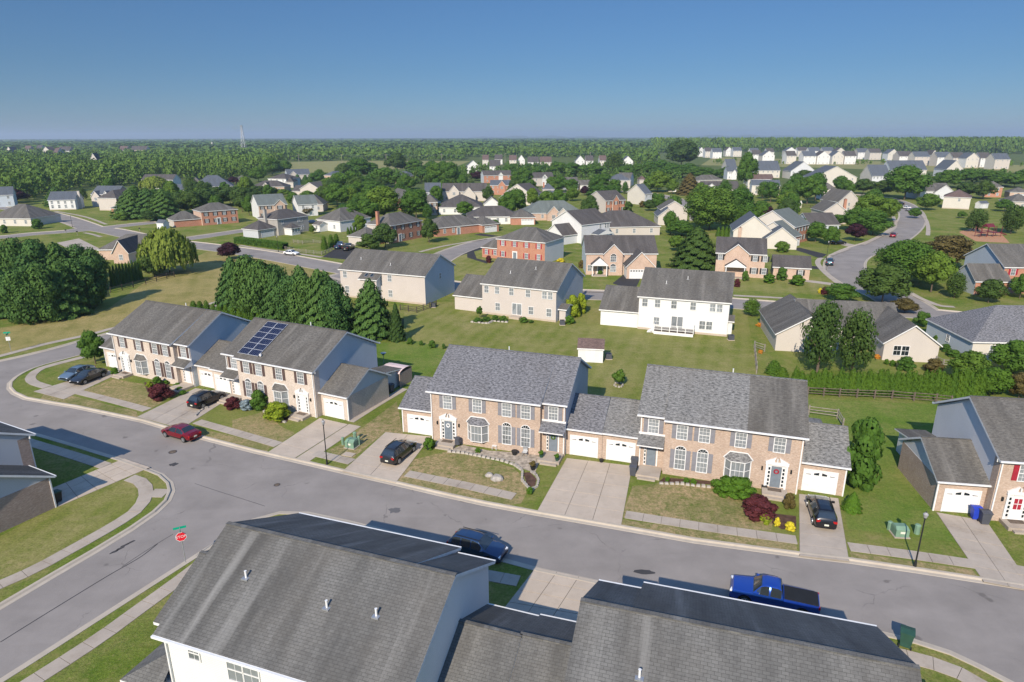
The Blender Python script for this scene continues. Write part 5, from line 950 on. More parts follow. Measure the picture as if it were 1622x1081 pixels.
# --- individual trees near the street
tree('dense green broadleaf tree at the left end of the cream brick townhouse', (-60.82, 90.21, 4.94, 3.42), 'round', L_MAPLE, lift=.02)
tree('young round maple with a mulch ring in the mown back yard', (14.21, 80.99, 2.36, 1.94), 'small', L_LIGHT, lift=.1)
tree('tall dark shrub tree with pink tips against the half-new-roof garage end', (32.44, 54.6, 7.0, 4.13), 'bush', L_MAPLE, lift=.0)
tree('loose green tree left of the pair in front of the ranch house', (42.31, 85.25, 10.36, 5.26), 'loose', L_DARK); tree('loose green tree right of the pair in front of the ranch house', (47.29, 85.56, 8.91, 5.26), 'loose', L_DARK)
tree('weeping willow with yellow-green curtains beside the dry field', (-83.24, 157.05, 10.95, 12.86), 'willow', L_WILLOW, 'willow_tree')
tree('small purple-leaved tree by the bend of the back street', (-76.2, 175.59, 4.56, 5.53), 'round', L_PURPLE, 'purple_tree')
tree('broad dark green tree beside the back street, right of the tan brick house', (65.93, 127.13, 3.43, 5.9), 'round', L_MAPLE)
tree('dark conical tree between the porch house and the oval-window house', (45.96, 162.1, 10.49, 10.66), 'fat', L_DARK)
tree('giant spreading bright green tree in the centre right', (69.54, 231.5, 14.47, 17.01), 'big', L_LIGHT)
tree('green tree close behind the giant tree on its right', (93.06, 272.47, 10.8, 11.1), 'round', L_MAPLE)
tree('large dark round tree in front of the playground corner', (88.79, 145.25, 9.04, 12.6), 'big', L_MAPLE)
tree('olive round tree above the roof ridge of the ranch house', (73.25, 125.74, 7.57, 9.04), 'round', L_DARK)
tree('bright green tree on the lawn by the street bend, trunk visible', (88.44, 134.75, 8.48, 7.23), 'round', L_LIGHT)
tree('bronze spreading tree behind the bright green tree', (108.93, 161.14, 7.85, 10.92), 'round', L_BRONZE)
tree('thin small tree beside the bright green lawn tree', (89.96, 129.55, 5.1, 4.05), 'loose', L_DARK)
tree('dark shrub tree in front of the blue-sided wing, right', (94.11, 125.53, 4.65, 4.99), 'round', L_DARK); tree('olive tree at the right edge in front of the red shutters', (102.88, 128.96, 4.97, 3.79), 'round', L_MAPLE)
tree('light drooping shrub behind the ranch roof by the street', (73.42, 118.42, 2.62, 4.36), 'round', L_BRONZE, lift=.02); tree('small round tree at the corner of the speckled roof', (70.65, 108.51, 2.63, 2.53), 'round', L_MAPLE, lift=.02)
tree('green bushy tree right of the long conifer hedge', (61.27, 82.43, 4.15, 4.39), 'round', L_LIGHT, lift=0.0); tree('dark tree at the right edge behind the hedge', (69.44, 85.05, 4.74, 5.64), 'round', L_MAPLE, lift=0.0)
tree('yellow-green bushy tree at the right end of the hedge', (61.28, 77.5, 3.49, 4.36), 'round', L_ARB, lift=0.0)
tree('shadowy brown-green shrub above the right-hand fence', (63.7, 76.33, 3.22, 3.0), 'round', L_BRONZE, lift=0.0)
tree('small fruit tree at the corner of the white house', (43.99, 116.08, 3.08, 3.64), 'loose', L_LIGHT)
# conifer screen behind the cream houses
for p in [(-51.63, 118.66, 10.96, 6.05), (-47.87, 115.92, 11.09, 5.98), (-44.37, 113.3, 11.1, 5.78), (-40.8, 110.79, 11.0, 5.93), (-37.59, 108.38, 10.69, 6.02), (-34.5, 106.06, 10.71, 5.89), (-31.33, 103.83, 10.52, 6.04), (-28.36, 102.03, 10.07, 5.66), (-52.07, 126.98, 9.64, 6.0), (-45.03, 121.89, 9.79, 5.78), (-38.74, 117.17, 9.46, 6.05), (-32.66, 111.94, 9.33, 5.78)]:
    tree('tall feathery conifer in the dense screen behind the solar-panel house', (p[0], p[1], p[2]*rnd.uniform(.88, 1.1), p[3]*rnd.uniform(.95, 1.2)), 'fat' if rnd.random() < .5 else 'ovate', L_PINE, 'conifer_tree', group='conifer screen behind the solar-panel house')
tree('broad conifer standing forward at the right end of the screen', (-23.1, 103.66, 9.79, 6.75), 'fat', L_PINE, 'conifer_tree'); tree('thin pale conifer with bare trunk beside the screen', (-18.65, 101.35, 6.42, 2.64), 'cone', L_DARK, 'conifer_tree')
for i, p in enumerate([(-59.82, 119.2, 2.44, 1.55), (-58.2, 118.36, 2.66, 1.55), (-56.6, 117.52, 2.89, 1.51), (-55.02, 116.7, 2.4, 1.51), (-53.46, 115.89, 2.62, 1.51), (-51.92, 115.09, 2.84, 1.49), (-50.41, 114.3, 2.35, 1.48), (-48.91, 113.52, 2.57, 1.48), (-47.43, 112.75, 2.79, 1.48), (-45.96, 111.98, 2.31, 1.46), (-44.52, 111.23, 2.53, 1.44), (-43.09, 110.49, 2.74, 1.43), (-41.69, 109.75, 2.28, 1.43), (-40.29, 109.03, 2.49, 1.41)]): bush('small arborvitae in the low row behind the leftmost townhouses', p, L_ARB, 'arborvitae', 'hedge tree', 'arborvitae row behind the leftmost townhouses', 'column')
for i, p in enumerate([(36.3, 78.37, 3.66, 1.36), (36.99, 78.31, 3.03, 1.37), (37.69, 78.24, 2.64, 1.36), (38.38, 78.18, 3.29, 1.36), (39.07, 78.12, 3.12, 1.36), (39.76, 78.05, 3.54, 1.36), (40.45, 77.99, 3.14, 1.36), (41.13, 77.93, 2.74, 1.36), (41.82, 77.86, 3.63, 1.36), (42.5, 77.8, 2.99, 1.36), (43.19, 77.74, 3.64, 1.36), (43.87, 77.67, 3.25, 1.35), (44.55, 77.61, 3.08, 1.35), (45.23, 77.55, 3.5, 1.35), (45.91, 77.48, 3.1, 1.36), (46.59, 77.42, 3.74, 1.35), (47.27, 77.36, 3.58, 1.35), (47.95, 77.3, 2.96, 1.34), (48.63, 77.23, 3.6, 1.34), (49.3, 77.17, 3.2, 1.34), (49.98, 77.11, 4.07, 1.35), (50.65, 77.05, 3.45, 1.34), (51.32, 76.99, 3.06, 1.34), (51.99, 76.92, 3.71, 1.34), (52.66, 76.86, 3.54, 1.35), (53.33, 76.8, 3.95, 1.33), (54.0, 76.74, 3.56, 1.34), (54.67, 76.68, 3.17, 1.33), (55.34, 76.61, 4.03, 1.34), (56.0, 76.55, 3.41, 1.34), (56.67, 76.49, 4.05, 1.34), (57.33, 76.43, 3.66, 1.33), (57.99, 76.37, 3.5, 1.33), (58.66, 76.31, 3.91, 1.34)]): bush('bright green arborvitae in the long hedge behind the split-rail fence', p, L_ARB, 'arborvitae', 'hedge tree', 'arborvitae hedge behind the split-rail fence', 'column')
for i, p in enumerate([(-93.57, 117.7, 8.57, 6.98), (-86.33, 112.44, 10.03, 7.19), (-84.07, 114.1, 10.38, 7.27), (-82.92, 117.6, 10.19, 7.44), (-82.31, 121.3, 9.99, 7.23), (-82.03, 125.23, 10.02, 6.42), (-106.08, 132.97, 11.83, 7.79), (-101.29, 131.8, 12.25, 8.21), (-96.95, 131.76, 11.86, 8.21), (-94.24, 133.99, 11.13, 8.42), (-92.46, 137.49, 10.06, 8.11), (-90.19, 138.68, 9.33, 7.03), (-118.88, 145.4, 10.84, 8.57), (-101.07, 122.45, 10.79, 7.23), (-105.07, 141.98, 10.48, 8.33), (-101.58, 145.2, 9.29, 8.45)]): tree('big dark conifer in the wall of trees at the left edge', p, 'ovate' if i % 3 else 'fat', L_PINE, 'conifer_tree', group='dark conifers at the left edge')
for i, p in enumerate([(-88.69, 142.44, 4.96, 0.89), (-88.42, 143.19, 4.95, 0.88), (-88.15, 143.95, 4.95, 0.89), (-87.88, 144.72, 4.95, 0.89), (-87.61, 145.49, 4.95, 0.9), (-87.33, 146.27, 4.95, 0.9), (-87.05, 147.06, 4.95, 0.92), (-86.76, 147.86, 4.95, 0.9), (-86.47, 148.66, 4.95, 0.92), (-86.18, 149.47, 4.95, 0.93)]): bush('narrow dark arborvitae in the row right of the dark conifers', p, L_PINE if i % 3 else L_ARB, 'arborvitae', 'hedge tree', 'arborvitae row beside the dark conifers', 'column')
tree('dark shaggy shrub under the willow near the field fence', (-85.12, 153.3, 5.54, 6.46), 'round', L_DARK, lift=0)
# --- garden shrubs
bush('bright green clipped shrub in a black pot by the driveway of the grey-shuttered house', (-8.75, 62.65, 1.38, 1.41), L_BOX)
bush('long low green hedge-like shrub below the bay window of the half-new-roof house', (20.79, 52.9, 1.92, 3.19), L_BOX); bush('green end of the low hedge shrub right of the arched windows', (19.69, 53.52, 1.72, 2.58), L_BOX)
bush('large maroon barberry mound beside the brick house steps', (21.39, 49.7, 1.81, 3.49), L_RED); bush('small orange-tinged bush right of the maroon mound', (24.49, 50.96, 1.53, 1.18), L_BRONZE)
bush('low lime groundcover in the flower bed below the maroon mound', (21.58, 48.76, 0.77, 1.35), L_LIME); bush('yellow flowers in the corner bed beside the right driveway', (23.27, 47.57, 0.76, 0.94), L_YEL); bush('yellow lily clump in the corner bed left of the yellow flowers', (22.37, 48.09, 0.85, 0.59), L_YEL)
bush('round maroon barberry in front of the leftmost townhouse', (-44.48, 76.73, 2.08, 3.15), L_RED); bush('deep green round shrub left of the maroon barberry', (-47.21, 81.42, 1.28, 1.57), L_BOX); bush('lime shrub beside the deep green round shrub', (-47.98, 80.83, 0.81, 1.04), L_LIME); bush('green shrub by the first garage of the leftmost townhouse', (-55.19, 85.43, 1.14, 1.27), L_BOX)
for k, (px, py) in enumerate([(-44.44, 81.11), (-43.4, 79.63), (-42.41, 78.37), (-46.42, 82.02)]): bush('small clipped green mound stepping down beside the entry steps', (px, py, .5, 1.1), L_BOX, group='clipped mounds beside the entry steps')
bush('maroon shrub beside the black car and the garage of the cream house', (-34.02, 73.64, 1.54, 2.21), L_RED); bush('silvery blue spruce mound under the arched windows', (-32.17, 73.23, 1.34, 1.9), L_BLUE); bush('tall dark green shrub between the arched windows and bay', (-30.76, 73.62, 2.35, 2.45), L_MAPLE)
bush('wide lime-green juniper before the bay window of the solar house', (-27.54, 70.6, 2.01, 3.68), L_LIME)
bush('cone-shaped dark shrub tip by the right garage end', (29.92, 50.59, 1.83, 1.6), L_BOX, kind='cone'); bush('little green plant at the end of the stone-edged bed', (1.62, 53.52, 0.73, 0.71), L_BOX); bush('leafy plant in the gravel bed', (-3.62, 61.81, 0.51, 0.74), L_BOX)
for q in ((16.54, 55.46, 0.53, 0.74), (17.17, 55.2, 0.56, 0.73), (14.86, 55.81, 0.41, 0.61)): bush('small green perennial in the strip bed left of the bay window', q, L_BOX, group='perennials in the strip bed')
bush('red-flowered plant pot on the small step', (14.95, 57.7, 0.58, 0.28), L_RED)
for q in ((-16.29, 99.36, 1.08, 1.22), (-14.4, 98.8, 0.76, 0.9), (-12.53, 97.52, 1.27, 1.32), (-10.66, 96.97, 0.86, 0.76)): bush('small sapling in the row across the grass behind the conifers', q, L_MAPLE, group='saplings on the back lawn')
for q in ((11.22, 115.77, 4.12, 3.23), (12.92, 118.25, 3.85, 2.35)): bush('yellow-green columnar shrub beside the tan house', q, L_LIME, kind='bush', group='yellow-green shrubs beside the tan house')
bush('narrow dark arborvitae at the far corner of the tan house', (13.73, 130.82, 4.57, 1.07), L_ARB, kind='column'); bush('low green shrub below the yellow-green pair', (10.18, 111.07, 1.54, 2.1), L_BOX)
bush('clipped bright green ball left of the wing windows', (58.01, 144.51, 2.05, 3.38), L_BOX); bush('clipped bright green ball below the wing of the oval-window house', (63.19, 142.25, 2.32, 3.75), L_BOX); bush('darker round shrub between the two clipped balls', (61.91, 147.29, 2.93, 2.99), L_MAPLE); bush('small dark cone shrub beside the porch', (53.18, 146.59, 2.48, 1.74), L_MAPLE)
bush('dark maroon shrub at the roof corner of the white house', (49.35, 140.28, 1.88, 1.57), L_RED); bush('maroon shrub in the stone ring on the corner lawn', (65.18, 133.09, 1.57, 1.84), L_RED); bush('yellow shrub in the stone ring on the corner lawn', (64.63, 134.06, 1.17, 0.98), L_YEL); bush('small round light tree beside the two-bay garage', (76.79, 185.02, 3.14, 4.16), L_LIGHT)
bush('large round dark shrub by the ranch gable wall', (55.37, 86.69, 2.04, 2.82), L_MAPLE); bush('bronze round shrub right of the ranch gable wall', (58.8, 85.96, 1.99, 2.87), L_BRONZE); bush('small ball shrub below the ranch window', (54.03, 89.11, 0.82, 0.84), L_BOX); bush('second small ball shrub below the ranch window, beside the large one', (54.53, 88.37, 0.96, 0.99), L_BOX)
for q in ((36.29, 85.29, 2.02, 2.13), (37.07, 84.26, 1.37, 1.66)): bush('young light conifer in the side yard of the ranch', q, L_ARB, kind='column', group='young conifers in the ranch side yard')
for q in ((66.31, 94.96, 1.24, 1.83), (66.04, 92.5, 1.08, 2.31), (68.02, 100.06, 1.07, 1.32)): bush('green shrub along the blue-grey wall of the right ranch', q, L_MAPLE, group='shrubs along the blue-grey ranch wall')
for q in ((42.95, 108.96, 0.72, 1.3), (37.79, 94.36, 0.55, 0.94), (54.1, 91.8, 0.67, 1.12)): bush('orange flowering clump beside the ranch walls', q, L_ORANGE, group='orange flower clumps')
for q in ((-6.11, 112.33, 0.81, 1.75), (-4.58, 113.04, 0.81, 1.86), (-3.02, 113.17, 1.07, 1.63), (-1.45, 112.86, 1.05, 1.65), (2.14, 111.89, 1.0, 1.86), (3.4, 111.67, 0.56, 1.09)): bush('leafy vegetable clump in the bed along the tan house', q, L_MAPLE, group='vegetable bed clumps')
tree('small garden tree in the vegetable bed of the tan house', (-5.86, 114.52, 2.45, 1.41), 'small', L_MAPLE)
bush('clipped red-brown shrub before the red brick house', (-6.06, 170.0, 1.94, 2.0), L_RED)
for q in ((-1.43, 178.6, 1.95, 1.61), (1.68, 177.73, 1.6, 1.61)): bush('dark clipped ball shrub before the red brick house', q, L_MAPLE, group='ball shrubs before the red brick house')
bush('yellow shrub at the end of the red brick house', (12.77, 169.0, 1.38, 2.62), L_YEL); bush('green shrub by the screened porch', (26.46, 200.29, 2.26, 4.61), L_BOX); bush('bronze shrub by the white porch house', (17.59, 162.48, 2.01, 1.9), L_BRONZE)
for i, q in enumerate(((21.09, 153.96, 1.13, 1.64), (22.89, 154.87, 0.83, 1.49), (18.84, 158.75, 0.97, 1.39), (25.66, 155.77, 1.33, 1.05))): bush('garden clump in the bed of the white porch house', q, (L_BOX, L_RED, L_ORANGE)[i % 3], group='bed of the white porch house')
# clipped box hedge by the white car
hx = [(-86.06, 205.22),(-66.83, 192.45)]; hd = Vector(hx[1])-Vector(hx[0]); hn = int(hd.length/.9); Cs = []
g0 = np.random.default_rng(3); t_ = g0.uniform(0, 1, 9000); s_ = g0.uniform(-1.1, 1.1, 9000); z_ = g0.uniform(0, 1, 9000); face = g0.integers(0, 3, 9000)
s_ = np.where(face == 0, -1.1, np.where(face == 1, 1.1, s_)); z_ = np.where(face == 2, 1.7, z_*1.7); dx, dy = hd.normalized(); c = np.stack([hx[0][0]+t_*hd.x-dy*s_, hx[0][1]+t_*hd.y+dx*s_, z_], 1)
o = link('hedge', quad_mesh('hedge', leaves(c+g0.normal(0, .06, c.shape), np.tile([0, -.4, .8], (9000, 1)), .38, 5, .4), L_MAPLE)); setp(o, 'long clipped green hedge along the back street beside the white car', 'hedge')
# --- listed midground trees
MID = [('tall dark evergreen in front of the white chimney house', (-219.98, 321.97, 9.36, 9.71), 'fat', 'p', False),
 ('maroon-leaved tree beside the blue-grey house at the left edge', (-251.46, 338.41, 6.97, 9.86), 'round', 'u', False),
 ('huge blue-green pine in the clump left of the willow', (-155.87, 272.73, 11.92, 13.63), 'fat', 'p', True),
 ('huge blue-green pine in the clump left of the willow', (-150.84, 275.37, 12.01, 13.63), 'fat', 'p', True),
 ('huge blue-green pine in the clump left of the willow', (-142.33, 271.36, 11.98, 12.01), 'fat', 'p', True),
 ('small dark tree at the foot of the pines left of the willow', (-142.94, 260.99, 3.89, 5.92), 'round', 'd', False),
 ('pale drooping tree among the left woods', (-219.26, 412.05, 9.11, 17.45), 'willow', 'w', False),
 ('dark green tree in the belt behind the orange brick house', (-143.03, 286.72, 8.9, 10.4), 'round', 'd', True),
 ('dark green tree in the belt behind the orange brick house', (-137.08, 284.8, 10.2, 10.4), 'round', 'd', True),
 ('dark green tree in the belt behind the orange brick house', (-134.95, 292.03, 10.45, 10.66), 'round', 'd', True),
 ('dark green tree in the belt behind the orange brick house', (-139.87, 316.31, 9.27, 11.61), 'round', 'd', True),
 ('dark green tree in the belt behind the orange brick house', (-138.54, 327.53, 8.46, 12.33), 'round', 'd', True),
 ('dark green tree in the belt behind the orange brick house', (-125.08, 308.86, 9.34, 10.73), 'round', 'd', True),
 ('dark green tree in the belt behind the orange brick house', (-130.76, 331.25, 7.57, 10.79), 'round', 'd', True),
 ('little maroon tree by the tiny red brick house', (-196.25, 473.51, 5.34, 6.86), 'round', 'u', False),
 ('round clipped shrub on the lawn of the far-left ranch', (-172.42, 239.5, 3.6, 4.59), 'bush', 'm', True),
 ('round clipped shrub on the lawn of the far-left ranch', (-182.66, 257.85, 1.82, 3.21), 'bush', 'm', True),
 ('small round shrub near the bottom left corner of the ranch lawn', (-176.18, 228.27, 3.01, 2.79), 'bush', 'm', False),
 ('light green shrubs at the foot of the brick garage building', (-155.24, 264.79, 3.26, 5.67), 'bush', 'l', True),
 ('light green shrubs at the foot of the brick garage building', (-159.28, 267.47, 2.48, 3.7), 'bush', 'l', True),
 ('dark tree in the row behind the white-gabled brick house', (-145.2, 378.62, 5.42, 12.68), 'round', 'd', True),
 ('dark tree in the row behind the white-gabled brick house', (-137.91, 380.48, 4.68, 12.68), 'round', 'd', True),
 ('dark tree in the row behind the white-gabled brick house', (-153.17, 380.92, 5.28, 14.09), 'round', 'd', True),
 ('tree in the group left of the farm field', (-187.56, 498.19, 10.3, 13.15), 'round', 'm', True),
 ('tree in the group left of the farm field', (-207.49, 585.19, 14.73, 15.89), 'round', 'm', True),
 ('tree in the group left of the farm field', (-203.16, 604.84, 11.86, 12.6), 'round', 'm', True),
 ('small conifer before the tan brick gabled house', (-151.75, 476.68, 6.87, 6.86), 'cone', 'p', True),
 ('small conifer before the tan brick gabled house', (-146.16, 476.48, 6.43, 6.43), 'cone', 'p', True),
 ('round tree right of the tan brick gabled house', (-141.97, 486.19, 7.23, 10.33), 'round', 'm', True),
 ('round tree right of the tan brick gabled house', (-155.34, 544.81, 6.96, 7.89), 'round', 'm', True),
 ('round tree right of the tan brick gabled house', (-144.96, 524.21, 5.31, 7.99), 'round', 'm', True),
 ('leafy tree between the small tan houses left of centre', (-105.17, 385.83, 9.45, 12.79), 'round', 'l', True),
 ('leafy tree between the small tan houses left of centre', (-127.78, 374.05, 4.02, 6.46), 'round', 'l', True),
 ('leafy tree between the small tan houses left of centre', (-106.28, 347.24, 5.09, 7.32), 'round', 'l', True),
 ('leafy tree between the small tan houses left of centre', (-110.16, 385.98, 3.09, 5.99), 'round', 'l', True),
 ('bronze tree behind the grey stone house', (-86.83, 279.62, 4.08, 6.75), 'round', 'b', False),
 ('mid-green tree in the centre woods', (-81.73, 311.31, 11.03, 11.61), 'round', 'm', True),
 ('mid-green tree in the centre woods', (-92.04, 385.44, 13.22, 14.44), 'round', 'm', True),
 ('mid-green tree in the centre woods', (-120.22, 533.1, 15.24, 21.7), 'round', 'm', True),
 ('mid-green tree in the centre woods', (-82.21, 439.87, 12.38, 19.52), 'round', 'm', True),
 ('mid-green tree in the centre woods', (-92.69, 462.02, 8.33, 17.16), 'round', 'm', True),
 ('mid-green tree in the centre woods', (-75.07, 355.31, 9.52, 15.65), 'round', 'm', True),
 ('mid-green tree in the centre woods', (-76.44, 318.4, 9.81, 12.55), 'round', 'm', True),
 ('mid-green tree in the centre woods', (-102.06, 396.73, 11.66, 10.96), 'round', 'm', True),
 ('dark tall tree at the top of the centre woods', (-105.94, 626.92, 18.35, 19.73), 'round', 'd', True),
 ('dark tall tree at the top of the centre woods', (-127.9, 514.0, 12.67, 12.33), 'round', 'd', True),
 ('light broad tree behind the red brick chimney house', (-50.94, 265.21, 12.7, 13.81), 'round', 'l', False),
 ('round dense maple right behind the red brick chimney house', (-38.86, 269.17, 11.39, 11.63), 'round', 'm', False),
 ('tree at the left side of the maple group behind the chimney house', (-58.58, 241.64, 8.33, 8.95), 'round', 'm', True),
 ('tree at the left side of the maple group behind the chimney house', (-54.06, 245.96, 9.69, 9.39), 'round', 'm', True),
 ('tree at the left side of the maple group behind the chimney house', (-65.31, 288.0, 8.61, 8.0), 'round', 'm', True),
 ('tree in the upper right part of the centre woods', (-65.79, 425.9, 7.23, 11.84), 'round', 'm', True),
 ('tree in the upper right part of the centre woods', (-69.83, 511.71, 10.07, 17.26), 'round', 'm', True),
 ('tree in the upper right part of the centre woods', (-62.82, 493.44, 8.86, 14.09), 'round', 'm', True),
 ('tree in the upper right part of the centre woods', (-50.94, 453.06, 14.75, 14.15), 'round', 'm', True),
 ('tree in the upper right part of the centre woods', (-41.97, 452.74, 15.15, 14.8), 'round', 'm', True),
 ('tree in the upper right part of the centre woods', (-55.99, 551.27, 12.94, 12.98), 'round', 'm', True),
 ('tree in the upper right part of the centre woods', (-63.98, 395.56, 5.39, 8.04), 'round', 'm', True),
 ('tree in the upper right part of the centre woods', (-90.2, 626.16, 11.83, 17.41), 'round', 'm', True),
 ('tree in the upper right part of the centre woods', (-131.09, 628.13, 9.1, 17.41), 'round', 'm', True),
 ('tree in the upper right part of the centre woods', (-74.21, 625.39, 10.47, 15.34), 'round', 'm', True),
 ('light tree with yellowish top in the centre woods', (-64.47, 511.49, 8.96, 11.27), 'round', 'l', False),
 ('loose dark tree in front of the chimney house, left one', (-40.83, 187.81, 4.93, 7.14), 'round', 'd', False),
 ('loose dark tree in front of the chimney house, right one', (-37.62, 194.31, 7.08, 7.04), 'round', 'd', False),
 ('round lawn tree with a long shadow before the brick ranch', (-25.82, 204.26, 7.54, 5.48), 'round', 'd', False),
 ('clipped arborvitae column beside the parked pickups', (-55.24, 192.28, 4.15, 1.88), 'column', 'a', True),
 ('clipped arborvitae column beside the parked pickups', (-54.34, 196.52, 3.86, 1.88), 'column', 'a', True),
 ('clipped arborvitae column beside the parked pickups', (-53.67, 200.12, 3.54, 2.09), 'column', 'a', True),
 ('narrow arborvitae behind the chimney-house garage', (-55.65, 223.27, 2.56, 0.99), 'column', 'a', True),
 ('narrow arborvitae behind the chimney-house garage', (-54.76, 223.76, 2.77, 1.01), 'column', 'a', True),
 ('narrow arborvitae behind the chimney-house garage', (-53.92, 224.76, 2.72, 1.01), 'column', 'a', True),
 ('narrow arborvitae behind the chimney-house garage', (-52.92, 226.28, 3.08, 1.59), 'column', 'a', True),
 ('dark purple round tree before the white townhouses', (-25.34, 506.26, 6.8, 10.8), 'round', 'u', False),
 ('green tree before the dark hip-roofed bungalow', (-19.75, 275.32, 5.86, 7.53), 'round', 'm', False),
 ('small round tree by the brick double garage', (-5.87, 236.39, 3.22, 3.59), 'round', 'm', False),
 ('small round shrub by the white wing house', (-13.1, 294.27, 2.32, 3.01), 'bush', 'm', False),
 ('dense dark round tree above the red brick gable house', (6.94, 427.41, 12.9, 13.56), 'round', 'm', False),
 ('green tree in the pair right of the dormer house', (28.75, 398.39, 9.45, 9.48), 'round', 'm', True),
 ('green tree in the pair right of the dormer house', (35.29, 392.52, 7.82, 8.77), 'round', 'm', True),
 ('bright round small tree below the pair right of the dormer house', (31.15, 341.82, 6.78, 7.0), 'round', 'l', False),
 ('purple tree between the grey gabled house and the bright tree', (41.23, 376.24, 5.07, 5.99), 'round', 'u', False),
 ('tree by the grey gabled house and its tan wing', (59.96, 435.04, 8.54, 11.84), 'round', 'm', True),
 ('tree by the grey gabled house and its tan wing', (44.75, 343.17, 7.66, 13.05), 'round', 'm', True),
 ('tree by the grey gabled house and its tan wing', (52.59, 347.32, 7.51, 7.89), 'round', 'm', True),
 ('wide round light tree at the upper bend of the small street', (86.65, 396.59, 12.25, 15.71), 'round', 'l', False),
 ('dark bronze pine at the upper bend of the small street', (100.03, 377.61, 11.97, 11.63), 'fat', 'b', False),
 ('thin tall tree in the belt beyond the centre roofs', (89.94, 591.35, 18.11, 19.18), 'loose', 'd', False),
 ('tree in the belt beyond the centre roofs', (66.75, 556.96, 9.59, 17.13), 'round', 'm', True),
 ('tree in the belt beyond the centre roofs', (50.06, 557.68, 10.86, 16.09), 'round', 'm', True),
 ('tree in the belt beyond the centre roofs', (38.94, 564.93, 11.33, 17.13), 'round', 'm', True),
 ('tree in the belt beyond the centre roofs', (2.6, 621.7, 8.06, 18.57), 'round', 'm', True),
 ('tree in the belt beyond the centre roofs', (16.07, 643.81, 7.48, 14.51), 'round', 'm', True),
 ('tree in the belt beyond the centre roofs', (29.82, 620.4, 6.92, 13.7), 'round', 'm', True),
 ('tree in the belt beyond the centre roofs', (62.74, 592.6, 7.94, 13.7), 'round', 'm', True),
 ('tree in the dense belt between the centre roofs and the white rows', (93.62, 555.79, 8.32, 14.54), 'round', 'm', True),
 ('tree in the dense belt between the centre roofs and the white rows', (105.05, 562.03, 9.55, 14.54), 'round', 'm', True),
 ('tree in the dense belt between the centre roofs and the white rows', (116.55, 570.75, 10.94, 15.58), 'round', 'm', True),
 ('tree in the dense belt between the centre roofs and the white rows', (124.37, 561.19, 12.77, 17.13), 'round', 'm', True),
 ('tree in the dense belt between the centre roofs and the white rows', (127.48, 533.02, 10.62, 17.76), 'round', 'm', True),
 ('tree in the dense belt between the centre roofs and the white rows', (138.0, 543.02, 9.72, 15.58), 'round', 'm', True),
 ('tree in the dense belt between the centre roofs and the white rows', (145.79, 532.26, 8.68, 15.78), 'round', 'm', True),
 ('tree in the dense belt between the centre roofs and the white rows', (154.92, 531.88, 8.0, 15.29), 'round', 'm', True),
 ('tree in the dense belt between the centre roofs and the white rows', (164.67, 537.67, 6.27, 12.33), 'round', 'm', True),
 ('tree in the dense belt between the centre roofs and the white rows', (161.42, 614.07, 8.24, 17.41), 'round', 'm', True),
 ('tree in the dense belt between the centre roofs and the white rows', (149.63, 643.05, 7.88, 17.41), 'round', 'm', True),
 ('very tall broad tree rising behind the dense belt', (184.59, 736.35, 27.59, 37.34), 'round', 'd', False),
 ('tall tree between the white porch house and the dark roofs', (148.18, 425.34, 21.67, 12.63), 'round', 'm', False),
 ('small dark tree beside the white garage shed on the small street', (61.05, 294.47, 4.83, 5.48), 'round', 'd', False),
 ('shrub before the tan brick-front house', (50.68, 288.43, 4.86, 5.21), 'bush', 'd', False),
 ('green tree mass at the right of the giant tree', (88.49, 257.26, 12.16, 11.79), 'round', 'm', True),
 ('green tree mass at the right of the giant tree', (93.61, 257.16, 4.77, 6.98), 'round', 'm', True),
 ('mid-green tree below the giant tree', (56.47, 217.63, 5.02, 8.46), 'round', 'm', False),
 ('light shrubby tree left of the dark conical tree', (47.29, 187.41, 4.53, 5.05), 'round', 'l', False),
 ('narrow arborvitae at the foot of the giant tree', (67.94, 215.75, 3.33, 1.63), 'column', 'a', True),
 ('narrow arborvitae at the foot of the giant tree', (69.32, 215.73, 3.58, 1.53), 'column', 'a', True),
 ('narrow arborvitae at the foot of the giant tree', (70.44, 215.23, 3.58, 1.49), 'column', 'a', True),
 ('narrow arborvitae at the foot of the giant tree', (71.82, 215.21, 3.64, 1.63), 'column', 'a', True),
 ('green tree behind the cream house right of the giant tree', (130.15, 334.65, 9.51, 8.13), 'round', 'm', True),
 ('green tree behind the cream house right of the giant tree', (135.77, 327.67, 9.62, 8.46), 'round', 'm', True),
 ('light green tree in front of the pair behind the cream house', (120.92, 290.8, 8.47, 8.96), 'round', 'l', False),
 ('dark round tree behind the little cream shed', (143.61, 323.34, 12.96, 13.25), 'round', 'm', True),
 ('dark round tree behind the little cream shed', (155.07, 340.18, 13.44, 10.07), 'round', 'm', True),
 ('tree between the dark townhouse roofs and the curved street', (206.76, 476.51, 8.69, 14.03), 'round', 'd', True),
 ('tree between the dark townhouse roofs and the curved street', (235.12, 493.52, 8.18, 14.19), 'round', 'd', True),
 ('tree between the dark townhouse roofs and the curved street', (199.34, 379.03, 8.44, 11.52), 'round', 'd', True),
 ('tree between the dark townhouse roofs and the curved street', (205.02, 368.02, 8.38, 11.12), 'round', 'd', True),
 ('large dark round tree at the top of the curved street', (203.49, 345.28, 16.81, 20.98), 'round', 'm', False),
 ('tree in the belt beyond the park', (277.26, 426.82, 10.84, 16.23), 'round', 'm', True),
 ('tree in the belt beyond the park', (313.92, 463.97, 9.69, 16.29), 'round', 'm', True),
 ('tree in the belt beyond the park', (334.64, 471.7, 8.39, 15.61), 'round', 'm', True),
 ('tree in the belt beyond the park', (390.56, 562.01, 5.05, 13.69), 'round', 'm', True),
 ('tree in the belt beyond the park', (321.16, 439.91, 8.05, 13.88), 'round', 'm', True),
 ('tree in the belt beyond the park', (319.15, 425.39, 8.61, 13.32), 'round', 'm', True),
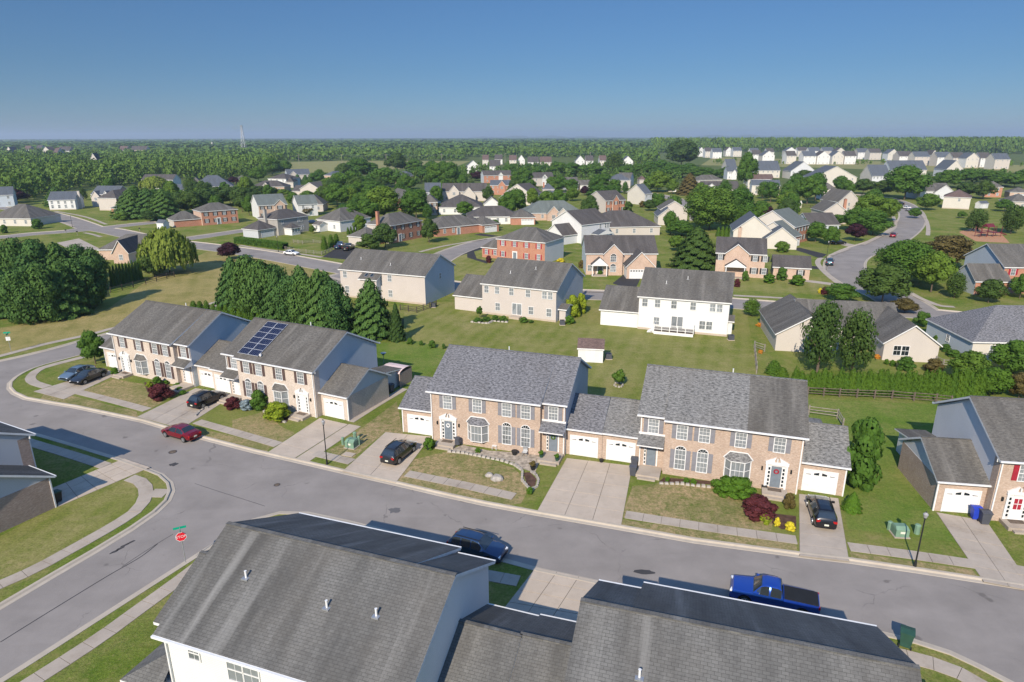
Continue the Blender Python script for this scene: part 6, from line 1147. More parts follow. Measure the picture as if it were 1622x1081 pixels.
 ('tree in the belt beyond the park', (359.35, 470.77, 8.93, 13.57), 'round', 'm', True),
 ('tree in the belt beyond the park', (343.69, 498.76, 6.5, 13.88), 'round', 'm', True),
 ('olive tree beside the brick house beyond the park', (245.34, 346.94, 9.58, 9.4), 'round', 'd', True),
 ('olive tree beside the brick house beyond the park', (242.82, 356.69, 7.97, 10.75), 'round', 'd', True),
 ('dark shrub tree behind the low dark roof', (124.82, 265.23, 6.22, 5.98), 'round', 'd', False),
 ('young tree in front of the brick-front house by the curved street', (94.76, 204.12, 6.06, 6.12), 'round', 'm', True),
 ('young tree in front of the brick-front house by the curved street', (96.34, 197.59, 5.58, 5.0), 'round', 'm', True),
 ('purple plum tree on the lawn by the curved street', (107.81, 205.59, 5.37, 5.83), 'round', 'u', False),
 ('big light green tree beside the curved street', (133.3, 245.47, 10.91, 12.1), 'round', 'l', True),
 ('big light green tree beside the curved street', (144.1, 255.2, 8.73, 10.41), 'round', 'l', True),
 ('big light green tree beside the curved street', (147.28, 277.52, 7.44, 8.22), 'round', 'l', True),
 ('big green tree with low branches beside the curved street', (119.56, 227.92, 7.98, 10.18), 'round', 'm', True),
 ('big green tree with low branches beside the curved street', (120.02, 217.98, 7.82, 10.3), 'round', 'm', True),
 ('light round tree by the square cream house', (184.58, 294.7, 7.16, 9.83), 'round', 'l', False),
 ('dark loose tree in the park left of the play frame', (158.86, 225.15, 7.72, 7.01), 'loose', 'd', False),
 ('dark loose tree in the park right of the play frame', (168.11, 220.99, 9.21, 7.81), 'loose', 'd', False),
 ('green tree by the pale blue shed', (214.55, 288.64, 5.06, 7.31), 'round', 'm', True),
 ('green tree by the pale blue shed', (202.92, 264.69, 4.55, 6.5), 'round', 'm', True),
 ('dark purple tree behind the cream gabled house', (96.8, 251.08, 6.03, 5.95), 'round', 'u', False),
 ('green tree left of the cream gabled house', (94.32, 251.13, 6.78, 7.11), 'round', 'm', False),
 ('extra mid-green tree filling the centre woods', (-80.08, 355.45, 6.88, 9.86), 'round', 'm', True),
 ('extra mid-green tree filling the centre woods', (-107.34, 433.89, 7.35, 12.74), 'round', 'm', True),
 ('extra mid-green tree filling the centre woods', (-121.03, 455.52, 5.67, 9.86), 'round', 'm', True),
 ('extra mid-green tree filling the centre woods', (-59.86, 287.87, 10.57, 10.66), 'round', 'm', True),
 ('extra mid-green tree filling the centre woods', (-67.93, 270.86, 5.64, 7.84), 'round', 'm', True),
 ('extra mid-green tree filling the centre woods', (-53.71, 345.82, 6.31, 7.96), 'round', 'm', True),
 ('small light tree between the centre woods and the brick houses', (-52.11, 225.29, 6.07, 4.41), 'round', 'l', True),
 ('small light tree between the centre woods and the brick houses', (-35.56, 358.83, 5.48, 4.6), 'round', 'l', True),
 ('tree between the background houses right of centre', (-1.49, 538.4, 10.24, 12.82), 'round', 'm', True),
 ('tree between the background houses right of centre', (20.28, 537.49, 8.77, 11.34), 'round', 'm', True),
 ('tree between the background houses right of centre', (60.05, 391.76, 7.56, 9.13), 'round', 'm', True),
 ('tree between the background houses right of centre', (69.83, 307.63, 3.2, 5.92), 'round', 'm', True),
 ('tree between the background houses right of centre', (172.73, 541.55, 8.22, 12.98), 'round', 'm', True),
 ('bronze shrub by the small street', (61.03, 309.96, 3.0, 3.48), 'bush', 'b', True),
 ('bronze shrub by the small street', (49.33, 294.74, 2.53, 3.29), 'bush', 'b', True),
 ('tree between the background houses near the curved street', (108.3, 287.81, 4.91, 7.03), 'round', 'm', True),
 ('tree between the background houses near the curved street', (154.98, 364.26, 11.32, 9.33), 'round', 'm', True),
 ('tree between the background houses near the curved street', (192.37, 390.74, 9.33, 9.66), 'round', 'm', True),
 ('tree between the background houses near the curved street', (171.01, 314.69, 7.61, 9.15), 'round', 'm', True),
 ('tree between the background houses near the curved street', (182.41, 363.47, 8.71, 7.18), 'round', 'm', True),
 ('small garden tree among the background houses', (15.74, 323.61, 4.81, 4.62), 'round', 'm', True),
 ('small garden tree among the background houses', (23.81, 348.1, 4.77, 4.77), 'round', 'm', True),
 ('small garden tree among the background houses', (34.42, 282.76, 4.24, 4.27), 'round', 'm', True),
 ('small garden tree among the background houses', (74.38, 346.72, 3.57, 4.27), 'round', 'm', True),
 ('small garden tree among the background houses', (47.54, 308.18, 4.26, 4.64), 'round', 'm', True),
 ('small garden tree among the background houses', (72.12, 281.92, 3.25, 5.6), 'round', 'm', True),
 ('small garden tree among the background houses', (5.22, 286.41, 3.96, 3.47), 'round', 'm', True),
 ('small garden tree among the left background houses', (-31.05, 284.22, 4.26, 3.73), 'round', 'l', True),
 ('small garden tree among the left background houses', (-30.59, 349.59, 6.37, 6.05), 'round', 'l', True),
 ('small garden tree among the left background houses', (-79.98, 244.24, 3.98, 2.98), 'round', 'l', True),
 ('small garden tree among the left background houses', (-68.5, 225.58, 2.65, 2.31), 'round', 'l', True),
 ('garden tree among the houses by the curved street', (99.46, 226.22, 4.77, 4.75), 'round', 'm', True),
 ('garden tree among the houses by the curved street', (120.35, 243.35, 3.91, 4.6), 'round', 'm', True),
 ('garden tree among the houses by the curved street', (161.95, 265.56, 3.91, 4.94), 'round', 'm', True),
 ('garden tree among the houses by the curved street', (180.52, 265.17, 2.61, 3.47), 'round', 'm', True),
 ('round green tree behind the stop of the dark driveway', (77.1, 186.0, 2.96, 3.9), 'round', 'l', False)]
for lab, p, kd, mt, gg in MID: tree(lab, p, kd, dict(m=L_MAPLE, l=L_LIGHT, d=L_DARK, p=L_PINE, u=L_PURPLE, b=L_BRONZE, a=L_ARB, w=L_WILLOW)[mt], 'conifer_tree' if kd in ('cone', 'fat') else 'arborvitae' if kd == 'column' else 'broadleaf_tree', group=lab.split(' ', 1)[0]+' trees: '+lab if gg else None)

# mature garden trees between the background houses, kept off roads and roofs
def on_road(x, y):
    for pts, key in POLY:
        if key not in ('road', 'drive_dark', 'drive_pale'): continue
        ins = False
        for i in range(len(pts)):
            (x1, y1), (x2, y2) = pts[i-1], pts[i]
            if (y1 > y) != (y2 > y) and x < (x2-x1)*(y-y1)/(y2-y1)+x1: ins = not ins
        if ins: return True
    return False
hc = []
for o in bpy.data.objects:
    if o.parent is None and o.get('category') in ('house', 'townhouse'):
        for dx, dy in ((6, 5), (0, 5), (12, 5), (18, 6), (-6, 5)):
            c, s_ = math.cos(o.rotation_euler.z), math.sin(o.rotation_euler.z); hc.append((o.location.x+dx*c-dy*s_, o.location.y+dx*s_+dy*c))
zone = [(-237.03, 352.1),(-180.32, 373.4),(-139.89, 389.09),(-44.2, 424.54),(165.35, 417.64),(122.76, 267.9),(89.25, 215.64),(40.28, 220.87),(12.78, 270.24),(-27.13, 256.49),(-58.2, 242.15),(-95.32, 261.9),(-155.06, 290.27),(-202.28, 299.01)]
zx = [q[0] for q in zone]; zy = [q[1] for q in zone]; gr = random.Random(21); done = []; tries = 0
while len(done) < 95 and tries < 6000:
    tries += 1; x, y = gr.uniform(min(zx), max(zx)), gr.uniform(min(zy), max(zy)); ins = False
    for i in range(len(zone)):
        (x1, y1), (x2, y2) = zone[i-1], zone[i]
        if (y1 > y) != (y2 > y) and x < (x2-x1)*(y-y1)/(y2-y1)+x1: ins = not ins
    if not ins or on_road(x, y) or any((x-a)**2+(y-b)**2 < 72 for a, b in hc) or any((x-a)**2+(y-b)**2 < 60 for a, b in done): continue
    done.append((x, y)); h = gr.uniform(6, 11); tree('garden tree between the background houses', (x, y, h, h*gr.uniform(.65, .95)), gr.choice(['round', 'round', 'round', 'loose']), gr.choice([L_MAPLE, L_MAPLE, L_LIGHT, L_DARK]), group='garden trees between the background houses')
# ------------------------------------------------------------------ woods: real clumps of leaves, joined band by band
def inside(poly, x, y):
    q = np.array(poly); ins = np.zeros(len(x), bool)
    for i in range(len(q)):
        (x1, y1), (x2, y2) = q[i-1], q[i]
        if y1 == y2: continue
        ins ^= ((y1 > y) != (y2 > y)) & (x < (x2-x1)*(y-y1)/(y2-y1)+x1)
    return ins
TEMPL = {}
def tmpl(nq, v):
    if (nq, v) not in TEMPL:
        TEMPL[(nq, v)] = crown_round(200+v*3, nq, 1.15/math.sqrt(nq)*1.25, 7 if nq < 120 else 10, .0, 1.0, .3)
    return TEMPL[(nq, v)]
def wood(name, label, poly, step, h, nq, mat, seed, wid=.75, zb=0.0, cat='woods', holes=()):
    g = np.random.default_rng(seed); P = np.array(poly); x0, y0 = P.min(0); x1, y1 = P.max(0)
    nx, ny = int((x1-x0)/step)+1, int((y1-y0)/step)+1; X, Y = np.meshgrid(x0+np.arange(nx)*step, y0+np.arange(ny)*step); X = X.ravel()+g.uniform(-.45, .45, X.size)*step; Y = Y.ravel()+g.uniform(-.45, .45, Y.size)*step
    k = inside(poly, X, Y)
    for hp in holes: k &= ~inside(hp, X, Y)
    k &= np.abs(X) < Y*.86+40; X, Y = X[k], Y[k]; out = []
    for i in range(len(X)):
        q = tmpl(nq, i % 5); hh = h*g.uniform(.65, 1.25); w = hh*wid*g.uniform(.85, 1.3); a = g.uniform(0, 6.28); c, s = math.cos(a), math.sin(a); qq = np.empty_like(q)
        n0 = len(q); sel = q if nq > 40 else q
        qq[..., 0] = X[i]+(sel[..., 0]*c-sel[..., 1]*s)*w; qq[..., 1] = Y[i]+(sel[..., 0]*s+sel[..., 1]*c)*w; qq[..., 2] = zb+sel[..., 2]*hh; out.append(qq)
    if not out: return
    o = link(name, quad_mesh(name, np.concatenate(out), mat)); setp(o, label, cat, kind='stuff'); return len(out)
NW = 0
NW += wood('woodland', 'dense mixed woods behind the houses on the left', [(-280, 339), (-254, 339), (-256, 376), (-282, 443), (-258, 460), (-298, 556), (-228, 505), (-213, 528), (-220, 610), (-279, 808), (-874, 844)], 10.5, 13, 210, L_FOREST, 1, 0.85, 0.0, 'woods', [[(-324, 938), (-44, 943), (-41, 759), (-72, 700), (-145, 618), (-214, 655)]]) or 0
NW += wood('woodland', 'trees behind the field and rooftops, centre', [(-125, 532), (-59, 573), (-39, 635), (-32, 484), (-72, 448), (-109, 461)], 11, 8, 110, L_FOREST, 2, 0.85, 0.0, 'woods', [[(-324, 938), (-44, 943), (-41, 759), (-72, 700), (-145, 618), (-214, 655)], [(-76, 1092), (174, 1071), (121, 719), (-49, 699)]]) or 0
NW += wood('woodland', 'belt of trees around the far townhouses, centre right', [(-42, 685), (-7, 726), (127, 718), (182, 780), (147, 604), (136, 538), (108, 441), (83, 466), (10, 519), (-32, 520)], 13, 7, 110, L_FOREST, 3, 0.85, 0.0, 'woods', [[(-76, 1092), (174, 1071), (121, 719), (-49, 699)]]) or 0
NW += wood('woodland', 'tree belt beyond the park, right', [(354, 564), (423, 543), (348, 445), (306, 471)], 14, 7, 110, L_FOREST, 4, 0.85, 0.0, 'woods', []) or 0
NW += wood('woodland', 'far woods across the left and centre', [(-720, 740), (-250, 740), (-250, 800), (170, 800), (290, 1350), (-1350, 1450)], 15, 12.5, 44, L_FOREST, 5, 0.95, 0.0, 'woods', [[(-324, 938), (-44, 943), (-41, 759), (-72, 700), (-145, 618), (-214, 655)], [(-76, 1092), (174, 1071), (121, 719), (-49, 699)]]) or 0
NW += wood('woodland', 'tall woods along the skyline behind the white rows', [(289, 1353), (427, 1484), (920, 1193), (1116, 1265), (1950, 2218), (476, 2339)], 18, 25, 60, L_FOREST, 6, 0.6, 0.0, 'woods', []) or 0
NW += wood('woodland', 'thin young trees along the dry grass strip', [(229, 769), (360, 787), (539, 710), (586, 773), (395, 865), (267, 897)], 16, 5, 30, L_LIGHT, 7, 0.8, 0.0, 'woods', []) or 0
NW += wood('woodland', 'distant band of woods', [(-1350, 1450), (340, 1450), (1000, 3600), (-3200, 3600)], 32, 15, 18, L_FOREST, 8, 1.6, 0.0, 'woods', []) or 0
NW += wood('woodland', 'distant band of woods, right', [(400, 2100), (1900, 2100), (3200, 3600), (1000, 3600)], 34, 15, 18, L_FOREST, 9, 1.6, 0.0, 'woods', []) or 0
NW += wood('woodland', 'woods fading out at the horizon', [(-3200, 3600), (3200, 3600), (12000, 13500), (-12000, 13500)], 90, 17, 12, L_FOREST, 10, 4.5, 0.0, 'woods', []) or 0
# ------------------------------------------------------------------ vehicles
PAINT = {}
def paint(name, c, metal=.5, rough=.28):
    if name not in PAINT:
        t = NT(name, rough, .5); t.b.inputs['Metallic'].default_value = metal; t.b.inputs['Coat Weight'].default_value = .7; t.b.inputs['Coat Roughness'].default_value = .05; t.col(c); PAINT[name] = t.m
    return PAINT[name]
CARGLASS = m_plain('car_glass', (.02, .026, .03), .04, .1, 1.0); TAIL = m_plain('tail_lamp', (.35, .01, .01), .3, .05); HEADL = m_plain('head_lamp', (.7, .72, .75), .15, .05); PLATE = m_plain('number_plate', (.6, .6, .5), .6, .05); TRIMB = m_plain('black_trim', (.015, .015, .015), .6)
SHAPES = {
 'sedan': dict(L=4.75, W=1.82, belt=.94, top=[(0, .62), (.012, .86), (.05, 1.0), (.15, 1.06), (.28, 1.40), (.38, 1.46), (.52, 1.46), (.60, 1.40), (.735, 1.0), (.86, .90), (.96, .76), (.99, .62), (1, .5)], win=(.20, .68), rear=(.16, .29), front=(.59, .74), pil=[.435], wheels=(.19, .81), r=.33),
 'suv': dict(L=4.65, W=1.88, belt=1.06, top=[(0, .7), (.012, .98), (.03, 1.12), (.10, 1.52), (.16, 1.64), (.30, 1.69), (.50, 1.67), (.59, 1.58), (.72, 1.12), (.86, 1.02), (.95, .9), (.99, .7), (1, .55)], win=(.10, .68), rear=(.035, .13), front=(.58, .73), pil=[.27, .46], wheels=(.19, .81), r=.36),
 'pickup': dict(L=5.85, W=2.0, belt=1.22, top=[(0, .95), (.006, 1.10), (.02, 1.12), (.395, 1.12), (.40, 1.16), (.43, 1.75), (.47, 1.84), (.60, 1.84), (.655, 1.72), (.735, 1.24), (.84, 1.16), (.965, 1.10), (.99, .9), (1, .6)], win=(.425, .70), rear=(.405, .44), front=(.645, .74), pil=[.555], wheels=(.185, .82), r=.40),
}
def car(label, shape, pt, p, yaw, cat='car', group=None, plate=True):
    S = SHAPES[shape]; L, W, belt, r = S['L'], S['W'], S['belt'], S['r']; root = thing('parked_' + ('pickup' if shape == 'pickup' else 'car'), label, cat, (p[0], p[1], p[2]), yaw, group)
    key = ('car', shape, pt.name)
    def make():
        tp = S['top']; ts = sorted(set([round(a, 4) for a, _ in tp]+[i/44 for i in range(45)]+list(S['win'])+list(S['rear'])+list(S['front'])+[q+d for q in S['pil'] for d in (-.009, .009)]))
        xs = np.array([a for a, _ in tp]); zs = np.array([b for _, b in tp]); secs = []
        for t in ts:
            zt = float(np.interp(t, xs, zs)); x = -L/2+L*t; sc_ = 1-.16*abs(2*t-1)**7-.03*abs(2*t-1)**2; wb = W/2*sc_; cab = max(0, min(1, (zt-belt-.02)/.5)); wr = wb*(.93-.23*cab)
            zl = .24+.10*max(0, (abs(2*t-1)-.85)/.15)
            for wt in S['wheels']:
                dx = x-(-L/2+L*wt); R_ = r+.07
                if abs(dx) < R_: zl = max(zl, math.sqrt(R_*R_-dx*dx)+r-.02)
            bz = min(belt, zt-.05)
            P = [(0, zt+.03), (wr*.62, zt+.02), (wr*.93, zt-.02), (wr, zt-.07) if cab > 0 else (wr+.02, zt-.03), (wb*.985, max(bz, zl+.12) if cab > 0 else max(min(bz, zt-.06), zl+.12)), (wb, max(bz-.14, zl+.09)), (wb+.01, max(.60, zl+.06)), (wb-.01, max(.40, zl+.03)), (wb-.05, zl)]
            secs.append((x, t, P, zt))
        B = MB(); G = {'windscreen': MB(), 'rear_window': MB(), 'side_window': MB()}
        for i in range(len(secs)-1):
            (xa, ta, A, za), (xb, tb, Bq, zb) = secs[i], secs[i+1]; tm = (ta+tb)/2
            for j in range(8):
                for sgn in (1, -1):
                    q = [(xa, sgn*A[j][0], A[j][1]), (xb, sgn*Bq[j][0], Bq[j][1]), (xb, sgn*Bq[j+1][0], Bq[j+1][1]), (xa, sgn*A[j+1][0], A[j+1][1])]
                    q = q[::-1] if sgn > 0 else q
                    tgt, m_ = B, pt
                    if j < 2 and S['front'][0] < tm < S['front'][1]: tgt, m_ = G['windscreen'], CARGLASS
                    elif j < 2 and S['rear'][0] < tm < S['rear'][1]: tgt, m_ = G['rear_window'], CARGLASS
                    elif j == 3 and S['win'][0] < tm < S['win'][1] and min(za, zb) > belt+.16 and not any(abs(tm-p_) < .009 for p_ in S['pil']): tgt, m_ = G['side_window'], CARGLASS
                    elif j == 7: m_ = TRIMB
                    tgt.poly(q, m_, True)
            B.poly([(xa, -A[8][0], A[8][1]), (xb, -Bq[8][0], Bq[8][1]), (xb, Bq[8][0], Bq[8][1]), (xa, A[8][0], A[8][1])], TRIMB)
        for k, rev in ((0, False), (-1, True)):
            x, t, P, zt = secs[k]; ring = [(x, a, b) for a, b in P]+[(x, -a, b) for a, b in P[::-1][:-1]]
            B.poly(ring[::-1] if rev else ring, pt)
        out = [('body', B.mesh('body'))]+[(n_, g_.mesh(n_)) for n_, g_ in G.items()]
        for n_, me in out: me.set_sharp_from_angle(angle=R(38)) if hasattr(me, 'set_sharp_from_angle') else None
        # merge verts so smooth shading works
        for n_, me in out:
            bm = bmesh.new(); bm.from_mesh(me); bmesh.ops.remove_doubles(bm, verts=bm.verts, dist=.0008); bm.to_mesh(me); bm.free(); me.set_sharp_from_angle(angle=R(38))
        w = MB(); w.tube((0, -.11, 0), (0, .11, 0), r, r, RUBBER, 20); w.tube((0, -.115, 0), (0, -.105, 0), r*.98, r*.90, RUBBER, 20)
        rm = MB(); rm.tube((0, -.122, 0), (0, -.10, 0), r*.64, r*.64, TRIMB, 16)
        for k in range(5): a = k*1.2566; c, s_ = math.cos(a), math.sin(a); rm.tube((0, -.126, 0), (r*.6*c, -.126, r*.6*s_), .045, .03, GREYMETAL, 4)
        rm.tube((0, -.124, 0), (0, -.121, 0), r*.2, r*.2, GREYMETAL, 10)
        for k in range(16): a, b = k*.3927, (k+1)*.3927; rm.tube((r*.62*math.cos(a), -.124, r*.62*math.sin(a)), (r*.62*math.cos(b), -.124, r*.62*math.sin(b)), .025, .025, GREYMETAL, 4, False)
        hl = MB(); hl.box(-.14, .02, -.18, .18, -.07, .07, HEADL); tl = MB(); tl.box(-.02, .1, -.16, .16, -.09, .09, TAIL); mi = MB(); mi.box(-.09, .09, -.12, .12, -.07, .08, pt)
        return dict(parts=out, wheel=w.mesh('wheel'), rim=rm.mesh('rim'), hl=hl.mesh('headlight'), tl=tl.mesh('tail_light'), mi=mi.mesh('mirror'))
    d = shared(key, make)
    for n_, me in d['parts']: link(n_, me, root)
    for wt in S['wheels']:
        for s_ in (-1, 1):
            wl = link('wheel', d['wheel'], root, (-L/2+L*wt, s_*(W/2-.12), r), 0 if s_ < 0 else math.pi); link('rim', d['rim'], wl)
    hz = np.interp(.95, [a for a, _ in S['top']], [b for _, b in S['top']])-.16; tz = np.interp(.02, [a for a, _ in S['top']], [b for _, b in S['top']])-.13
    for s_ in (-1, 1):
        link('headlight', d['hl'], root, (L/2-.07, s_*(W/2-.36), float(hz)-.02), s_*-.30); link('tail_light', d['tl'], root, (-L/2+.03, s_*(W/2-.30), float(tz)), s_*.2)
        link('mirror', d['mi'], root, (-L/2+L*(S['front'][1]-.05), s_*(W/2+.07), belt+.05))
    if plate: m = MB(); m.box(-.02, .02, -.17, .17, -.07, .07, PLATE); m.build('number_plate', root, (-L/2-.015, 0, .62))
    m = MB(); m.box(-.06, .05, -.45, .45, -.12, .1, TRIMB); m.build('grille', root, (L/2-.05, 0, .55))
    if shape == 'suv':
        for s_ in (-1, 1): m = MB(); m.box(-1.1, 1.0, -.02, .02, 0, .04, TRIMB); m.build('roof_rail', root, (-.45, s_*.58, 1.70))
    if shape == 'pickup':
        m = MB(); m.box(-L/2+.1, -L/2+L*.39, -W/2+.26, W/2-.26, 1.12, 1.19, TRIMB); m.build('bed_cover', root)
    return root
def between(a, b): return math.atan2(b[1]-a[1], b[0]-a[0])
NAVY = paint('deep_blue_paint', (.012, .06, .34)); NAVY2 = paint('slate_blue_paint', (.02, .05, .12)); CARBLACK = paint('black_paint', (.008, .008, .011), .3); CARRED = paint('dark_red_paint', (.22, .004, .014)); SILVERB = paint('blue_silver_paint', (.16, .22, .27)); CARGREY = paint('dark_grey_paint', (.03, .03, .032)); CARWHITE = paint('white_paint', (.7, .7, .68), 0); CARSILV = paint('silver_paint', (.45, .46, .48)); CARGREEN = paint('dark_green_blue_paint', (.01, .04, .06))
def pc(p, z=.035): return (p[0], p[1], z)
car('silver-blue sedan in the first driveway, behind the dark sedan', 'sedan', SILVERB, pc((-59.97, 84.81)), between((-59.4, 86.92), (-60.37, 82.73)))
car('dark grey sedan in the first driveway, nearest the lawn', 'sedan', CARGREY, pc((-57.55, 83.46)), between((-56.98, 85.57), (-58.04, 81.5)))
car('black car with its tail towards the street in the second driveway', 'suv', CARBLACK, pc((-37.8, 75.2)), between((-38.52, 73.67), (-37.07, 77.07)))
car('dark red sedan standing alone on the street', 'sedan', CARRED, pc((-36.61, 65.98), ROAD_Z), between((-34.7, 64.99), (-38.55, 66.96)))
car('dark grey crossover in the driveway of the grey-shuttered brick house', 'suv', CARGREY, pc((-11.67, 60.9)), between((-12.33, 59.55), (-11.04, 62.73)))
car('blue crossover parked at the near kerb beside the big roof', 'suv', NAVY2, pc((-2.78, 44.53), ROAD_Z), between((-4.41, 45.32), (-0.93, 43.78)))
car('bright blue pickup with a black bed cover on the street', 'pickup', NAVY, pc((18.42, 38.69), ROAD_Z), between((20.4, 37.45), (16.17, 39.07)), 'pickup')
car('black crossover parked nose-in before the right garage', 'suv', CARBLACK, pc((26.68, 49.49)), between((26.33, 48.15), (27.25, 51.61)))
car('white sedan parked on the back street by the clipped hedge', 'sedan', CARWHITE, pc((-62.08, 183.16), ROAD_Z), between((-64.68, 184.59), (-59.64, 182.27)))
car('dark blue pickup on the black driveway, left one of two', 'pickup', NAVY2, pc((-51.15, 194.52), .03), between((-52.11, 189.81), (-50.61, 202.13)), 'pickup')
car('dark grey pickup on the black driveway, right one of two', 'pickup', CARGREY, pc((-47.95, 191.61), .03), between((-48.97, 187.03), (-47.25, 198.8)), 'pickup')
car('dark teal crossover at the kerb of the curved street', 'suv', CARGREEN, pc((81.98, 166.9), ROAD_Z), between((80.0, 162.93), (85.84, 174.79)))
car('small red car parked halfway up the curved street', 'sedan', CARRED, pc((125.31, 215.16), ROAD_Z), between((123.5, 212.84), (130.0, 222.44))); car('white car at the top of the curved street', 'sedan', CARWHITE, pc((179.16, 301.34), ROAD_Z), between((177.68, 299.11), (181.94, 304.5))+.9)
car('silver car behind the white one at the top of the curved street', 'sedan', CARSILV, pc((175.34, 291.27), ROAD_Z), between((172.96, 288.36), (179.29, 296.84))+.9); car('dark car under the large round tree at the top of the curved street', 'sedan', CARBLACK, pc((186.82, 320.54), ROAD_Z), 2.4)
car('dark car in the pale driveway behind the young trees', 'sedan', CARBLACK, pc((99.5, 199.06), .03), .2); car('dark car beside the grey stone house', 'sedan', NAVY2, pc((-76.17, 252.49), .03), .3)
# ------------------------------------------------------------------ street furniture
def lamp_post(label, p, h=4.3):
    r = thing('street_lamp', label, 'street lamp', (p[0], p[1], 0)); m = MB(); m.tube((0, 0, 0), (0, 0, .5), .12, .09, BLACK, 10); m.tube((0, 0, .5), (0, 0, h), .06, .045, BLACK, 8); m.tube((0, 0, h-.1), (0, 0, h), .09, .09, BLACK, 8); m.build('post', r)
    m = MB(); m.tube((0, 0, h), (0, 0, h+.3), .11, .19, LAMPGLASS, 10); m.tube((0, 0, h+.3), (0, 0, h+.45), .19, .06, LAMPGLASS, 10); lf = m.build('lamp_globe', r); m = MB(); m.tube((0, 0, h+.45), (0, 0, h+.55), .07, .02, BLACK, 8); m.build('cap', lf); return r
LP1 = (-18.7, 59.32); lamp_post('black street lamp on the verge beside the green utility boxes, centre left', LP1, 4.4)
lamp_post('black street lamp on the verge near the right townhouse', (30.81, 42.63), 4.3); lamp_post('black street lamp by the teal car on the curved street', (84.44, 174.02), 4.4); lamp_post('black lamp post at the far-left road junction', (-162.97, 244.28), 4.0); lamp_post('thin dark lamp post at the clipped hedge', (-67.27, 187.65), 4.2)
def utility(label, p, s=1.0, yaw=0.0):
    r = thing('transformer_box', label, 'utility box', (p[0], p[1], 0), yaw); m = MB(); m.box(-.55*s, .55*s, -.5*s, .5*s, .08, .75*s, BOXGREEN); m.poly([(-.55*s, -.5*s, .75*s), (.55*s, -.5*s, .75*s), (.5*s, -.15*s, .95*s), (-.5*s, -.15*s, .95*s)], BOXGREEN); m.poly([(-.5*s, -.15*s, .95*s), (.5*s, -.15*s, .95*s), (.5*s, .45*s, .9*s), (-.5*s, .45*s, .9*s)], BOXGREEN); m.poly([(-.55*s, .5*s, .75*s), (-.55*s, -.5*s, .75*s), (-.5*s, -.15*s, .95*s), (-.5*s, .45*s, .9*s)], BOXGREEN); m.poly([(.55*s, -.5*s, .75*s), (.55*s, .5*s, .75*s), (.5*s, .45*s, .9*s), (.5*s, -.15*s, .95*s)], BOXGREEN); m.build('cabinet', r)
    m = MB(); m.box(-.65*s, .65*s, -.6*s, .6*s, 0, .08, CONC_GREY); m.build('pad', r); m = MB(); m.box(-.18, .18, -.515*s, -.5*s, .4*s, .6*s, PLATE); m.build('notice', r); return r
def pedestal(label, p, h=.8, rd=.16):
    m = MB(); m.tube((0, 0, 0), (0, 0, h), rd, rd, BOXGREEN, 8); m.tube((0, 0, h), (0, 0, h+.08), rd*1.15, rd*.7, BOXGREEN, 8); setp(m.build('utility_pedestal', None, (p[0], p[1], 0)), label, 'utility box')
utility('green transformer box on the grass between the cream and brick houses', (-17.09, 63.21), 1.0, -.35); pedestal('green pedestal left of the transformer box', (-18.17, 63.71)); pedestal('slim green pedestal just right of the transformer box', (-16.41, 63.59), 1.0, .13); pedestal('short green pedestal behind the transformer box', (-17.17, 65.01), .8, .2)
utility('green transformer box on the lawn left of the right-hand street lamp', (32.01, 46.85), .95, -.1); pedestal('pale green pedestal leaning by the right transformer box', (31.6, 47.61), .7, .2); pedestal('dark green cylinder between the transformer box and the street lamp', (33.53, 47.02), .8, .22)
m = MB(); m.box(-.6, .6, -.4, .4, 0, .06, CONC); setp(m.build('utility_cover', None, (*(-17.0, 61.4), 0), -.35), 'pale concrete access cover in the grass below the transformer box', 'utility cover')
def bin_(label, p, mat, lid=None, yaw=0.0, s=1.0, grp=None):
    r = thing('wheelie_bin', label, 'wheelie bin', (p[0], p[1], .03), yaw, grp); m = MB(); a, b = .25*s, .33*s; m.poly([(-a, -a, .08), (a, -a, .08), (b, -b, 1.0*s), (-b, -b, 1.0*s)], mat); m.poly([(a, a, .08), (-a, a, .08), (-b, b, 1.0*s), (b, b, 1.0*s)], mat); m.poly([(-a, a, .08), (-a, -a, .08), (-b, -b, 1.0*s), (-b, b, 1.0*s)], mat); m.poly([(a, -a, .08), (a, a, .08), (b, b, 1.0*s), (b, -b, 1.0*s)], mat); m.poly([(-a, a, .08), (a, a, .08), (a, -a, .08), (-a, -a, .08)], mat); m.build('body', r)
    m = MB(); m.prism([(-.37*s, 1.0*s), (.40*s, 1.0*s), (.40*s, 1.06*s), (0, 1.13*s), (-.37*s, 1.05*s)], -.36*s, .36*s, lid or mat, lid or mat); m.build('lid', r)
    for s_ in (-1, 1): m = MB(); m.tube((s_*.27*s, .27*s, .12), (s_*.32*s, .27*s, .12), .12, .12, RUBBER, 10); m.build('wheel', r)
    return r
BN = bin_('green rubbish bin on the verge at the bottom right', (25.36, 34.49), BINGREEN, None, 2.6, 1.15); m = MB(); m.tube((-.06, -.375, .75), (.08, -.35, .6), .012, .012, WHITE, 4); m.tube((.06, -.375, .75), (-.08, -.35, .6), .012, .012, WHITE, 4); m.build('marking', BN)
bin_('dark grey bin beside the right door of the double garage, back one', (12.14, 58.43), BINGREY, None, -.3, 1.0); bin_('dark grey bin beside the right door of the double garage, front one', (11.72, 56.84), BINGREY, None, -.3, 1.0)
bin_('blue recycling bin by the right-hand garage', (39.8, 49.15), BINBLUE, None, -.2, 1.05); bin_('dark grey bin with pale sticker next to the blue recycling bin', (40.06, 48.43), BINGREY, None, -.2, 1.1); bin_('black and green bin in the shadow of the left grey house', (-41.19, 52.24), BLACK, BINGREEN, 2.7, 1.0)
for q in ((-15.64, 78.87),): bin_('dark bin beside the cream garage wall at the back', q, BINGREY, None, .8)
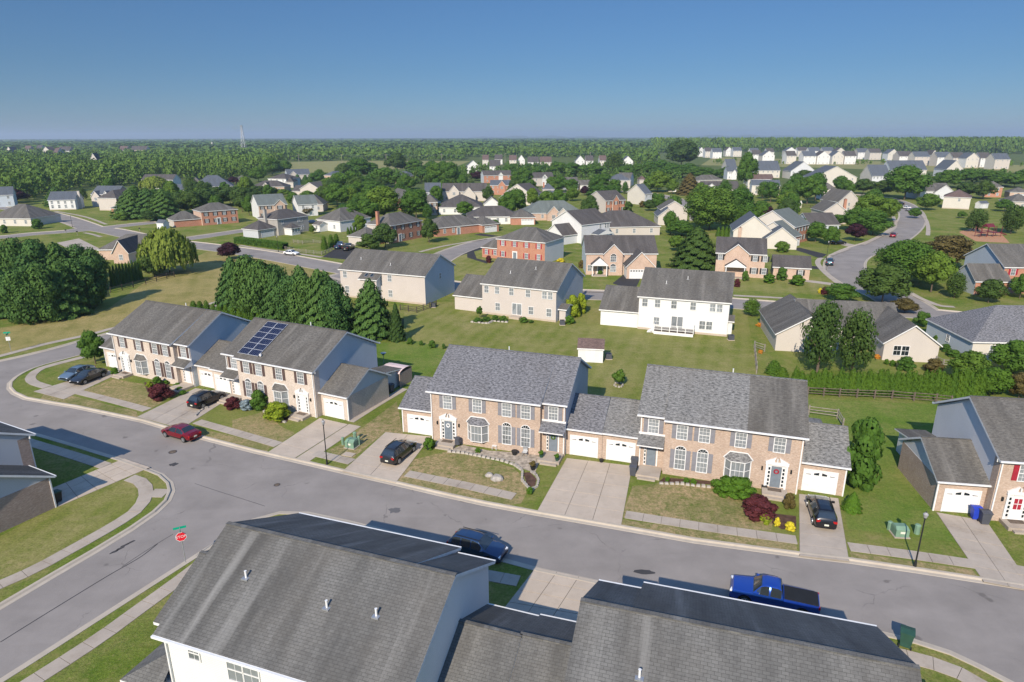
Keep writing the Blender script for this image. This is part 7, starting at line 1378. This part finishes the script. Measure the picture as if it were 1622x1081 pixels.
# signs
def text(body, parent, loc, rot, size, mat, nm='lettering', align='CENTER'):
    c = bpy.data.curves.new(nm, 'FONT'); c.body = body; c.size = size; c.align_x = align; c.align_y = 'CENTER'; c.extrude = .002; o = bpy.data.objects.new(nm, c); dg = bpy.context.evaluated_depsgraph_get(); COL.objects.link(o); bpy.context.view_layer.update()
    me = bpy.data.meshes.new_from_object(o.evaluated_get(bpy.context.evaluated_depsgraph_get())); bpy.data.objects.remove(o); me.materials.clear(); me.materials.append(mat); t = link(nm, me, parent, loc); t.rotation_euler = rot; return t
sp = (-25.39, 43.37); ST = thing('stop_sign', 'red stop sign with green street-name blades on a thin post at the corner', 'stop sign', (sp[0], sp[1], 0), .45)
m = MB(); m.tube((0, 0, 0), (0, 0, 3.15), .035, .035, GREYMETAL, 6); m.build('post', ST)
def octa(r_, y, mat): m = MB(); P = [(r_*math.cos(R(22.5+45*i)), y, 2.35+r_*math.sin(R(22.5+45*i))) for i in range(8)]; m.poly([(a, b, c) for a, b, c in P], mat); m.poly([(a, b+.01, c) for a, b, c in P][::-1], GREYMETAL); return m
octa(.41, -.05, WHITE).build('sign_border', ST); octa(.375, -.056, SIGNRED).build('sign_panel', ST); text('STOP', ST, (0, -.062, 2.35), (R(90), 0, 0), .30, WHITE)
m = MB(); m.box(-.45, .45, -.012, .012, 3.02, 3.2, SIGNGREEN); b1 = m.build('street_name_blade', ST); m = MB(); m.box(-.012, .012, -.45, .45, 2.82, 3.0, SIGNGREEN); m.build('street_name_blade', ST)
sp = (-77.16, 95.72); SG = thing('street_sign', 'green street-name sign on a post at the left corner of the field', 'street sign', (sp[0], sp[1], 0), .3); m = MB(); m.tube((0, 0, 0), (0, 0, 3.2), .035, .035, GREYMETAL, 6); m.build('post', SG)
m = MB(); m.box(-.45, .45, -.012, .012, 3.05, 3.28, SIGNGREEN); m.build('street_name_blade', SG); m = MB(); m.box(-.012, .012, -.45, .45, 2.8, 3.02, SIGNGREEN); m.build('street_name_blade', SG); m = MB(); m.box(-.3, .3, -.03, -.02, 1.9, 2.5, WHITE); m.build('sign_panel', SG)
# fences
GREYWOOD = m_plain('grey_brown_wood', (.15, .12, .095), .9, .35)
def rail_fence(label, pts, h=1.2, rails=3, gap=2.4, mat=WOOD):
    P = [Vector(p) for p in pts]; root = thing('split_rail_fence', label, 'fence', (P[0].x, P[0].y, 0)); o = P[0]
    for a, b in zip(P, P[1:]):
        n = max(1, round((b-a).length/gap))
        for i in range(n+1):
            if i == n and b != P[-1]: continue
            c = a.lerp(b, i/n)-o; m = MB(); m.box(-.07, .07, -.07, .07, 0, h+rnd.uniform(-.03, .05), mat); m.build('post', root, (c.x, c.y, 0), rnd.uniform(0, 1))
        for i in range(n):
            c, d = a.lerp(b, i/n)-o, a.lerp(b, (i+1)/n)-o
            for k in range(rails): z = h*(.28+.3*k); m = MB(); m.tube((c.x, c.y, z+rnd.uniform(-.03, .03)), (d.x, d.y, z+rnd.uniform(-.03, .03)), .05, .05, mat, 5); m.build('rail', root)
    return root
rail_fence('long weathered split-rail fence below the arborvitae hedge', [(37.64, 77.37),(41.36, 76.76),(47.6, 76.03),(52.37, 74.86),(53.86, 74.3)], 1.2, 3, 2.4, GREYWOOD); rail_fence('short split-rail fence corner behind the right garage', [(35.13, 71.33),(37.98, 70.21),(37.36, 67.65)])
rail_fence('dark wooden rail fence along the dry field', [(-85.24, 135.75),(-83.52, 141.32),(-82.45, 144.54),(-80.88, 150.83),(-80.04, 152.63)], 1.3, 3, 2.8, DARKWOOD); rail_fence('weathered rail fence with gate beside the white sedan', [(-66.42, 190.94),(-61.04, 186.3),(-53.27, 182.18),(-52.08, 188.87)], 1.1, 3, 2.6)
rail_fence('dark rail fence round the corner behind the beige house', [(-21.27, 120.78),(-17.9, 118.93),(-14.75, 123.88)], 1.2, 3, 2.2, DARKWOOD); rail_fence('low wooden fence climbing beside the ranch', [(33.98, 85.4),(35.8, 90.98),(37.71, 96.81),(38.65, 95.07)], 1.2, 3, 1.8); rail_fence('rail fence behind the small yard of the grey stone house', [(-68.48, 204.93),(-64.85, 202.76),(-62.18, 204.83),(-58.95, 202.67)], 1.0, 3, 2.6)
rail_fence('dark fence behind the cream shed yard', [(134.7, 307.06),(137.06, 304.66),(144.52, 311.6)], 1.4, 3, 2.6, DARKWOOD); rail_fence('pale wooden gate beside the ranch gable', [(61.43, 89.43),(61.5, 87.95),(62.84, 87.94)], 1.2, 3, 1.5)
# garden things
def stones(name, label, pts, s=.35, cat='stone edging', mat=STONE):
    P = [Vector(p) for p in pts]; root = thing(name, label, cat, (P[0].x, P[0].y, 0))
    for a, b in zip(P, P[1:]):
        n = max(1, int((b-a).length/s))
        for i in range(n):
            c = a.lerp(b, (i+.5)/n)-P[0]; m = MB(); w_ = s*.48; h_ = rnd.uniform(.14, .24); j = [rnd.uniform(.8, 1.05) for _ in range(4)]
            T4 = [(-w_*j[0]*.85, -w_*j[0]*.6, h_), (w_*j[1]*.85, -w_*j[1]*.6, h_), (w_*j[2]*.85, w_*j[2]*.6, h_), (-w_*j[3]*.85, w_*j[3]*.6, h_)]; B4_ = [(-w_, -w_*.75, 0), (w_, -w_*.75, 0), (w_, w_*.75, 0), (-w_, w_*.75, 0)]
            m.poly(T4, mat)
            for k in range(4): l = (k+1) % 4; m.poly([B4_[k], B4_[l], T4[l], T4[k]], mat)
            m.build('stone', root, (c.x, c.y, 0), between(a, b))
    return root
stones('stone_edging', 'row of grey stones bordering the kidney-shaped mulch bed', [(1.0, 57.66),(0.92, 55.94),(1.4, 54.79),(1.8, 54.14),(2.31, 54.78),(2.52, 55.94),(2.31, 56.96),(1.81, 57.66)]); stones('stone_edging', 'curved stone border between gravel bed and lawn', [(-6.8, 62.03),(-4.93, 61.62),(-2.7, 60.63),(-1.25, 60.05),(0.18, 59.11),(0.96, 57.95)], .45)
stones('stone_edging', 'pale stone edging in front of the lime juniper', [(-29.9, 72.62),(-27.92, 70.6),(-26.18, 69.39)], .4); stones('stone_edging', 'stone ring around the young maple', [(13.49, 81.18),(13.76, 80.35),(14.34, 80.35),(14.75, 81.17),(14.33, 81.76),(13.65, 81.63)], .3); stones('stone_edging', 'stones in front of the strip bed at the half-new-roof house', [(13.91, 55.31),(15.89, 55.2),(17.76, 54.74),(18.69, 54.54)], .4)
stones('stone_edging', 'small stones beside the second driveway', [(-37.49, 71.22),(-37.65, 72.43),(-37.5, 73.41),(-37.03, 73.91)], .4); stones('stone_edging', 'stone border of the kerbside vegetable bed', [(-7.37, 112.34),(-4.23, 111.24),(-3.4, 112.88),(-0.66, 111.92)], .6)
def boulder(label, p, s, mat=STONE):
    bm = bmesh.new(); bmesh.ops.create_icosphere(bm, subdivisions=2, radius=s)
    for v in bm.verts: v.co *= 1+.16*math.sin(v.co.x*9/s+1)*math.sin(v.co.y*7/s)+.08*math.sin(v.co.z*11/s); v.co.z *= .55
    me = bpy.data.meshes.new('boulder'); bm.to_mesh(me); bm.free(); me.materials.append(mat); setp(link('boulder', me, None, (p[0], p[1], s*.2)), label, 'boulder')
boulder('large grey boulder on the patchy front lawn', (-1.47, 56.22), .62); boulder('smaller grey boulder left of the large one on the front lawn', (-2.25, 56.91), .42)
def pot(label, p, r_=.25, mat=BLACK, plant=None, z=0.0):
    t = thing('plant_pot', label, 'plant pot', (p[0], p[1], z)); m = MB(); m.tube((0, 0, 0), (0, 0, r_*1.3), r_*.65, r_, mat, 12); m.build('pot', t)
    if plant: link('plant', crown_mesh('small', 1, plant), t, (0, 0, r_*1.1), 0, (r_*2.6, r_*2.6, r_*2.2))
c0 = local(T3, 12.6, -.9); c1 = local(T3, 14.3, -1.1); pot('dark green pot left of the side entry door', c0, .24, BINGREEN, L_BOX, .32); pot('dark green pot right of the side entry door', c1, .24, BINGREEN, L_BOX, .32)
pot('black kettle pot on the gravel bed', (0.24, 61.32), .35); pot('planter with dry flowers at the corner of the gravel bed', (2.05, 58.09), .3, BLACK, L_BRONZE); pot('black pot between the two white garage doors', (9.03, 59.62), .25); pot('pot under the bright shrub by the driveway', (-8.79, 62.57), .35)
def chair(label, p, yaw, mat=WHITE):
    t = thing('garden_chair', label, 'chair', (p[0], p[1], .0), yaw)
    m = MB(); m.box(-.25, .25, -.25, .25, .4, .44, mat); m.build('seat', t); m = MB(); m.box(-.25, .25, .22, .26, .44, .9, mat); m.build('backrest', t)
    for a in (-.22, .22):
        for b in (-.22, .22): m = MB(); m.box(a-.02, a+.02, b-.02, b+.02, 0, .4, mat); m.build('leg', t)
chair('white metal garden bench chair against the brick wall left of the arched windows', (-1.85, 62.61), -.3); chair('pale metal chair right of the kettle pot on the gravel', (1.28, 61.08), -.3, GREYMETAL); chair('dark chair beside the pediment door of the half-new-roof house', (23.48, 54.13), -.3, BLACK)
m = MB(); m.tube((0, 0, 0), (0, 0, .75), .3, .3, BINGREY, 12); setp(m.build('grill_cover', None, (*local(T3, 3.3, -.7), .32)), 'dark covered box on the front step of the grey-shuttered brick house', 'covered grill')
def ac(label, p, yaw=0):
    t = thing('air_conditioner', label, 'air conditioner', (p[0], p[1], 0), yaw); m = MB(); m.box(-.42, .42, -.42, .42, .08, .85, BINGREY); m.build('casing', t); m = MB(); m.tube((0, 0, .85), (0, 0, .88), .34, .34, BLACK, 14); m.build('fan_grille', t); m = MB(); m.box(-.5, .5, -.5, .5, 0, .08, CONC); m.build('pad', t)
ac('grey air conditioner at the corner of the tan house', (8.82, 110.42)); ac('grey air conditioner at the corner of the white house', (35.48, 101.25)); ac('small dark unit beside the white shed', (14.33, 91.94)); ac('air conditioner under the fence beside the beige house', (-15.25, 123.15))
# outdoor store and heater behind the cream garage
q = (-15.53, 82.42); t = thing('garden_canopy', 'faded pink-topped garden shelter behind the cream garage', 'garden shelter', (q[0], q[1], 0), -.45); m = MB()
for i in range(6): a0, a1 = math.pi*i/6, math.pi*(i+1)/6; m.poly([(-1.6, -1.5*math.cos(a0), 1.9+.5*math.sin(a0)), (-1.6, -1.5*math.cos(a1), 1.9+.5*math.sin(a1)), (1.6, -1.5*math.cos(a1), 1.9+.5*math.sin(a1)), (1.6, -1.5*math.cos(a0), 1.9+.5*math.sin(a0))][::-1], PINKTARP)
m.build('canopy', t); m = MB(); m.box(1.45, 1.55, -1.4, 1.4, 0, 1.9, BRICK_BROWN); m.box(-1.5, 1.5, 1.38, 1.45, 0, 1.9, BRICK_BROWN); m.build('side_wall', t)
q = (-18.18, 87.64); t = thing('patio_heater', 'pale mushroom-topped patio heater behind the cream garage', 'patio heater', (q[0], q[1], 0)); m = MB(); m.tube((0, 0, 0), (0, 0, 2.1), .05, .05, GREYMETAL, 6); m.build('pole', t); m = MB(); m.tube((0, 0, 2.1), (0, 0, 2.45), .1, .42, GREYMETAL, 12); m.build('hood', t)
# playground
q = (156.01, 214.72); t = thing('play_structure', 'maroon play structure with slide on the mulch pad in the park', 'play structure', (q[0], q[1], 0), .2)
for k, (x, y) in enumerate([(-4, -1), (-4, 1), (-1.5, -1), (-1.5, 1), (1, -1), (1, 1), (4, -1), (4, 1)]): m = MB(); m.tube((x, y, 0), (x, y, 3.2), .09, .09, MAROON, 6); m.build('post', t)
for x0, x1, z in ((-4, -1.5, 1.3), (-1.5, 1, 1.7), (1, 4, 1.2)): m = MB(); m.box(x0, x1, -1, 1, z, z+.1, MAROON); m.build('platform', t)
m = MB(); m.prism([(-1.2, 3.2), (1.2, 3.2), (0, 4.2)], -1.7, 1.2, MAROON, MAROON); m.build('roof', t); m = MB(); m.poly([(4, -.4, 1.2), (4, .4, 1.2), (7, .4, .2), (7, -.4, .2)][::-1], PINKTARP); m.poly([(4, -.4, 1.2), (7, -.4, .2), (7, -.4, .5), (4, -.4, 1.5)], MAROON); m.build('slide', t)
q = (158.99, 227.2); m = MB(); m.tube((0, 0, 0), (1.6, 0, 2.4), .2, .2, DARKWOOD, 6); m.tube((1.6, 0, 2.4), (2.4, 0, 0), .2, .2, DARKWOOD, 6); setp(m.build('climbing_frame', None, (q[0], q[1], 0)), 'dark leaning climbing frame at the left edge of the play area', 'climbing frame')
# mailboxes
for lab, q in (('pale post-mounted mailbox by the teal car', (77.43, 158.61)), ('dark mailbox on the field corner at the far-left junction, left one', (-154.05, 226.98)), ('dark mailbox on the field corner at the far-left junction, right one', (-147.49, 222.81)), ('mailbox on the near corner island left of the willow', (-130.74, 231.02))):
    t = thing('mailbox', lab, 'mailbox', (q[0], q[1], 0)); m = MB(); m.box(-.06, .06, -.06, .06, 0, 1.1, WOOD); m.build('post', t); m = MB(); m.box(-.14, .14, -.28, .28, 1.1, 1.4, BLACK); m.build('box', t)
# pylon, poles, wires, silo
q = (-793.39, 2021.3); sc_ = 1500/q[1]; q = (q[0]*sc_, 1500.0); t = thing('lattice_tower', 'tall lattice tower breaking the skyline on the left', 'tower', (q[0], q[1], 0)); Hh = 56; S0, S1 = 5.0, 1.6
for a, b in ((-1, -1), (1, -1), (1, 1), (-1, 1)): m = MB(); m.tube((a*S0, b*S0, 0), (a*S1, b*S1, Hh-10), .5, .4, GREYMETAL, 4); m.tube((a*S1, b*S1, Hh-10), (a*S1, b*S1, Hh), .4, .4, GREYMETAL, 4); m.build('leg', t)
for k in range(9):
    z0, z1 = Hh*k/9, Hh*(k+1)/9; w0 = max(S1, S0+(S1-S0)*z0/(Hh-10)); w1 = max(S1, S0+(S1-S0)*z1/(Hh-10)); m = MB(); m.tube((-w0, -w0, z0), (w1, -w1, z1), .28, .28, GREYMETAL, 4); m.tube((w0, -w0, z0), (-w1, -w1, z1), .28, .28, GREYMETAL, 4); m.tube((-w1, -w1, z1), (w1, -w1, z1), .3, .3, GREYMETAL, 4); br = m.build('bracing', t); br['kind'] = 'stuff'
m = MB(); m.tube((0, 0, Hh-1), (0, 0, Hh+1.2), 2.6, 2.6, GREYMETAL, 10); m.build('antenna_platform', t)
poles = [(-352.81, 812.71),(-317.32, 810.54),(-298.08, 818.64),(-259.02, 825.69),(-208.25, 832.16),(-155.1, 838.63),(-86.84, 844.28),(-8.35, 870.52),(105.52, 908.01),(238.2, 948.2)]
prev = None
for i, q in enumerate(poles):
    t = thing('utility_pole', 'wooden utility pole in the wire line across the far field', 'utility pole', (q[0], q[1], 0), 0, 'utility poles across the far field'); m = MB(); m.tube((0, 0, 0), (0, 0, 12), .28, .2, WOOD, 6); m.build('post', t); m = MB(); m.box(-1.4, 1.4, -.1, .1, 11.0, 11.25, WOOD); m.build('crossarm', t)
    if prev:
        m = MB()
        for dz in (11.3, 10.2):
            for k in range(6):
                f0, f1 = k/6, (k+1)/6; sag = lambda f: dz-2.2*4*f*(1-f)*.5; m.tube((prev[0]+(q[0]-prev[0])*f0, prev[1]+(q[1]-prev[1])*f0, sag(f0)), (prev[0]+(q[0]-prev[0])*f1, prev[1]+(q[1]-prev[1])*f1, sag(f1)), .06, .06, GREYMETAL, 3, False)
        setp(m.build('overhead_wire'), 'overhead wires strung between the far utility poles', 'wire', 'overhead wires across the far field', 'stuff')
    prev = q
q = (-892.36, 2035.72); m = MB(); m.tube((0, 0, 0), (0, 0, 17), 3.0, 3.0, SID_CREAM, 14); m.tube((0, 0, 17), (0, 0, 19), 3.0, .4, SID_CREAM, 14); setp(m.build('silo', None, (q[0], q[1], 0)), 'pale silo standing in the woods left of the lattice tower', 'silo')
# pavement wear: dark oil and tar marks with their own shape
def stain(p, w, h, yaw, mat, z):
    g = random.Random(int(p[0]*100)); m = MB(); P = [(w*(1+g.uniform(-.25, .25))*math.cos(6.283*i/14), h*(1+g.uniform(-.3, .3))*math.sin(6.283*i/14), 0) for i in range(14)]; m.poly(P, mat); setp(m.build('tar_patch', None, (p[0], p[1], z), yaw), kind='structure')
TAR = m_asphalt('tar', (.06, .058, .06), False)
stain((10.0, 42.27), .75, .28, -.1, TAR, ROAD_Z+.004); stain((-10.48, 50.95), .5, .45, .2, m_asphalt('old_oil_stain', (.12, .115, .115), False), ROAD_Z+.004); stain((-34.37, 59.57), .42, .35, .2, TAR, ROAD_Z+.004)
for q in ((-31.65, 45.37), (-31.85, 44.95), (-31.24, 46.26), (-31.53, 45.83)): stain(q, .35, .13, .9, TAR, ROAD_Z+.004)
def seam(pts, w=.05):
    P = [Vector(p) for p in smooth(pts, 6)]; rb = ribbon([tuple(p) for p in P], w); n = len(P); m = MB()
    for i in range(n-1): m.poly([(*rb[2*n-1-i], 0), (*rb[2*n-2-i], 0), (*rb[i+1], 0), (*rb[i], 0)], TAR)
    setp(m.build('road_seam', None, (0, 0, ROAD_Z+.005)), kind='structure')
seam([(-33.67, 35.14),(-32.89, 36.94),(-31.75, 39.47),(-30.56, 42.02),(-29.4, 44.23),(-28.96, 45.99)], .09); seam([(-30.17, 43.0),(-29.59, 44.57),(-28.98, 46.03),(-28.36, 47.35)], .05); seam([(-30.42, 55.73),(-27.56, 54.28),(-24.68, 52.88),(-22.25, 51.67)], .05)
# ------------------------------------------------------------------ labels of look-alikes: told apart by their order from the left
byl = {}
for o in bpy.data.objects:
    if o.parent is None and o.get('label'): byl.setdefault(o['label'], []).append(o)
for lab, L_ in byl.items():
    if len(L_) < 2: continue
    L_.sort(key=lambda o: o.location.x/max(1, o.location.y)); L_[0].get('group') or [o.__setitem__('group', 'repeats of '+lab) for o in L_]
    for i, o in enumerate(L_):
        k = i+1; sfx = 'th' if 10 <= k % 100 <= 20 else {1: 'st', 2: 'nd', 3: 'rd'}.get(k % 10, 'th')
        o['label'] = lab+(', left one' if k == 1 else ', right one') if len(L_) == 2 else lab+', %d%s from left' % (k, sfx)
# ------------------------------------------------------------------ haze
hz = MB(); hz.box(-14500, 14500, -400, 16500, -2, 130, WHITE); me = hz.mesh('haze'); me.materials.clear()
hm = bpy.data.materials.new('haze_air'); hm.use_nodes = True; hm.node_tree.nodes.clear(); vo = hm.node_tree.nodes.new('ShaderNodeVolumePrincipled'); vo.inputs['Density'].default_value = HAZE_D; vo.inputs['Color'].default_value = (.70, .84, .98, 1); vo.inputs['Anisotropy'].default_value = .2
ho = hm.node_tree.nodes.new('ShaderNodeOutputMaterial'); hm.node_tree.links.new(vo.outputs[0], ho.inputs['Volume']); me.materials.append(hm); setp(link('haze', me), kind='stuff')
